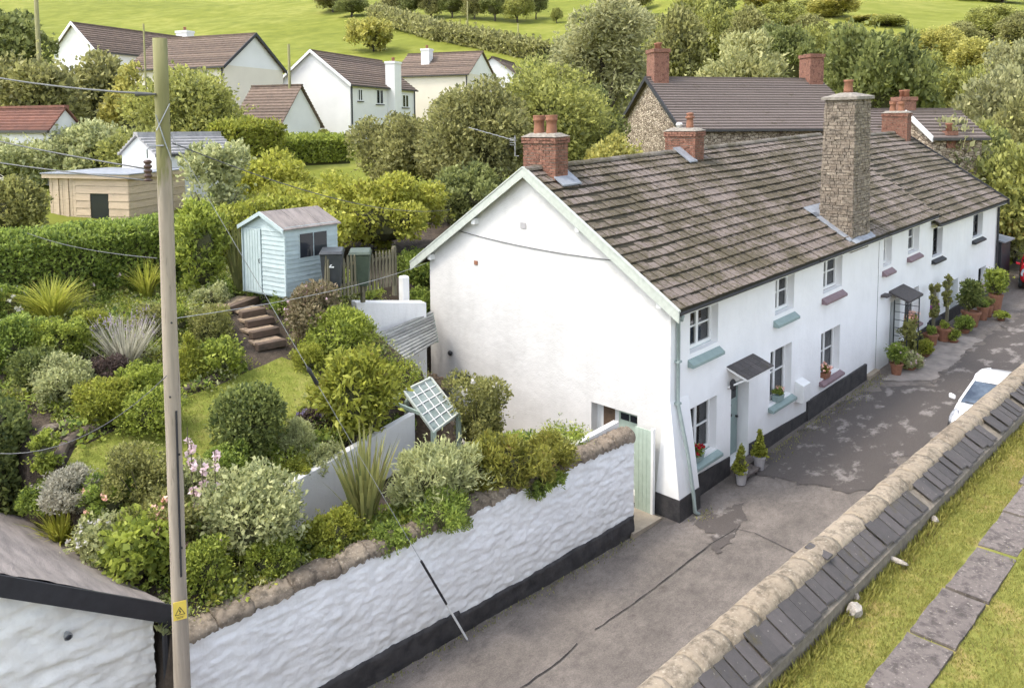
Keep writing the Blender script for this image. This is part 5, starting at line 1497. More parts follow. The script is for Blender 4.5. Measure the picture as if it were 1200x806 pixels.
def blades_arrays(w, h, n, bw, seed, spread=.8, curve=.5, seg=4, up=.5):
    R = rs(seed); V = []
    a = R.uniform(0, 2*math.pi, n); lean = R.uniform(0.02, 1, n)**.8*spread
    L = h*R.uniform(.65, 1.08, n); b0 = np.stack([np.cos(a)*w*.10*R.uniform(0, 1, n), np.sin(a)*w*.10*R.uniform(0, 1, n), np.zeros(n)], 1)
    hd = np.stack([np.cos(a), np.sin(a), np.zeros(n)], 1); sd = np.stack([-np.sin(a), np.cos(a), np.zeros(n)], 1)
    tw = R.uniform(-.8, .8, n)[:, None]; sd = unit(sd + hd*tw)
    pts = []
    for i in range(seg+1):
        u = i/seg
        r = (lean*w*.5*(u**(1+curve*1.4)))[:, None]; z = (L*(u - curve*.42*lean*u**2.6))[:, None]
        wd = (bw*(1-u**2.2)*.5*(.55+.9*min(1, u*3)))
        pts.append((b0 + hd*r + np.array([0, 0, 1])*z, wd + .0008))
    for i in range(seg):
        p, wp = pts[i]; q, wq = pts[i+1]
        V.append(np.stack([p - sd*wp, p + sd*wp, q + sd*wq, q - sd*wq], 1).reshape(-1, 3))
    return np.concatenate(V)
def tuft(name, label, P, mat, n=120, bw=.03, spread=.9, curve=.5, cat='plant', group=None, extra=None, dep=1.0):
    x, y, z, w, h = P; SEED[0] += 1
    t = thing(name, label, cat, (x, y, z-.03), 0, group); t.scale = (1, dep, 1)
    link('leaves', quad_mesh('leaves', blades_arrays(w, h, n, bw, SEED[0], spread, curve), mat), mat, t)
    if extra:
        em, cnt, s = extra; R = rs(SEED[0]); a = R.uniform(0, 6.28, cnt); r = R.uniform(.1, .5, cnt)*w*.8
        c = np.stack([np.cos(a)*r, np.sin(a)*r, h*R.uniform(.7, 1.1, cnt)], 1)
        V = [leaf_arrays(c + R.normal(size=(cnt, 3))*s*np.array([.25, .25, .9]), dirs(R, cnt, .8), np.full(cnt, s), .6, R) for _ in range(9)]
        link('blossom', quad_mesh('blossom', np.concatenate(V), em), em, t)
    return t

# ---------------- bank above the road wall
tuft('phormium', 'spiky sword leaved phormium standing above the white road wall', (-7.05, 1.85, 1.89, 1.83, 1.80), 'lf_blade', 70, .055, .75, .25)
bush('feathery_shrub', 'blue green feathery shrub spreading over the road wall coping', 'shrub', (-5.74, 1.36, 1.85, 2.38, 1.59), 'lf_grey', .09, dep=1.3, asp=.22, upright=.5, maxn=9000)
bush('green_shrub', 'dark green ferny shrub low beside the phormium', 'shrub', (-5.94, 1.01, 1.75, 1.47, 0.90), 'lf_mid', .08, asp=.3, upright=.1)
bush('rusty_shrub', 'golden green shrub with rusty tips in front of the arch', 'shrub', (-4.47, 0.95, 1.92, 2.48, 1.39), 'lf_rust', .09, dep=1.2, asp=.24, upright=.5, maxn=9000)
bush('red_tipped_shrub', 'low red tipped shrub at the gable end of the road wall', 'shrub', (-3.37, 0.84, 1.98, 1.29, 0.95), 'lf_rust', .07, asp=.3)
bush('low_shrub', 'low trailing green shrub over the coping nearest the gate', 'shrub', (-3.70, 0.81, 1.81, 1.53, 0.58), 'lf_mid', .07, asp=.3)
bush('grey_green_shrub', 'large rounded grey green shrub between the pole and the phormium', 'shrub', (-9.05, 2.17, 1.99, 1.75, 1.65), 'lf_grey', .075, maxn=9500)
bush('yellow_ground_plant', 'light green leafy clump on the coping next to the pole', 'plant', (-9.94, 1.93, 1.92, 0.92, 0.92), 'lf_bright', .08)
bush('yellow_ground_plant', 'yellow green leafy clump above the coping halfway to the phormium', 'plant', (-8.90, 1.76, 1.86, 1.17, 0.72), 'lf_bright', .07)
bush('yellow_ground_plant', 'low golden leafy plant in front of the phormium', 'plant', (-7.83, 1.73, 1.86, 1.28, 0.73), 'lf_yel', .06)
bush('vine_plant', 'bright large leaved vine spilling beside the garage roof', 'plant', (-10.62, 2.66, 2.15, 1.25, 1.05), 'lf_bright', .13, asp=.85, maxn=3500)
bush('pale_leafy_plant', 'pale speckled leafy mass along the garage roof edge', 'plant', (-10.94, 3.45, 2.11, 1.15, 0.89), 'lf_grey', .09, asp=.7, flowers=('fl_white', 40, .04))
bush('hydrangea', 'faded hydrangea with brownish flower heads behind the pole', 'shrub', (-10.18, 2.94, 2.24, 1.37, 0.98), 'lf_olive', .085, flowers=('fl_dry', 26, .10), shape='loose', cover=2.4)
bush('olive_shrub', 'thin olive shrub on the lawn edge in front of the pole', 'shrub', (-10.16, 3.76, 2.50, 1.36, 1.31), 'lf_olive', .06, core=False, shape='loose', cover=1.5)
bush('bed_perennial', 'loose grey leaved border plant between the pole and the round bush', 'plant', (-9.36, 3.47, 2.40, 1.23, 0.97), 'lf_grey', .07, shape='loose', cover=2.4)
bush('bed_perennial', 'loose green border plant in front of the round bush', 'plant', (-8.60, 3.89, 2.53, 1.09, 0.78), 'lf_mid', .07, shape='loose', cover=2.4)
bush('bed_perennial', 'loose leafy border plant at the lower lawn end behind the hydrangea', 'plant', (-10.61, 4.01, 2.57, 1.13, 0.79), 'lf_mid', .07, shape='loose', cover=2.4, flowers=('fl_dry', 10, .06))
tuft('iris_clump', 'yellow green strap leaved clump above the garage roof', (-11.17, 4.67, 1.92, 1.43, 0.94), 'lf_gblade', 170, .03, 1.1, .7)
tuft('iris_clump', 'small yellow strap leaved clump between garage roof and pale leafy mass', (-11.00, 3.78, 2.10, 0.68, 0.66), 'lf_gblade', 80, .03, 1.1, .7)
bush('silver_shrub', 'silvery grey shrub at the lower end of the lawn', 'shrub', (-11.04, 4.54, 2.74, 1.16, 0.74), 'lf_silver', .05, asp=.35)
bush('mixed_shrub', 'green shrub with rust patches behind the yellow iris', 'shrub', (-11.27, 5.35, 2.43, 0.81, 0.66), 'lf_mid', .06)
def hollyhock(name, label, P, n):
    x, y, z, w, h = P; SEED[0] += 1; R = rs(SEED[0]); t = thing(name, label, 'flower', (x, y, z-.03))
    st = MB(); heads = []
    for i in range(n):
        a = R.uniform(0, 6.28); b = (math.cos(a)*w*.3, math.sin(a)*w*.3, 0); tp = (b[0]*1.7, b[1]*1.7, h*R.uniform(.78, 1.0))
        st.tube([b, tp], [.014, .008], 5); heads.append((b, tp))
    st.build('stem', 'stem', t)
    V = []; F = []
    for b, tp in heads:
        for k in range(26):
            u = R.uniform(.1, .98); p = np.array(b)*(1-u)+np.array(tp)*u
            V.append(leaf_arrays(np.array([p]) + R.normal(size=(1, 3))*.05, dirs(R, 1, .2), np.array([.13*(1.2-u)]), .8, R))
        for k in range(5):
            u = R.uniform(.5, .97); p = np.array(b)*(1-u)+np.array(tp)*u + R.normal(size=3)*.03
            a = R.uniform(0, 6.28)
            ax = unit(np.array([[-.6, -.7, .4]]) + R.normal(size=(1, 3))*.3)[0]; s1 = np.cross(ax, [0, 0, 1.]); s1 /= np.linalg.norm(s1); s2 = np.cross(ax, s1)
            for q in range(6):
                an = a+q*math.pi/3; dd = s1*math.cos(an)+s2*math.sin(an)
                F.append(leaf_arrays(np.array([p+dd*.045]), np.array([dd+ax*.25]), np.array([.08]), 1.0, R, .05))
    link('leaves', quad_mesh('leaves', np.concatenate(V), 'lf_mid'), 'lf_mid', t)
    link('blossom', quad_mesh('blossom', np.concatenate(F), 'fl_pink'), 'fl_pink', t)
hollyhock('hollyhock', 'tall pale pink hollyhock stems just beside the pole', (-9.53, 2.48, 2.09, 0.64, 1.77), 3)
hollyhock('hollyhock', 'pink hollyhock behind the pole near the lawn', (-9.43, 3.51, 2.41, 0.35, 1.64), 2)
hollyhock('hollyhock', 'short pink hollyhock low in the grey green shrub', (-9.48, 2.21, 2.01, 0.27, 0.71), 2)
# ---------------- clipped hedge at the left edge
def hedge_leaves(w, d, h, leaf, seed, cover=2.6, asp=.55, maxn=14000, rnd_top=.25, wob=.06):
    R = rs(seed); A = 2*(w+d)*h + w*d
    n = int(cover*A/(leaf*leaf*asp*.5))
    if n > maxn: leaf *= math.sqrt(n/maxn); n = maxn
    f = R.choice(5, n, p=np.array([w*h, w*h, d*h, d*h, w*d])/(2*(w+d)*h+w*d))
    u, v = R.uniform(-.5, .5, n), R.uniform(0, 1, n)
    X = np.where(f < 2, u*w, np.where(f == 2, -w/2, np.where(f == 3, w/2, u*w)))
    Y = np.where(f == 0, -d/2, np.where(f == 1, d/2, np.where(f < 4, u*d, (v-.5)*d)))
    Z = np.where(f < 4, v*h, h)
    # rounded shoulders
    ex = np.maximum(np.abs(Y)/(d/2), np.abs(X)/(w/2)*np.where(w < 3*d, 1, .0))
    Z = Z - np.where(Z > h*(1-rnd_top), (np.clip(ex, 0, 1)**3)*rnd_top*h*.45*((Z-h*(1-rnd_top))/(h*rnd_top)), 0)
    N = np.zeros((n, 3)); N[f == 0, 1] = -1; N[f == 1, 1] = 1; N[f == 2, 0] = -1; N[f == 3, 0] = 1; N[f == 4, 2] = 1
    P = np.stack([X, Y, Z], 1)
    lump = np.sin(P[:, 0]*3.1+seed)*np.sin(P[:, 2]*4.3+P[:, 1]*3.7)*wob + R.normal(size=n)*leaf*.5
    P += N*lump[:, None]
    D = N*.55 + R.normal(size=(n, 3))*.55 + np.array([0, 0, .35])
    return leaf_arrays(P, D, leaf*R.uniform(.6, 1.3, n), asp, R)
def hedge(name, label, a, b, d, h, mat, leaf=.07, cat='hedge', group=None, **kw):
    a, b = Vector(a), Vector(b); SEED[0] += 1
    m = (a+b)/2; w = (b-a).xy.length; ang = math.atan2(b.y-a.y, b.x-a.x)
    t = thing(name, label, cat, m, ang, group)
    slope = (b.z-a.z)/max(w, .01)
    V = hedge_leaves(w, d, h, leaf, SEED[0], **kw); V[:, 2] += V[:, 0]*slope - .1
    link('foliage', quad_mesh('foliage', V, mat), mat, t)
    c = MB(); x, y = w/2-.12*min(1, d), d/2*.78; hh = h*.80
    c.hexa([(-x,-y,-.3-x*slope), (x,-y,-.3+x*slope), (x,y,-.3+x*slope), (-x,y,-.3-x*slope), (-x,-y*.8,hh-x*slope-.1), (x,-y*.8,hh+x*slope-.1), (x,y*.8,hh+x*slope-.1), (-x,y*.8,hh-x*slope-.1)])
    c.build('dark_core', 'dark_fill', t)  # solid block filling the hedge, inner shade put into its colour
    return t
_a = Vector((-11.48, 6.43, 2.00))
hedge('clipped_hedge', 'tall clipped yew hedge block at the picture edge above the garage', (_a.x-1.4, _a.y+.75, _a.z), (_a.x+.12, _a.y-.05, _a.z), 1.0, 2.5, 'lf_dark', .06, rnd_top=.4)
hedge('long_hedge', 'long clipped hedge running in front of the larch cabin', (-11.36, 12.71, 4.60), (-5.68, 13.23, 4.65), 1.6, 1.9, 'lf_mid', .07, maxn=30000)
hedge('long_hedge', 'far end of the clipped hedge between the laurel and the golden tree', (-4.71, 14.37, 4.16), (-1.16, 14.42, 4.66), 1.6, 2.2, 'lf_yel', .09, maxn=12000)
# ---------------- lawn and beds
bush('round_bush', 'round dark green bush standing on the lawn', 'bush', (-7.91, 4.44, 2.71, 1.62, 1.65), 'lf_dark', .06, shape='ball', maxn=9000)
bush('leafy_bush', 'mid green leafy bush behind the pole at the lawn edge', 'bush', (-9.21, 5.83, 3.15, 1.24, 1.02), 'lf_bright', .07)
bush('rhododendron', 'bright yellow green rhododendron above the low white wall', 'shrub', (-5.54, 4.26, 2.65, 2.03, 1.89), 'lf_yel', .16, asp=.36, maxn=5000, upright=.15)
bush('small_tree_bush', 'compact mid green bush right of the sleeper steps', 'bush', (-4.40, 6.71, 3.42, 1.91, 1.41), 'lf_bright', .06)
bush('brown_pink_shrub', 'brownish pink flowering shrub below the picket fence', 'shrub', (-4.59, 7.63, 3.71, 1.66, 1.66), 'lf_pink', .07, flowers=('fl_pink', 20, .05))
bush('step_side_shrub', 'green shrub beside the sleeper steps under the shed', 'shrub', (-4.49, 9.04, 4.16, 0.90, 0.81), 'lf_mid', .07)
bush('fern_clump', 'yellow green fern clump beside the lowest sleeper step', 'plant', (-5.34, 6.55, 3.37, 0.88, 0.72), 'lf_yel', .09, asp=.3)
bush('light_leaf_bush', 'light green large leaved bush left of the sleeper steps', 'bush', (-7.22, 7.11, 3.55, 1.10, 0.99), 'lf_bright', .10, asp=.7)
bush('golden_conifer', 'small golden conifer behind the pole beside the lawn', 'bush', (-7.83, 7.30, 3.61, 0.97, 1.23), 'lf_yel', .05, shape='cone', asp=.3)
bush('bronze_bush', 'bronze green bush above the golden conifer', 'bush', (-6.88, 8.31, 3.93, 1.20, 1.00), 'lf_olive', .06)
bush('yellow_bush', 'small yellow bush left of the upper sleeper steps', 'bush', (-6.58, 8.73, 4.06, 0.91, 0.66), 'lf_yel', .07)
bush('white_edged_plant', 'green plant below the tall laurel near the shed', 'plant', (-5.88, 10.34, 4.37, 1.12, 0.67), 'lf_grey', .08)
bush('tall_laurel', 'tall upright glossy laurel beside the pole', 'shrub', (-5.77, 11.18, 4.45, 1.52, 3.23), 'lf_bright', .14, asp=.45, maxn=6000)
tuft('tall_grass', 'tall brown green strap grass between the laurel and the shed', (-4.86, 10.90, 4.42, 1.13, 1.98), 'lf_blade', 110, .045, .7, .2)
tuft('lavender', 'lavender clump with faded purple spikes in the bed left of the pole', (-8.88, 8.02, 3.84, 1.69, 1.14), 'lf_silver', 260, .02, 1.0, .1, extra=('fl_lav', 70, .035))
tuft('yellow_daylily', 'bright yellow green daylily clump in front of the long hedge', (-9.53, 10.77, 4.41, 2.09, 1.31), 'lf_gblade', 260, .03, 1.1, .75)
tuft('yellow_daylily', 'smaller yellow green grass clump left of the pole below the hedge', (-7.08, 11.63, 4.49, 1.34, 1.16), 'lf_gblade', 150, .03, 1.1, .6)
bush('dark_purple_shrub', 'dark purple shrub in the middle of the left bed', 'shrub', (-9.39, 7.55, 3.69, 0.97, 0.74), 'lf_purple', .06)
bush('bed_shrub', 'green leafy shrub at the left edge behind the clipped yew', 'shrub', (-10.76, 9.04, 4.16, 1.50, 1.10), 'lf_mid', .08, shape='loose', cover=2.6)
bush('bed_shrub', 'grey green shrub behind the rockery stones', 'shrub', (-10.29, 7.38, 3.63, 1.26, 1.04), 'lf_grey', .07)
bush('bed_shrub', 'yellow green shrub right of the rockery stones', 'shrub', (-9.80, 6.49, 3.36, 1.36, 0.93), 'lf_yel', .07)
bush('bed_shrub', 'leafy green mound below the daylilies', 'shrub', (-9.83, 8.91, 4.12, 1.68, 0.91), 'lf_bright', .09, shape='loose', cover=2.6)
bush('bed_shrub', 'yellowish mound just above the lavender', 'shrub', (-9.12, 9.57, 4.29, 1.20, 0.69), 'lf_yel', .08)
bush('bed_shrub', 'white flowered shrub at the left edge below the long hedge', 'shrub', (-10.28, 11.55, 4.49, 1.19, 1.00), 'lf_mid', .07, flowers=('fl_white', 26, .07), shape='loose', cover=2.6)
bush('bed_shrub', 'mid green shrub with pale flowers in front of the hedge middle', 'shrub', (-7.81, 12.73, 4.60, 1.63, 1.04), 'lf_mid', .07, flowers=('fl_pink', 24, .07), shape='loose', cover=2.6)
bush('bed_shrub', 'olive shrub between lavender and pole', 'shrub', (-7.83, 9.00, 4.15, 1.03, 0.87), 'lf_olive', .07, shape='loose', cover=2.6)
bush('bed_shrub', 'bright shrub behind the leafy bush at the pole', 'shrub', (-9.09, 6.90, 3.48, 1.25, 0.83), 'lf_bright', .08, shape='loose', cover=2.6)
bush('bed_shrub', 'dark leafy shrub behind the clipped yew', 'shrub', (-10.60, 8.15, 3.88, 1.13, 0.89), 'lf_dark', .08)
bush('bed_shrub', 'mid green plant below the yew and beside the logs', 'shrub', (-11.15, 5.53, 3.05, 0.59, 0.83), 'lf_bright', .08, shape='loose', cover=2.6)
bush('bed_shrub', 'lime shrub at the foot of the bronze bush', 'shrub', (-7.35, 8.94, 4.13, 0.81, 0.81), 'lf_bright', .07, shape='loose', cover=2.6)
bush('bed_shrub', 'dense green plant below the bright fern clump', 'shrub', (-5.54, 10.66, 4.40, 0.82, 0.59), 'lf_mid', .07, shape='loose', cover=2.6)
bush('agapanthus', 'pale pink agapanthus heads beside the shed door', 'flower', (-3.97, 9.87, 4.32, 1.08, 0.94), 'lf_mid', .08, flowers=('fl_pink', 22, .09))
bush('bed_perennial', 'grey leaved perennials below the rhododendron', 'plant', (-6.72, 3.88, 2.23, 1.46, 0.65), 'lf_grey', .06, asp=.35)
bush('bed_perennial', 'pale grass like perennials right of the round bush', 'plant', (-7.04, 4.12, 2.61, 0.74, 0.74), 'lf_grey', .07, asp=.2, upright=.8)
bush('bed_perennial', 'low yellow perennial beside the low white wall', 'plant', (-7.39, 3.69, 2.30, 0.92, 0.49), 'lf_yel', .06)
bush('bed_perennial', 'dark soil edge plants left of the rhododendron foot', 'plant', (-6.47, 4.69, 2.79, 0.67, 0.46), 'lf_purple', .06, flowers=('fl_blue', 8, .07))
bush('bed_perennial', 'green ferns between arch and low white wall', 'plant', (-4.42, 4.52, 2.03, 1.04, 0.58), 'lf_mid', .07, asp=.3)
bush('rose_bush', 'open rose bush with white blooms against the gable', 'shrub', (-2.71, 3.60, 1.63, 1.67, 1.83), 'lf_olive', .06, core=False, shape='loose', cover=1.6, flowers=('fl_white', 16, .11))
bush('bank_shrub', 'green shrub behind the retaining wall pier', 'shrub', (0.26, 9.41, 3.14, 1.21, 1.11), 'lf_mid', .10)
bush('bank_shrub', 'dark green shrub in the gap between fence end and golden tree', 'shrub', (1.45, 10.95, 3.45, 1.99, 1.71), 'lf_mid', .10)
bush('bank_shrub', 'spindly plant at the gable foot behind the rusty shrub', 'shrub', (-3.39, 1.50, 1.97, 1.06, 0.78), 'lf_mid', .06, core=False, shape='loose', cover=1.2)
bush('bank_shrub', 'green filler shrub under the stay wire', 'shrub', (-7.03, 1.12, 1.78, 1.03, 0.50), 'lf_mid', .07)

# ---------------- loose ground cover over the bare beds (nobody could count it)
def in_lawn(x, y):
    c = False; n = len(LAWN)
    for i in range(n):
        a, b = LAWN[i], LAWN[(i+1) % n]
        if (a.y > y) != (b.y > y) and x < (b.x-a.x)*(y-a.y)/(b.y-a.y)+a.x: c = not c
    return c
def ground_cover():
    s0, s1 = Vector((-5.81, 7.44, 3.65)).xy, Vector((-5.25, 9.94, 4.33)).xy
    R = rs(77); mats = ['lf_mid', 'lf_bright', 'lf_grey', 'lf_yel', 'lf_olive']
    acc = {m: [] for m in mats}
    for k in range(7000):
        x, y = R.uniform(-15.5, -1.2), R.uniform(1.5, 13.0)
        if in_lawn(x, y) or (x < -10.6 and y < 7.4): continue
        if x > -3.0 and 2.2 < y < 9.0: continue
        if x > -8.4 and 2.1 < y < 3.25 + (x+7.75)*.29: continue
        if x > -4.4 and 2.1 < y < 5.2: continue
        tt = max(0, min(1, (Vector((x, y))-s0).dot(s1-s0)/(s1-s0).length_squared))
        if (Vector((x, y))-s0.lerp(s1, tt)).length < .75: continue
        i = int(abs(math.sin(x*1.1+2)*math.cos(y*1.3)+.35*R.normal())*6) % 5
        r = R.uniform(.12, .42); n = 50; lz = R.choice([.05, .07, .09, .13], p=[.3, .35, .25, .1])
        o = dirs(R, n, .4); P = np.array([x, y, gz(x, y)]) + o*np.array([r, r, r*R.uniform(.5, 1.2)])*R.uniform(.5, 1, (n, 1)); 
        acc[mats[i]].append(leaf_arrays(P, o*.5+R.normal(size=(n, 3))*.6+np.array([0, 0, .3]), .0+lz*R.uniform(.6, 1.3, n), R.choice([.25, .5, .7]), R))
    for k in range(900):
        x = R.uniform(-10.4, -1.9); y = wall_y(x)+R.uniform(.28, 1.0)
        i = int(abs(math.sin(x*1.7+1)+.5*R.normal())*4) % 4; r = R.uniform(.12, .30); n = 60; lz = R.choice([.05, .07, .10])
        o = dirs(R, n, .4); P = np.array([x, y, wall_top(x)-.1]) + o*np.array([r, r, r*R.uniform(.7, 1.8)])*R.uniform(.4, 1, (n, 1))
        acc[mats[i]].append(leaf_arrays(P, o*.5+R.normal(size=(n, 3))*.6+np.array([0, 0, .3]), lz*R.uniform(.6, 1.3, n), R.choice([.25, .5, .7]), R))
    root = bpy.data.objects.new('ground_cover_foliage', None); COL.objects.link(root); kind(root, 'stuff')
    for m in mats:
        o = link('foliage', quad_mesh('foliage', np.concatenate(acc[m]), m), m, root); kind(o, 'stuff')
ground_cover()
def grass_patch(name, pts, zf, h, bw, mat, seed):
    R = rs(seed); n = len(pts)
    P = np.array([(x, y, zf(x, y)) for x, y in pts]); a = R.uniform(0, 6.28, n)
    D = np.stack([np.cos(a)*.55, np.sin(a)*.55, np.ones(n)], 1); S = h*R.uniform(.5, 1.4, n)
    V = leaf_arrays(P + unit(D)*S[:, None]*.4, D, S, bw, R, .02)
    return kind(link(name, quad_mesh(name, V, mat), mat), 'stuff')
_R = rs(5)
_pts = [(x, y) for x, y in zip(_R.uniform(-13, -3, 60000), _R.uniform(2, 10, 60000)) if in_lawn(x, y)]
grass_patch('lawn_grass', _pts, lambda x, y: gz(x, y)+.03, .045, .22, 'blade', 6)
_x = _R.uniform(-9.5, 4.5, 100000); _y = -5.66 - _R.uniform(0, 1, 100000)**1.2*3.2
def _onflag(x, y): return -7.0 < y < -6.44 and x > -9 and _R.uniform() < .985
_pts = [(x, y) for x, y in zip(_x, _y) if not _onflag(x, y)]
grass_patch('churchyard_grass', _pts, lambda x, y: ch_z(x, y), .05, .2, 'blade', 7)
_pts = [(x, -5.70-abs(_R.normal())*.09) for x in _R.uniform(-9, 5, 5000)]
grass_patch('wall_foot_grass', _pts, lambda x, y: ch_z(x, y), .13, .14, 'blade', 8)

MAT['pale_slate'] = simple('pale_slate', lc(.46, .44, .43), lc(.32, .305, .30), 4, 0.8, 0.3, 20)
# ================================================================ FRONT OF THE TERRACE: pots, planters, cars
def pot(parent, r0, r1, h, mat='terracotta', z=0.0):
    return MB().lathe([(r0, z), (r1*.97, z+h*.85), (r1*1.08, z+h*.86), (r1*1.08, z+h), (r1*.9, z+h), (r1*.85, z+h*.9)], (0, 0, 0), 14).build('pot', mat, parent, smooth=False)
def potted(name, label, loc, r, h, mat, leafm, pw, ph, leaf=.05, shape='round', flowers=None, cat='plant pot'):
    SEED[0] += 1
    t = thing(name, label, cat, loc); pot(t, r*.72, r, h, mat)
    V = bush_leaves(pw, ph, leaf, SEED[0], maxn=1800, shape=shape); V[:, 2] += h*.85
    link('foliage', quad_mesh('foliage', V, leafm), leafm, t)
    me = core_mesh('dark_core', pw*.9, pw*.9, ph, SEED[0], shape); o = link('dark_core', me, 'dark_fill', t, loc=(0, 0, h*.85))
    if flowers:
        fm, cnt, fs = flowers; R = rs(SEED[0]); o = dirs(R, cnt, .7); c = o*np.array([pw/2, pw/2, ph*.5]) + np.array([0, 0, h*.85+ph*.5])
        link('blossom', quad_mesh('blossom', np.concatenate([leaf_arrays(c+R.normal(size=(cnt, 3))*fs*.3, dirs(R, cnt, .4), np.full(cnt, fs), .8, R) for _ in range(6)]), fm), fm, t)
    return t
rz_ = road_z
potted('topiary_pot', 'nearer box topiary cone in a grey pot by the sage door', (2.62, -.22, rz_(2.6)+.02), .15, .36, 'galv_pot', 'lf_yel', .42, .72, .04, 'cone')
potted('topiary_pot', 'farther box topiary cone in a grey pot beyond the sage door', (3.62, -.18, rz_(3.6)+.02), .15, .36, 'galv_pot', 'lf_yel', .42, .74, .04, 'cone')
_t = thing('boot_bench', 'low grey slate ledge between the two topiary pots', 'ledge', (3.1, -.15, rz_(3.1)))
MB().box((-.32, -.14, .12), (.38, .14, .17)).build('top', 'slab', _t); MB().box((-.28, -.1, 0), (-.2, .1, .119)).build('leg', 'slab', _t); MB().box((.26, -.1, 0), (.34, .1, .119)).build('leg', 'slab', _t)
def window_box(label, x0, x1, z, y, mat, leafm, flowers, h=.17, ph=.26):
    SEED[0] += 1
    cx = (x0+x1)/2; t = thing('window_box', label, 'window box', (cx, y, z + .043*cx))
    w = (x1-x0)/2
    MB().hexa([(-w*.88,-.08,0), (w*.88,-.08,0), (w*.88,.08,0), (-w*.88,.08,0), (-w,-.10,h), (w,-.10,h), (w,.10,h), (-w,.10,h)]).build('trough', mat, t, bev=.006)
    V = bush_leaves(2*w, ph, .06, SEED[0], maxn=900, d=.26); V[:, 2] += h*.7
    link('foliage', quad_mesh('foliage', V, leafm), leafm, t)
    fm, cnt, fs = flowers; R = rs(SEED[0]); c = np.stack([R.uniform(-w, w, cnt), R.uniform(-.14, .1, cnt), h+R.uniform(.08, ph, cnt)], 1)
    link('blossom', quad_mesh('blossom', np.concatenate([leaf_arrays(c+R.normal(size=(cnt, 3))*fs*.35, dirs(R, cnt, .4), np.full(cnt, fs), .85, R) for _ in range(7)]), fm), fm, t)
window_box('sage trough of red geraniums on the lower window by the corner', 1.08, 1.62, .90, YF+.02, 'sage', 'lf_mid', ('fl_red', 9, .07))
window_box('sage pot with a small plant on the lower window near the meter box', 5.35, 5.75, 1.16, YF+.02, 'sage', 'lf_mid', ('fl_dry', 6, .06))
window_box('terracotta pot of orange brown flowers on the mauve lower sill', 8.45, 8.85, .97, YF+.03, 'terracotta', 'lf_rust', ('fl_dry', 14, .07))
window_box('terracotta trough of pink flowers on the window beside the porch', 15.25, 16.5, .98, YF+.02, 'terracotta', 'lf_rust', ('fl_dry', 22, .09))
window_box('trough of magenta flowers on the black framed lower window', 17.95, 18.85, .80, YF-.02, 'terracotta', 'lf_mid', ('fl_magenta', 16, .09))
window_box('green trough of mixed flowers on the far lower window', 23.9, 25.0, .45, YF-.06, 'plastic_green', 'lf_bright', ('fl_pink', 18, .10))
PP = [((12.80, -0.33, 0.60), .2, .4, 'lf_mid', .6, .7, ('fl_pink', 8, .05), 'terracotta pot with climbing greenery at the foot of the porch'),
      ((13.58, -0.50, 0.70), .2, .1, 'lf_grey', .8, .5, ('fl_pink', 16, .08), 'low grey leaved plant with pink heads beside the porch'),
      ((15.23, -0.41, 0.75), .2, .1, 'lf_yel', .75, .5, None, 'bright yellow green plant on the road edge below the trough'),
      ((16.76, -0.16, 0.80), .26, .42, 'lf_mid', .35, .4, None, 'terracotta pot under the first climbing post'),
      ((17.56, -0.39, 0.85), .3, .5, 'lf_bright', .3, .35, None, 'large terracotta pot under the second climbing post'),
      ((17.54, -0.71, 0.85), .18, .1, 'lf_bright', .55, .4, None, 'bushy green plant right of the large terracotta pot'),
      ((19.05, -0.67, 0.95), .2, .15, 'lf_mid', .7, .5, None, 'dark green plant at the foot of the far cottage'),
      ((20.17, -0.58, 1.00), .34, .6, 'lf_dark', .9, 1.3, None, 'big terracotta pot with a tall shrub by the far cottage'),
      ((21.37, -0.69, 1.05), .22, .55, 'lf_mid', .5, .4, None, 'slim terracotta pot beside the tall potted shrub'),
      ((21.94, -0.73, 1.10), .2, .5, 'lf_olive', .4, .4, None, 'pale slim pot second from the far end'),
      ((22.78, -0.81, 1.15), .26, .8, 'lf_bright', .9, 1.2, None, 'tall pot with round bright shrub at the far corner of the terrace'),
      ((21.67, -1.29, 1.10), .15, .08, 'lf_bright', .6, .3, None, 'low green weeds at the far end of the terrace')]
for p, r, h, m, w_, h_, fl, lb in PP:
    potted('planter', lb, (p[0], p[1], road_z(p[0])+.0), r, h, 'terracotta', m, w_, h_, .07, flowers=fl)
for i, (x, lb) in enumerate([(17.15, 'first wooden post wrapped in climbing leaves beside the magenta trough'), (18.75, 'second wooden post wrapped in climbing leaves beside the magenta trough')]):
    t = thing('climber_post', lb, 'post', (x, -.12, road_z(x)))
    MB().box((-.05, -.05, 0), (.05, .05, 2.1)).build('post', 'picket', t)
    V = bush_leaves(.35, 1.5, .08, 900+i, maxn=700, shape='loose'); V[:, 2] += .75; link('foliage', quad_mesh('foliage', V, 'lf_olive'), 'lf_olive', t)
V = bush_leaves(.9, 1.6, .08, 950, maxn=1500, shape='loose', d=.5); _c = thing('porch_climber', 'leafy climber growing up the black porch trellis', 'climber', (14.0, -.3, road_z(14)))
link('foliage', quad_mesh('foliage', V, 'lf_olive'), 'lf_olive', _c)
# rubbish of leaves by the downpipe, moss tufts by the wall foot
_R = rs(41)
_pts = [(x, .12-abs(_R.normal())*.22) for x in _R.uniform(4.2, 12.5, 900)] + [(.75+_R.normal()*.16, -.28+_R.normal()*.1) for _ in range(120)]
grass_patch('verge_weeds', _pts, lambda x, y: road_z(x), .055, .35, 'lf_olive', 42)
_pts = [(x, wall_y(x)-.06-abs(_R.normal())*.10) for x in _R.uniform(-9, -1.1, 500)]
grass_patch('wall_foot_weeds', _pts, lambda x, y: road_z(x), .05, .35, 'lf_olive', 43)

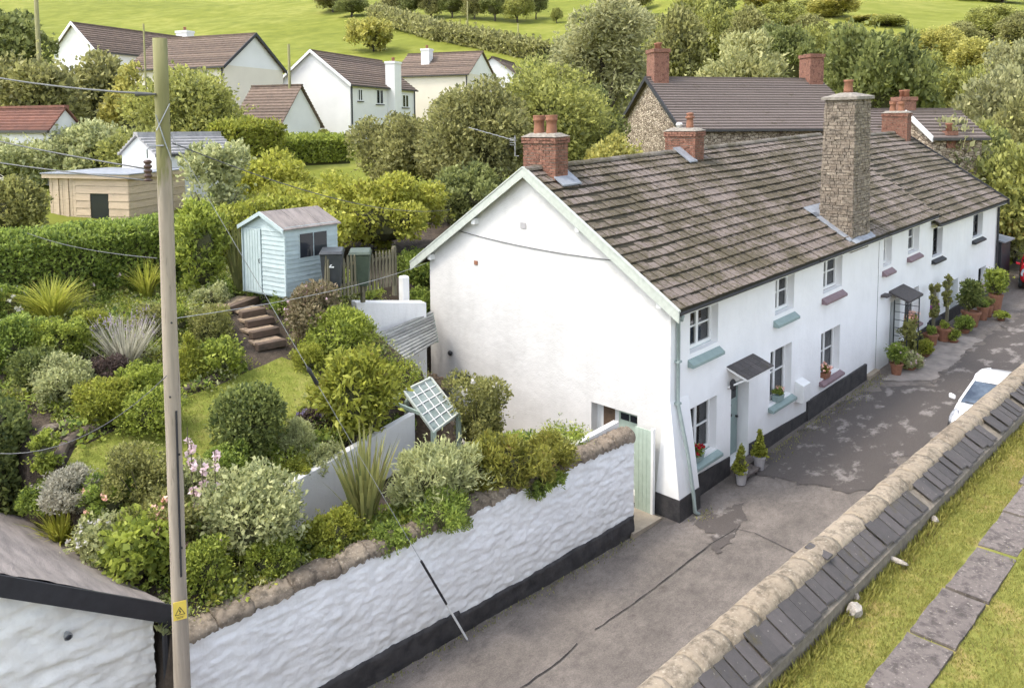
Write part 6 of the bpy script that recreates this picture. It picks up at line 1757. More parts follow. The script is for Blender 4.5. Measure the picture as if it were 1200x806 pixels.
def build_car(name, label, loc, rz, paint):
    """small rounded hatchback, front towards -x"""
    t = thing(name, label, 'car', loc, rz)
    # stations: x, half width, z sill, z belt
    ST = [(-1.88, .52, .42, .60), (-1.80, .70, .28, .74), (-1.60, .80, .22, .84), (-1.1, .84, .20, .96), (-.75, .85, .20, 1.02), (0, .86, .20, 1.0), (.9, .86, .20, 1.02), (1.45, .83, .22, 1.04), (1.75, .76, .26, 1.0), (1.86, .62, .42, .9)]
    b = MB(); n = 9
    for x, w, z0, z1 in ST:
        ring = [(-w*.92, z0), (-w, z0+.18), (-w*1.0, (z0+z1)/2+.06), (-w*.95, z1-.05), (-w*.84, z1+.01), (-w*.4, z1+.055), (0, z1+.065)]
        ring = ring + [(-p, q) for p, q in ring[-2::-1]]
        for (p, q) in ring: b.v.append((x, p, q))
    m = 13
    for i in range(len(ST)-1):
        for k in range(m-1): a = i*m+k; b.f.append((a, a+1, a+m+1, a+m))
        b.f.append((i*m+m-1, i*m, (i+1)*m, (i+1)*m+m-1))
    b.f.append(tuple(range(m))[::-1]); b.f.append(tuple((len(ST)-1)*m+k for k in range(m)))
    bo = b.build('body', paint, t, smooth=True)
    md = bo.modifiers.new('smooth', 'SUBSURF'); md.levels = 1; md.render_levels = 2
    # greenhouse: pillars and roof
    def ring(x, w, z): return (x, -w, z), (x, w, z)
    base = [(-1.02, .70, 1.0), (-.80, .74, 1.03), (.6, .75, 1.04), (1.55, .70, 1.03)]
    top = [(-.28, .54, 1.44), (.1, .58, 1.50), (.75, .57, 1.50), (1.32, .52, 1.42)]
    r = MB()
    for (x, w, z) in top:
        for s in (-1, -.6, 0, .6, 1): r.v.append((x, s*w, z + .03*(1-abs(s)**3)))
    for i in range(3):
        for k in range(4): a = i*5+k; r.f.append((a, a+1, a+6, a+5))
    ro = r.build('roof', paint, t, smooth=True); md = ro.modifiers.new('shell', 'SOLIDIFY'); md.thickness = .04; md.offset = -1
    p = MB()
    for s in (-1, 1):
        B = [Vector((x, s*w, z)) for x, w, z in base]; T = [Vector((x, s*w, z)) for x, w, z in top]
        p.beam(B[0], T[0], .06, .05); p.beam(B[2]-Vector((.1,0,0)), T[2]-Vector((.25,0,0)), .05, .05); p.beam(B[3], T[3], .10, .06)
        for i in range(3): p.beam(T[i], T[i+1], .05, .045)
    p.build('pillars', paint, t)
    wsB = [(-1.02, -.70, 1.0), (-1.02, .70, 1.0)]; wsT = [(-.28, .54, 1.44), (-.28, -.54, 1.44)]
    ws = MB(); N = 6
    for i in range(N+1):
        u = i/N; s = 2*u-1
        ws.v.append((-1.02-.10*(1-s*s), s*.70, 1.0)); ws.v.append((-.28-.06*(1-s*s), s*.54, 1.445))
    for i in range(N): ws.f.append((2*i, 2*i+2, 2*i+3, 2*i+1))
    ws.build('windscreen', 'windscreen', t, smooth=True)
    for s in (-1, 1):
        MB().add([(-.95, s*.715, 1.02), (.5, s*.745, 1.04), (.42, s*.575, 1.47), (-.22, s*.55, 1.44)], [(0, 1, 2, 3)]).build('side_window', 'dark_glass', t)
        MB().add([(.56, s*.745, 1.04), (1.45, s*.705, 1.03), (1.25, s*.53, 1.43), (.5, s*.575, 1.47)], [(0, 1, 2, 3)]).build('side_window', 'dark_glass', t)
        h = MB(); c = Vector((-1.60, s*.68, .76)); 
        h.lathe([(.02, -.05), (.13, -.02), (.15, .03), (.11, .07), (.02, .085)], (0, 0, 0), 14)
        ho = h.build('headlight', 'lamp_glass', t, smooth=True, loc=c); ho.rotation_euler = (0, rad(-52), s*rad(-22)); ho.scale = (1.5, .75, .6)
        q = MB(); q.hexa([(-.95,s*.84,1.0), (-.83,s*.84,1.0), (-.81,s*1.0,1.02), (-.93,s*1.0,1.02), (-.95,s*.84,1.10), (-.83,s*.84,1.10), (-.81,s*1.0,1.14), (-.93,s*1.0,1.14)]); q.build('wing_mirror', paint, t, bev=.02)
        for wx in (-1.22, 1.20):
            tyre = MB().tube([(wx, s*.70, .29), (wx, s*.865, .29)], .29, 20).build('wheel', 'rubber', t)
            MB().tube([(wx, s*.866, .29), (wx, s*.872, .29)], .19, 14).build('rim', 'grey_metal', tyre)
    MB().add([(1.60, -.66, 1.04), (1.60, .66, 1.04), (1.36, .50, 1.43), (1.36, -.50, 1.43)], [(0, 1, 2, 3)]).build('rear_window', 'dark_glass', t)
    MB().hexa([(-1.885,-.36,.36), (-1.88,.36,.36), (-1.80,.40,.36), (-1.80,-.40,.36), (-1.865,-.34,.52), (-1.865,.34,.52), (-1.78,.4,.52), (-1.78,-.4,.52)]).build('grille', 'black_paint', t)
    MB().tube([(-1.12, -.05, 1.035), (-1.10, .55, 1.05)], .012, 5).build('wiper', 'black_metal', t)
    for s in (-1, 1): MB().hexa([(1.72,s*.60,.74), (1.80,s*.60,.74), (1.72,s*.78,.74), (1.64,s*.80,.74), (1.68,s*.58,1.0), (1.78,s*.58,1.0), (1.70,s*.74,1.0), (1.6,s*.77,1.0)]).build('tail_light', 'fl_red', t)
    return t
build_car('parked_car', 'white hatchback parked behind the churchyard wall', (9.75, -4.05, road_z(9.75)), rad(1.5), 'white_car')
_rc = Vector((27.49, -0.41, 1.50)) + Vector((1.7, -.7, 0)); _rc.z = road_z(_rc.x)
build_car('parked_car', 'red car seen past the far corner of the terrace', _rc, rad(12), 'red')

def build_lean():
    t = thing('porch_shed', 'dark timber lean-to with pale roof at the far end of the terrace', 'shed', (28.1, .4, 1.35))
    MB().box((-.9, -.3, -.3), (.7, 2.2, 2.2)).build('boarding', 'black_paint', t)
    MB().hexa([(-1.0,-.45,2.2), (.85,-.45,2.2), (.85,2.3,2.75), (-1.0,2.3,2.75), (-1.0,-.45,2.26), (.85,-.45,2.26), (.85,2.3,2.81), (-1.0,2.3,2.81)]).build('roof', 'lead', t)
    MB().box((-.91, .2, .9), (-.895, 1.0, 1.7)).build('window', 'dark_glass', t)
build_lean()
def build_bank():
    t = thing('stone_bank', 'brown rubble bank rising behind the red car', 'bank', (37, 2, 1.6))
    vs = []; fs = []; nx, nz = 40, 16
    for j in range(nz+1):
        for i in range(nx+1):
            y = -8 + 20*i/nx; z = 4.3*j/nz; x = 1.5*j/nz + .5*fract((y, z, 1), .8) + .2*fract((y, z, 5), 3)
            vs.append((x, y-2, z-.4))
    for j in range(nz):
        for i in range(nx): a = j*(nx+1)+i; fs.append((a, a+1, a+nx+2, a+nx+1))
    link('bank_face', _me('bank_face', vs, fs), 'rubble', t, smooth=True)
build_bank()

# ================================================================ BUILDINGS BEYOND
def far_house(name, label, corner, along, across, L, W, rise, wall, roofm, drop=6.0, courses=12, wins=(), over=.25, cat='house', chims=(), verge=None, gablemat=None):
    """corner = eave corner nearest the viewer; along/across = plan angles (deg) of the long and the gable side"""
    c = Vector(corner); a = Vector((math.cos(rad(along)), math.sin(rad(along)), 0)); b = Vector((math.cos(rad(across)), math.sin(rad(across)), 0)); up = Vector((0, 0, 1))
    t = thing(name, label, cat, c-up*drop)
    p = lambda s, q, z: c + a*s + b*q + up*z
    w = MB(); w.hexa([p(0,0,-drop), p(L,0,-drop), p(L,W,-drop), p(0,W,-drop), p(0,0,0), p(L,0,0), p(L,W,0), p(0,W,0)])
    wb(w, 'wall', wall, t)
    for s in (0, L): wb(MB().prism([p(s,0,-.002), p(s,W,-.002), p(s,W/2,rise-.05)], a*(.2 if s == 0 else -.2)), 'gable', gablemat or wall, t)
    for sd in (0, 1):
        m = MB(); q0, q1 = (-over, W/2) if sd == 0 else (W+over, W/2)
        z0 = -over*rise/(W/2)
        for i in range(courses):
            u0, u1 = i/courses, (i+1)/courses
            m.hexa([p(-over, q0+(q1-q0)*u0, z0+(rise-z0)*u0), p(L+over, q0+(q1-q0)*u0, z0+(rise-z0)*u0), p(L+over, q0+(q1-q0)*u1, z0+(rise-z0)*u1), p(-over, q0+(q1-q0)*u1, z0+(rise-z0)*u1),
                    p(-over, q0+(q1-q0)*u0, z0+(rise-z0)*u0+.13), p(L+over, q0+(q1-q0)*u0, z0+(rise-z0)*u0+.13), p(L+over, q0+(q1-q0)*u1, z0+(rise-z0)*u1+.04), p(-over, q0+(q1-q0)*u1, z0+(rise-z0)*u1+.04)])
        ro = kind(wb(m, 'roof', roofm, t), 'stuff')
        if verge:
            wb(MB().hexa([p(-over-.05,q0,z0-.12), p(-over+.02,q0,z0-.12), p(-over+.02,q1,rise-.12), p(-over-.05,q1,rise-.12), p(-over-.05,q0,z0+.16), p(-over+.02,q0,z0+.16), p(-over+.02,q1,rise+.16), p(-over-.05,q1,rise+.16)]), 'verge_board', verge, t)
    wb(MB().beam(p(-over, W/2, rise+.08), p(L+over, W/2, rise+.08), .25, .12), 'ridge', roofm, t)
    wb(MB().beam(p(-over, -over-.05, -over*rise/(W/2)-.0), p(L+over, -over-.05, -over*rise/(W/2)-.0), .12, .12), 'gutter', 'gutter', t)
    if drop > 4.5:
        for e in (.12, L-.12): wb(MB().tube([p(e, -.1, -.1), p(e, -.1, -drop)], .06, 6), 'downpipe', 'black_paint', t)
    for side, u, z, ww, hh in wins:
        out = -b if side == 'L' else -a; ax = a if side == 'L' else b
        o = (p(u, 0, z) if side == 'L' else p(0, u, z))
        fr = MB(); 
        for (s0, s1, z0_, z1_) in ((0, ww, 0, .09), (0, ww, hh-.09, hh), (0, .09, .09, hh-.09), (ww-.09, ww, .09, hh-.09), (ww/2-.05, ww/2+.05, .09, hh-.09)):
            q = [o+ax*s0+up*z0_, o+ax*s1+up*z0_, o+ax*s1+up*z1_, o+ax*s0+up*z1_]; fr.hexa([x+out*.0 for x in q] + [x+out*.07 for x in q])
        fo = wb(fr, 'window', 'white_paint', t)
        for s0, s1 in ((.09, ww/2-.05), (ww/2+.05, ww-.09)):
            q = [o+ax*s0+up*.09, o+ax*s1+up*.09, o+ax*s1+up*(hh-.09), o+ax*s0+up*(hh-.09)]; wb(MB().hexa([x+out*.01 for x in q] + [x+out*.03 for x in q]), 'pane', 'dark_glass', fo)
        q = [o-ax*.08-up*.08, o+ax*(ww+.08)-up*.08, o+ax*(ww+.08)+up*-.01, o-ax*.08-up*.01]; wb(MB().hexa([x for x in q] + [x+out*.14 for x in q]), 'sill', 'plinth', fo)
    for (s, q, w1, w2, z0, z1, mt, npots) in chims:
        cm = MB(); cm.hexa([p(s-w1/2,q-w2/2,z0), p(s+w1/2,q-w2/2,z0), p(s+w1/2,q+w2/2,z0), p(s-w1/2,q+w2/2,z0), p(s-w1/2,q-w2/2,z1), p(s+w1/2,q-w2/2,z1), p(s+w1/2,q+w2/2,z1), p(s-w1/2,q+w2/2,z1)])
        cm.hexa([p(s-w1/2-.06,q-w2/2-.06,z1-.2), p(s+w1/2+.06,q-w2/2-.06,z1-.2), p(s+w1/2+.06,q+w2/2+.06,z1-.2), p(s-w1/2-.06,q+w2/2+.06,z1-.2), p(s-w1/2-.06,q-w2/2-.06,z1+.02), p(s+w1/2+.06,q-w2/2-.06,z1+.02), p(s+w1/2+.06,q+w2/2+.06,z1+.02), p(s-w1/2-.06,q+w2/2+.06,z1+.02)])
        co = wb(cm, 'chimney', mt, t)
        for k in range(npots):
            pp = p(s, q+(k-(npots-1)/2)*.42, z1); wb(MB().lathe([(.15, 0), (.13, .3), (.17, .34), (.17, .42), (.1, .42)], pp, 10), 'chimney_pot', 'terracotta', co, smooth=True)
    return t
far_house('far_house', 'large white house with brown roof and tall gable behind the hedge, chimney on its ridge', (13.61, 50.39, 13.95), 113, 23, 10, 7.2, 2.7, 'far_cream', 'tile_brown', 7, 14, [('L', 1.0, -2.2, 1.3, 1.35), ('L', 5.0, -2.2, 1.3, 1.35), ('L', 1.0, -5.0, 1.5, 1.35)], chims=(), gablemat='far_white', verge='black_paint')
far_house('far_house', 'rear white house with brown roof and white chimney on the hillside edge', (8.73, 64.02, 15.79), 22, 113, 13.5, 5.0, 2.3, 'far_white', 'tile_brown', 7, 12, [('G', 2.0, -2.4, 1.2, 1.2)], chims=((12.6, 2.5, 1.0, 1.4, 0, 3.0, 'far_white', 1),), verge='white_paint')
far_house('far_house', 'white gabled house standing alone with dark downpipe and brown roof', (25.03, 50.18, 12.91), 24, 114, 12, 7.8, 2.95, 'far_white', 'tile_brown', 6, 14, [('L', 1.2, -1.5, .8, 1.1), ('L', 4.4, -1.7, 1.3, 1.4), ('G', 5.2, -4.9, 1.5, 1.9), ('L', 9.4, -1.9, 1.3, 1.3)], chims=((7.2, -.3, 1.3, 1.0, -5.0, 2.4, 'far_white', 1),), verge='white_paint')
far_house('far_house', 'cream house with white gable beyond the tall gabled house', (43.20, 54.91, 14.86), 114, 24, 9, 7.5, 2.6, 'far_cream', 'tile_brown', 6, 12, [('G', 1.5, -1.9, 1.4, 1.4), ('G', 5.0, -1.9, 1.2, 1.3)], chims=((6.0, 2.2, 1.0, 1.0, 0, 3.0, 'far_white', 1),), gablemat='far_white')
far_house('far_house', 'partly hidden brown roofed house right of the cream house', (54.57, 57.72, 14.90), 30, 120, 10, 7.5, 2.6, 'far_white', 'tile_brown', 6, 12)
far_house('outbuilding', 'low outbuilding with brown tiled roof between the white houses', (14.37, 43.41, 9.28), 113, 23, 4.2, 5.0, 2.9, 'far_white', 'tile_brown', 4, 14, cat='outbuilding')
far_house('outbuilding', 'tiny pale blue shed below the tall white gable', (10.71, 38.48, 8.58), 30, 120, 1.8, 1.6, .35, 'blue_paint', 'slate_far', 2, 3, cat='shed', over=.1)
far_house('outbuilding', 'small white outbuilding with pale slate roof behind the blue shed', (-1.93, 24.09, 7.96), 20, 110, 4.4, 2.0, .75, 'far_white', 'pale_slate', 3, 7, [('L', 2.2, -1.1, .9, .7)], cat='shed', over=.12)
far_house('outbuilding', 'low shed with red clay tile roof at the left edge', (-4.07, 30.62, 9.05), 113, 23, 5, 1.6, .9, 'far_white', 'tile_red', 3, 8, cat='shed', over=.15)
far_house('stone_barn', 'stone barn with slate roof and brick chimneys behind the terrace ridge', (23.05, 14.77, 8.92), -33, 57, 11.4, 10.0, 3.0, 'barn_stone', 'slate_far', 6, 20, chims=((.55, 5.0, .95, 1.25, 2.2, 4.75, 'brick', 2), (11.0, 5.0, .95, 1.25, 2.2, 4.6, 'brick', 0)), cat='barn', verge='black_paint')
far_house('far_barn', 'long slate roofed building among the trees at far right', (68.19, 18.15, 11.96), -35, 55, 8.0, 6, 1.4, 'barn_stone', 'slate_far', 4, 10, cat='barn')
far_house('far_barn', 'slate roofed house behind the terrace end with brick chimney', (30.69, 7.06, 8.50), -38, 52, 6.2, 6, 1.4, 'barn_stone', 'slate_far', 4, 10, chims=((2.2, 1.2, .9, .9, 0, 2.1, 'brick', 2),), cat='house')
far_house('far_barn', 'low slate roof with white verge below the far right trees', (28.51, 3.56, 8.45), -38, 52, 2.6, 4, 1.2, 'barn_stone', 'slate_far', 3, 8, chims=((.9, .2, .5, .5, -.6, .25, 'brick', 1),), cat='house', verge='white_paint')

def build_cabin():
    c = Vector((-4.19, 21.08, 5.30))
    t = thing('larch_cabin', 'flat roofed larch clad cabin with dark window above the long hedge', 'cabin', c)
    tl, tr_, br = Vector((-5.85, 24.38, 7.18)), Vector((-4.08, 21.18, 7.13)), Vector((-0.94, 23.68, 6.87))
    def face(a, b, z0, z1, gaps, vert=None, skip0=0.0):
        n = 9; d = (b-a); d.z = 0; l = d.length; d.normalize(); out = Vector((d.y, -d.x, 0))
        if out.dot(Vector((-1, -1, 0))) < 0: out = -out
        for i in range(n):
            za, zb = z0+(z1-z0)*i/n, z0+(z1-z0)*(i+1)/n-.012
            segs = [(skip0, l)]
            for g0, g1, gz0, gz1 in gaps:
                if (za+zb)/2 > gz0 and (za+zb)/2 < gz1: segs = [(s0, e0) for s, e in segs for s0, e0 in ((s, g0), (g1, e)) if e0-s0 > .02]
            for s, e in segs:
                p, q = Vector((a.x, a.y, 0))+d*s, Vector((a.x, a.y, 0))+d*e
                wb(MB().hexa([p+Vector((0,0,za))+out*.03, q+Vector((0,0,za))+out*.03, q+Vector((0,0,za))-out*.02, p+Vector((0,0,za))-out*.02, p+Vector((0,0,zb))+out*.008, q+Vector((0,0,zb))+out*.008, q+Vector((0,0,zb))-out*.02, p+Vector((0,0,zb))-out*.02]), 'board', 'larch', t)
        return d, out, l
    z0, z1 = c.z-.7, tr_.z
    d, out, l = face(tl, tr_, z0, z1, [(1.9, 2.75, z0+.9, z1-.55)], skip0=1.25)
    a0 = Vector((tl.x, tl.y, 0))
    for i in range(8):
        s = .02+i*.155; p, q = a0+d*s, a0+d*(s+.14); th = .05 if i in (2, 5) else .02
        wb(MB().hexa([p+Vector((0,0,z0))+out*th, q+Vector((0,0,z0))+out*th, q+Vector((0,0,z0)), p+Vector((0,0,z0)), p+Vector((0,0,z1))+out*th, q+Vector((0,0,z1))+out*th, q+Vector((0,0,z1)), p+Vector((0,0,z1))]), 'door_board', 'larch', t)
    p, q = a0+d*1.9, a0+d*2.75
    w_ = wb(MB().hexa([p+Vector((0,0,z0+.9))-out*.01, q+Vector((0,0,z0+.9))-out*.01, q+Vector((0,0,z0+.9))-out*.06, p+Vector((0,0,z0+.9))-out*.06, p+Vector((0,0,z1-.55))-out*.01, q+Vector((0,0,z1-.55))-out*.01, q+Vector((0,0,z1-.55))-out*.06, p+Vector((0,0,z1-.55))-out*.06]), 'window', 'dark_glass', t)
    face(tr_, br, z0, z1, [])
    k = [Vector((tl.x, tl.y, 0)), Vector((tr_.x, tr_.y, 0)), Vector((br.x, br.y, 0))]; k.append(k[0]+k[2]-k[1])
    ctr = (k[0]+k[2])/2
    inn = [ctr+(x-ctr)*.985 for x in k]; ext = [ctr+(x-ctr)*1.10 for x in k]
    wb(MB().hexa([x+Vector((0,0,z0)) for x in inn]+[x+Vector((0,0,z1)) for x in inn]), 'carcass', 'dark_fill', t)
    wb(MB().hexa([x+Vector((0,0,z1)) for x in ext]+[x+Vector((0,0,z1+.16)) for x in ext]), 'roof_edge', 'larch', t)
    wb(MB().hexa([ctr+(x-ctr)*1.02+Vector((0,0,z1+.161)) for x in ext]+[ctr+(x-ctr)*1.02+Vector((0,0,z1+.20)) for x in ext]), 'roof_sheet', 'lead', t)
build_cabin()

# ================================================================ TREES AND FAR VEGETATION
def tree(name, label, P, mat, leaf=.2, maxn=9000, trunk=.3, shape='round', cover=2.2, asp=.6, group=None, dep=None, clumps=None, core=.0, rough=1.0, droop=0.0):
    x, y, z, w, h = P; SEED[0] += 1; sd = SEED[0]; rnd = random.Random(sd)
    t = thing(name, label, 'tree', (x, y, z-.2), 0, group)
    hb = h*trunk
    m = MB(); r = max(.08, .028*h)
    m.tube([(0, 0, 0), (.02*w, 0, hb*.6), (0, .03*w, h*.55), (0, 0, h*.8)], [r*1.3, r, r*.6, r*.2], 8)
    for i in range(7):
        a = i*.9+rnd.random(); u = rnd.uniform(.5, .9); l = w*rnd.uniform(.25, .42)
        m.tube([(0, 0, hb*u+h*.1), (math.cos(a)*l*.5, math.sin(a)*l*.5, hb+h*.2), (math.cos(a)*l, math.sin(a)*l, hb+h*rnd.uniform(.25, .5))], [r*.5, r*.3, r*.1], 5)
    m.build('trunk', 'bark', t, smooth=True)
    V = bush_leaves(w, h-hb*.8, leaf, sd, cover=cover, asp=asp, maxn=maxn, shape=shape, d=dep, clumps=clumps or 34, rough=rough, droop=droop); V[:, 2] += hb*.8
    link('crown', quad_mesh('crown', V, mat), mat, t)
    if core:
        me = core_mesh('dark_core', w*core, w*core, (h-hb*.8)*core, sd); link('dark_core', me, 'dark_fill', t, loc=(0, 0, hb*.8+(h-hb*.8)*(1-core)*.5))
    return t
tree('golden_tree', 'golden green spreading tree behind the wheelie bins', (1.24, 13.03, 4.63, 6.64, 2.79), 'lf_gold', .12, 22000, .1, droop=.3, core=.85, dep=4.5)
tree('golden_tree', 'low golden green shrub tree left of the golden tree behind the shed', (0.53, 17.25, 5.06, 3.86, 1.95), 'lf_gold', .16, 9000, .1, core=.85)
tree('hawthorn_tree', 'broad olive hawthorn in front of the white gabled house', (9.95, 22.31, 5.56, 6.43, 4.10), 'lf_tree_a', .14, 22000, .2, core=.8)
tree('hawthorn_tree', 'dense olive hawthorn just left of the end chimney', (11.24, 18.33, 5.16, 6.11, 5.83), 'lf_tree_a', .14, 22000, .2, core=.8)
tree('hawthorn_tree', 'tall mid green tree behind the end chimney', (16.45, 18.95, 5.22, 6.31, 7.23), 'lf_tree_b', .15, 22000, .2, core=.8)
tree('dark_tree', 'dark green tree left of the stone barn gable', (20.32, 19.23, 5.17, 3.86, 6.42), 'lf_tree_d', .22, 9000, .2, core=.8)
tree('grey_willow', 'tall grey green willow rising behind the barn chimney', (31.69, 27.16, 5.96, 6.84, 13.20), 'lf_tree_c', .22, 20000, .25, asp=.35, droop=.5, rough=.9)
tree('grey_willow', 'second grey green tree top left of the tall willow', (36.16, 33.91, 7.03, 4.39, 10.94), 'lf_tree_c', .3, 7000, .25, droop=.3)
tree('bright_shrub_tree', 'yellow green shrub tree at the foot of the barn gable', (15.43, 13.89, 4.72, 3.06, 4.14), 'lf_tree_y', .16, 7000, .1, core=.7)
tree('dark_undergrowth_tree', 'shadowy green tree between golden tree and terrace', (7.11, 14.97, 4.83, 4.60, 2.73), 'lf_tree_d', .16, 11000, .1, core=.85)
tree('willow_bank', 'pale willow thicket above the barn roof', (47.92, 24.83, 7.09, 12.03, 9.79), 'lf_willow', .35, 14000, .1, asp=.35, dep=6, core=.7)
tree('village_tree', 'round tree on the field edge behind the white gabled house', (78.92, 122.72, 23.94, 10.52, 6.79), 'lf_tree_y', .6, 4000, .1, core=.7)
tree('village_tree', 'dark tree at the top left corner beside the old pole', (-0.59, 50.79, 5.33, 4.74, 11.83), 'lf_tree_d', .28, 8000, .2)
tree('village_tree', 'olive shrub mass below the top left tree', (-2.18, 40.57, 6.13, 5.66, 7.08), 'lf_tree_a', .22, 11000, .1, core=.8)
tree('village_tree', 'olive shrubs in front of the rear white house', (2.46, 44.50, 5.19, 5.09, 8.58), 'lf_tree_a', .25, 8000, .1, core=.8)
tree('village_tree', 'bright yellow green shrub below the rear white house', (2.37, 38.81, 5.71, 2.96, 7.17), 'lf_tree_y', .2, 5000, .1, core=.8)
tree('village_tree', 'large dark green laurel in front of the cream wall', (3.22, 32.17, 6.43, 6.31, 5.52), 'lf_tree_b', .15, 20000, .05, core=.85)
tree('village_tree', 'olive bush in front of the red roofed shed', (-2.43, 30.43, 6.37, 4.56, 2.98), 'lf_grey', .15, 11000, .05, core=.8)
tree('village_tree', 'grey leaved bush at the left edge above the hedge', (-5.12, 31.64, 6.47, 4.25, 2.27), 'lf_grey', .15, 10000, .05, core=.8)
tree('village_tree', 'green bush behind the larch cabin corner', (-7.85, 21.44, 5.48, 2.61, 1.97), 'lf_olive', .12, 8000, .05, core=.8)
tree('village_tree', 'yellow green shrub between the small white outbuilding and the clipped hedge', (1.47, 20.69, 5.40, 3.19, 2.68), 'lf_gold', .14, 7000, .05, core=.8)
tree('village_tree', 'wispy buddleia in front of the small white outbuilding', (-2.21, 18.04, 5.14, 2.45, 3.41), 'lf_grey', .10, 3500, .1, shape='loose', cover=1.4)
tree('village_tree', 'hedge tree between the pole and the small white outbuilding', (-1.15, 27.69, 6.10, 3.09, 2.93), 'lf_tree_b', .16, 6000, .05, core=.8)
hedge('clipped_hedge', 'clipped bright hedge on a low wall before the tall white gable', (6.28, 31.39, 7.14), (13.04, 33.13, 7.08), 1.8, 1.5, 'lf_bright', .12, maxn=9000)
hedge('clipped_hedge', 'light green clipped hedge below the laurel', (2.33, 26.90, 7.80), (5.93, 28.98, 7.85), 1.6, 1.6, 'lf_yel', .12, maxn=6000)
bush('ball_shrub', 'round clipped ball by the white gable door', 'bush', (17.66, 42.81, 7.99, 1.54, 1.09), 'lf_tree_b', .15, shape='ball')
# far trees share prototypes
PROTO = {}
def far_proto(k, mat, n, shape, trunk, asp=.6, droop=0):
    SEED[0] += 1; sd = SEED[0]
    V = bush_leaves(1, 1-trunk*.8, .03, sd, cover=2.6, asp=asp, maxn=n*3, shape=shape, clumps=26, droop=droop); V[:, 2] += trunk*.8
    m = MB(); m.tube([(0, 0, -.1), (0, 0, trunk), (.02, 0, .7)], [.035, .028, .008], 6)
    for i in range(5): a = i*1.26; m.tube([(0, 0, trunk*.8+.05*i), (math.cos(a)*.3, math.sin(a)*.3, .5+.05*i)], [.015, .005], 5)
    tm = m.mesh('trunk'); tm.materials.append(MAT['bark'])
    PROTO[k] = (quad_mesh('crown', V, mat), tm, core_mesh('dark_core', .9, .9, (1-trunk*.8)*.95, sd), trunk*.8)
far_proto('a', 'lf_tree_a', 4200, 'round', .18); far_proto('b', 'lf_tree_b', 4200, 'round', .15); far_proto('c', 'lf_tree_c', 4200, 'round', .12)
far_proto('d', 'lf_tree_d', 4200, 'round', .2); far_proto('y', 'lf_tree_y', 4200, 'round', .12)
def far_tree(k, label, P, group=None, name='hillside_tree'):
    x, y, z, w, h = P; SEED[0] += 1
    w = max(w, h/1.25)
    t = thing(name, label, 'tree', (x, y, z-.04*h), SEED[0]*2.4, group); t.scale = (w, w, h*1.04)
    cr, tm, co, tz = PROTO[k]
    link('crown', cr, None, t); link('trunk', tm, None, t); link('dark_core', co, None, t, loc=(0, 0, tz))
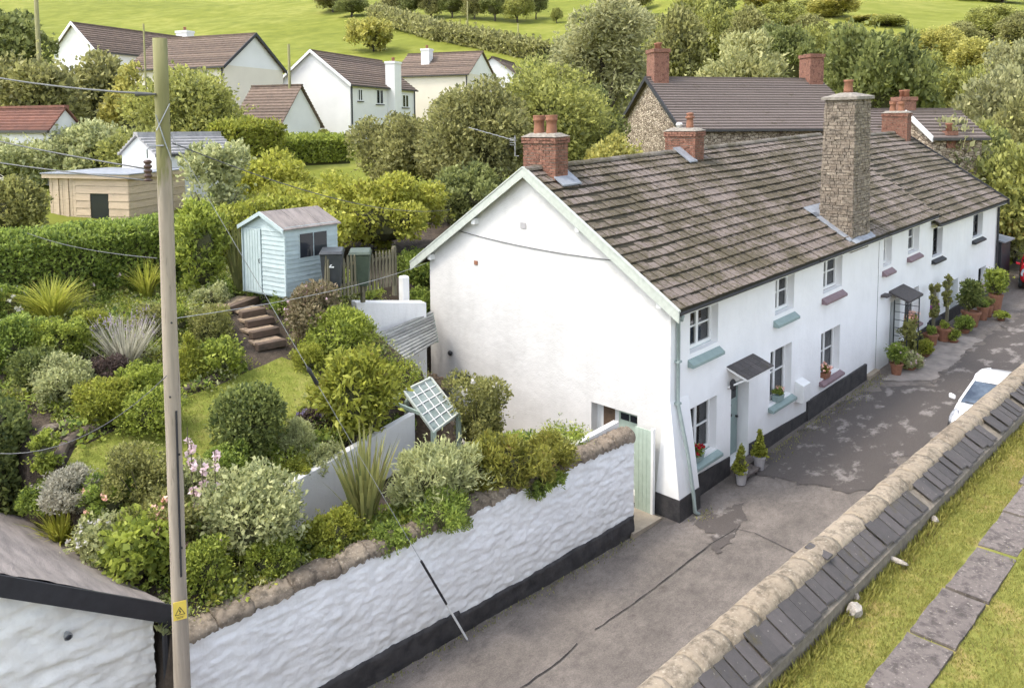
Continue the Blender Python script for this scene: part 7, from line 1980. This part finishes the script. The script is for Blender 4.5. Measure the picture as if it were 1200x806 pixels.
FT = [
 ('a', (114.71, 192.73, 42.77, 12.90, 6.45), 'dark tree at the top of the field hedge'), ('d', (110.29, 176.62, 39.28, 9.31, 5.12), 'smaller dark tree beside the field hedge top'),
 ('a', (115.23, 163.99, 38.49, 6.81, 7.27), 'first tree of the hilltop row from the left'), ('d', (115.16, 156.61, 37.31, 7.53, 7.98), 'second tree of the hilltop row'), ('a', (117.49, 151.45, 37.02, 7.90, 7.46), 'third tree of the hilltop row'),
 ('d', (120.06, 146.06, 36.73, 7.39, 6.95), 'fourth tree of the hilltop row'), ('a', (120.75, 138.46, 35.63, 7.64, 7.64), 'fifth tree of the hilltop row'), ('d', (122.31, 132.75, 35.02, 7.11, 7.11), 'sixth tree of the hilltop row'), ('b', (124.16, 126.94, 34.42, 7.42, 7.84), 'seventh tree of the hilltop row'), ('d', (130.91, 127.05, 35.87, 5.49, 7.18), 'last tree of the hilltop row'),
 ('b', (129.46, 118.97, 34.14, 2.86, 3.27), 'lone small tree in the upper field'), ('a', (134.09, 98.43, 34.88, 6.92, 5.76), 'tree on the field right of the tall willow'), ('d', (116.08, 81.86, 27.77, 4.33, 3.33), 'dark round bush right of the tall willow'),
 ('b', (88.46, 56.53, 16.84, 7.85, 11.56), 'tree at the left end of the wooded slope'), ('b', (86.08, 50.10, 16.10, 6.97, 9.73), 'second tree of the wooded slope above the willow thicket'), ('a', (82.89, 43.12, 15.14, 6.31, 8.72), 'shaded tree above the barn ridge'), ('b', (104.64, 50.23, 23.31, 8.04, 4.98), 'tree over the right barn chimney'),
 ('y', (127.30, 63.69, 30.99, 9.65, 3.09), 'pale tree at the top above the barn'), ('a', (92.92, 40.17, 18.98, 7.08, 4.86), 'dark tree left of the stone chimney top'), ('y', (126.05, 50.47, 28.03, 9.31, 3.73), 'tall pale tree above the stone chimney'), ('b', (133.81, 57.01, 30.81, 8.37, 1.95), 'green tree at the top edge above the stone chimney'),
 ('a', (90.12, 34.23, 17.84, 6.13, 4.05), 'dark tree behind the stone chimney pot'), ('b', (77.46, 26.66, 13.71, 3.86, 4.89), 'tree just right of the stone chimney pot'), ('d', (54.09, 15.81, 6.00, 5.66, 11.02), 'large dark green tree right of the stone chimney'),
 ('y', (91.85, 26.63, 17.31, 6.43, 2.98), 'pale tree behind the large dark tree'), ('y', (85.72, 21.39, 15.42, 6.51, 4.74), 'sunny tree above the long slate roof'), ('b', (73.97, 18.57, 12.34, 3.52, 4.33), 'small tree at the end of the long slate roof'), ('a', (101.40, 22.95, 18.31, 5.80, 3.96), 'shaded tree right of the sunny tree'),
 ('b', (117.07, 23.31, 21.13, 7.89, 4.99), 'big tree below the upper right field'), ('y', (80.65, 14.85, 13.45, 6.85, 4.46), 'pale round tree above the far right roofs'), ('b', (61.28, 11.08, 6.05, 4.08, 7.69), 'green tree behind the low slate roof'), ('c', (68.58, 9.66, 8.88, 5.10, 6.82), 'grey green tree at the right edge middle'),
 ('a', (107.91, 17.98, 18.58, 6.76, 4.92), 'dark tree at the right edge top'), ('c', (49.26, 5.87, 4.07, 4.68, 7.86), 'olive tree above the terrace end'), ('a', (41.06, 2.57, 3.35, 3.29, 7.12), 'large olive tree at the right edge'), ('b', (35.77, 3.44, 2.51, 2.51, 6.43), 'green tree behind the end of the terrace roof'),
 ('b', (32.20, 1.22, 1.61, 2.64, 6.28), 'bright green tree touching the terrace verge'), ('d', (34.02, 3.72, 2.15, 1.42, 6.33), 'dark shrub tree behind the small brick chimney'), ('y', (196.83, 51.48, 39.43, 8.15, 0.76), 'tiny tree on the upper right field edge'),
 ('b', (211.22, 65.94, 44.30, 10.36, 0.12), 'tree on the skyline side of the upper right field'), ('a', (210.52, 59.49, 42.85, 10.99, 1.14), 'second tree on the skyline side of the upper right field'), ('b', (204.60, 50.85, 40.29, 10.87, 0.50), 'third tree beyond the upper right field'), ('a', (199.05, 42.22, 37.75, 11.90, 3.16), 'tree at the very top right'),
 ('b', (121.90, 39.88, 25.16, 6.13, 1.88), 'tree at the foot of the upper right field'), ('y', (124.61, 44.35, 26.54, 6.66, 1.21), 'pale tree left of the upper right field foot'), ('c', (31.09, 3.81, 1.59, 1.53, 6.83), 'grey shrub tree beside the little brick stack'),
 ('d', (121.05, 69.95, 29.93, 7.40, 4.19), 'dark tree on the top edge above the willow thicket'), ('a', (71.40, 47.42, 10.56, 4.29, 12.21), 'shaded bush left of the willow thicket'), ('b', (79.25, 32.24, 14.24, 4.69, 6.75), 'green tree crown between barn chimney and stone chimney'),
 ('d', (73.84, 33.36, 12.12, 4.93, 8.50), 'dark tree behind the right barn chimney'), ('c', (33.77, 0.96, 1.66, 1.98, 5.40), 'olive shrub above the stone bank'), ('b', (37.49, 2.81, 2.76, 2.27, 3.38), 'green shrub behind the far gable end'),
]
for k, P, lb in FT: far_tree(k, lb, P, 'trees on the hillside')
hedge('field_hedge', 'long dark field hedge slanting down the hillside, upper part', (111.00, 166.57, 37.90), (96.08, 121.22, 27.43), 4, 3.2, 'lf_tree_a', .5, maxn=6000, wob=.6)
hedge('field_hedge', 'long dark field hedge slanting down the hillside, lower part', (97.39, 123.32, 28.05), (92.45, 88.45, 20.92), 4, 3.2, 'lf_tree_a', .5, maxn=6000, wob=.6)
hedge('field_hedge', 'short hedge bank across the field right of the tall willow', (113.23, 81.84, 26.56), (105.67, 63.24, 23.85), 3, 3, 'lf_tree_a', .6, maxn=3000, wob=.5)
# distant poles
def far_pole(label, base, h, r, arm=False):
    t = thing('distant_pole', label, 'pole', base)
    MB().tube([(0, 0, -.5), (0, 0, h)], [r, r*.75], 8).build('shaft', 'pole', t, smooth=True)
    if arm: MB().tube([(0, 0, h), (-.4, .3, h+.35), (-1.0, .8, h+.4)], .05, 6).build('lamp_arm', 'galv_pot', t)
_b = (0.04, 47.43, 5.19, 0.27, 12.97); far_pole('ivy clad wooden pole at the top left in front of the tree', _b[:3], _b[4], .17)
_b = (16.24, 45.07, 6.18, 0.32, 9.13); far_pole('wooden pole in front of the white gabled house', _b[:3], _b[4], .13)
_b = (2.73, 37.25, 5.89, 0.19, 9.02); far_pole('pale thin mast in front of the brown roof behind the main pole top', _b[:3], _b[4], .07)
_b = (95.94, 113.50, 26.12, 0.88, 8.77); far_pole('thin pole standing on the field hedge', _b[:3], _b[4], .16)
_b = (99.09, 102.09, 24.80, 0.85, 4.74); far_pole('short white post at the foot of the field', _b[:3], _b[4], .16)
_b = (19.12, 17.46, 5.07, 0.23, 5.34); far_pole('street lamp with curved arm beside the barn', _b[:3], _b[4], .06, True)
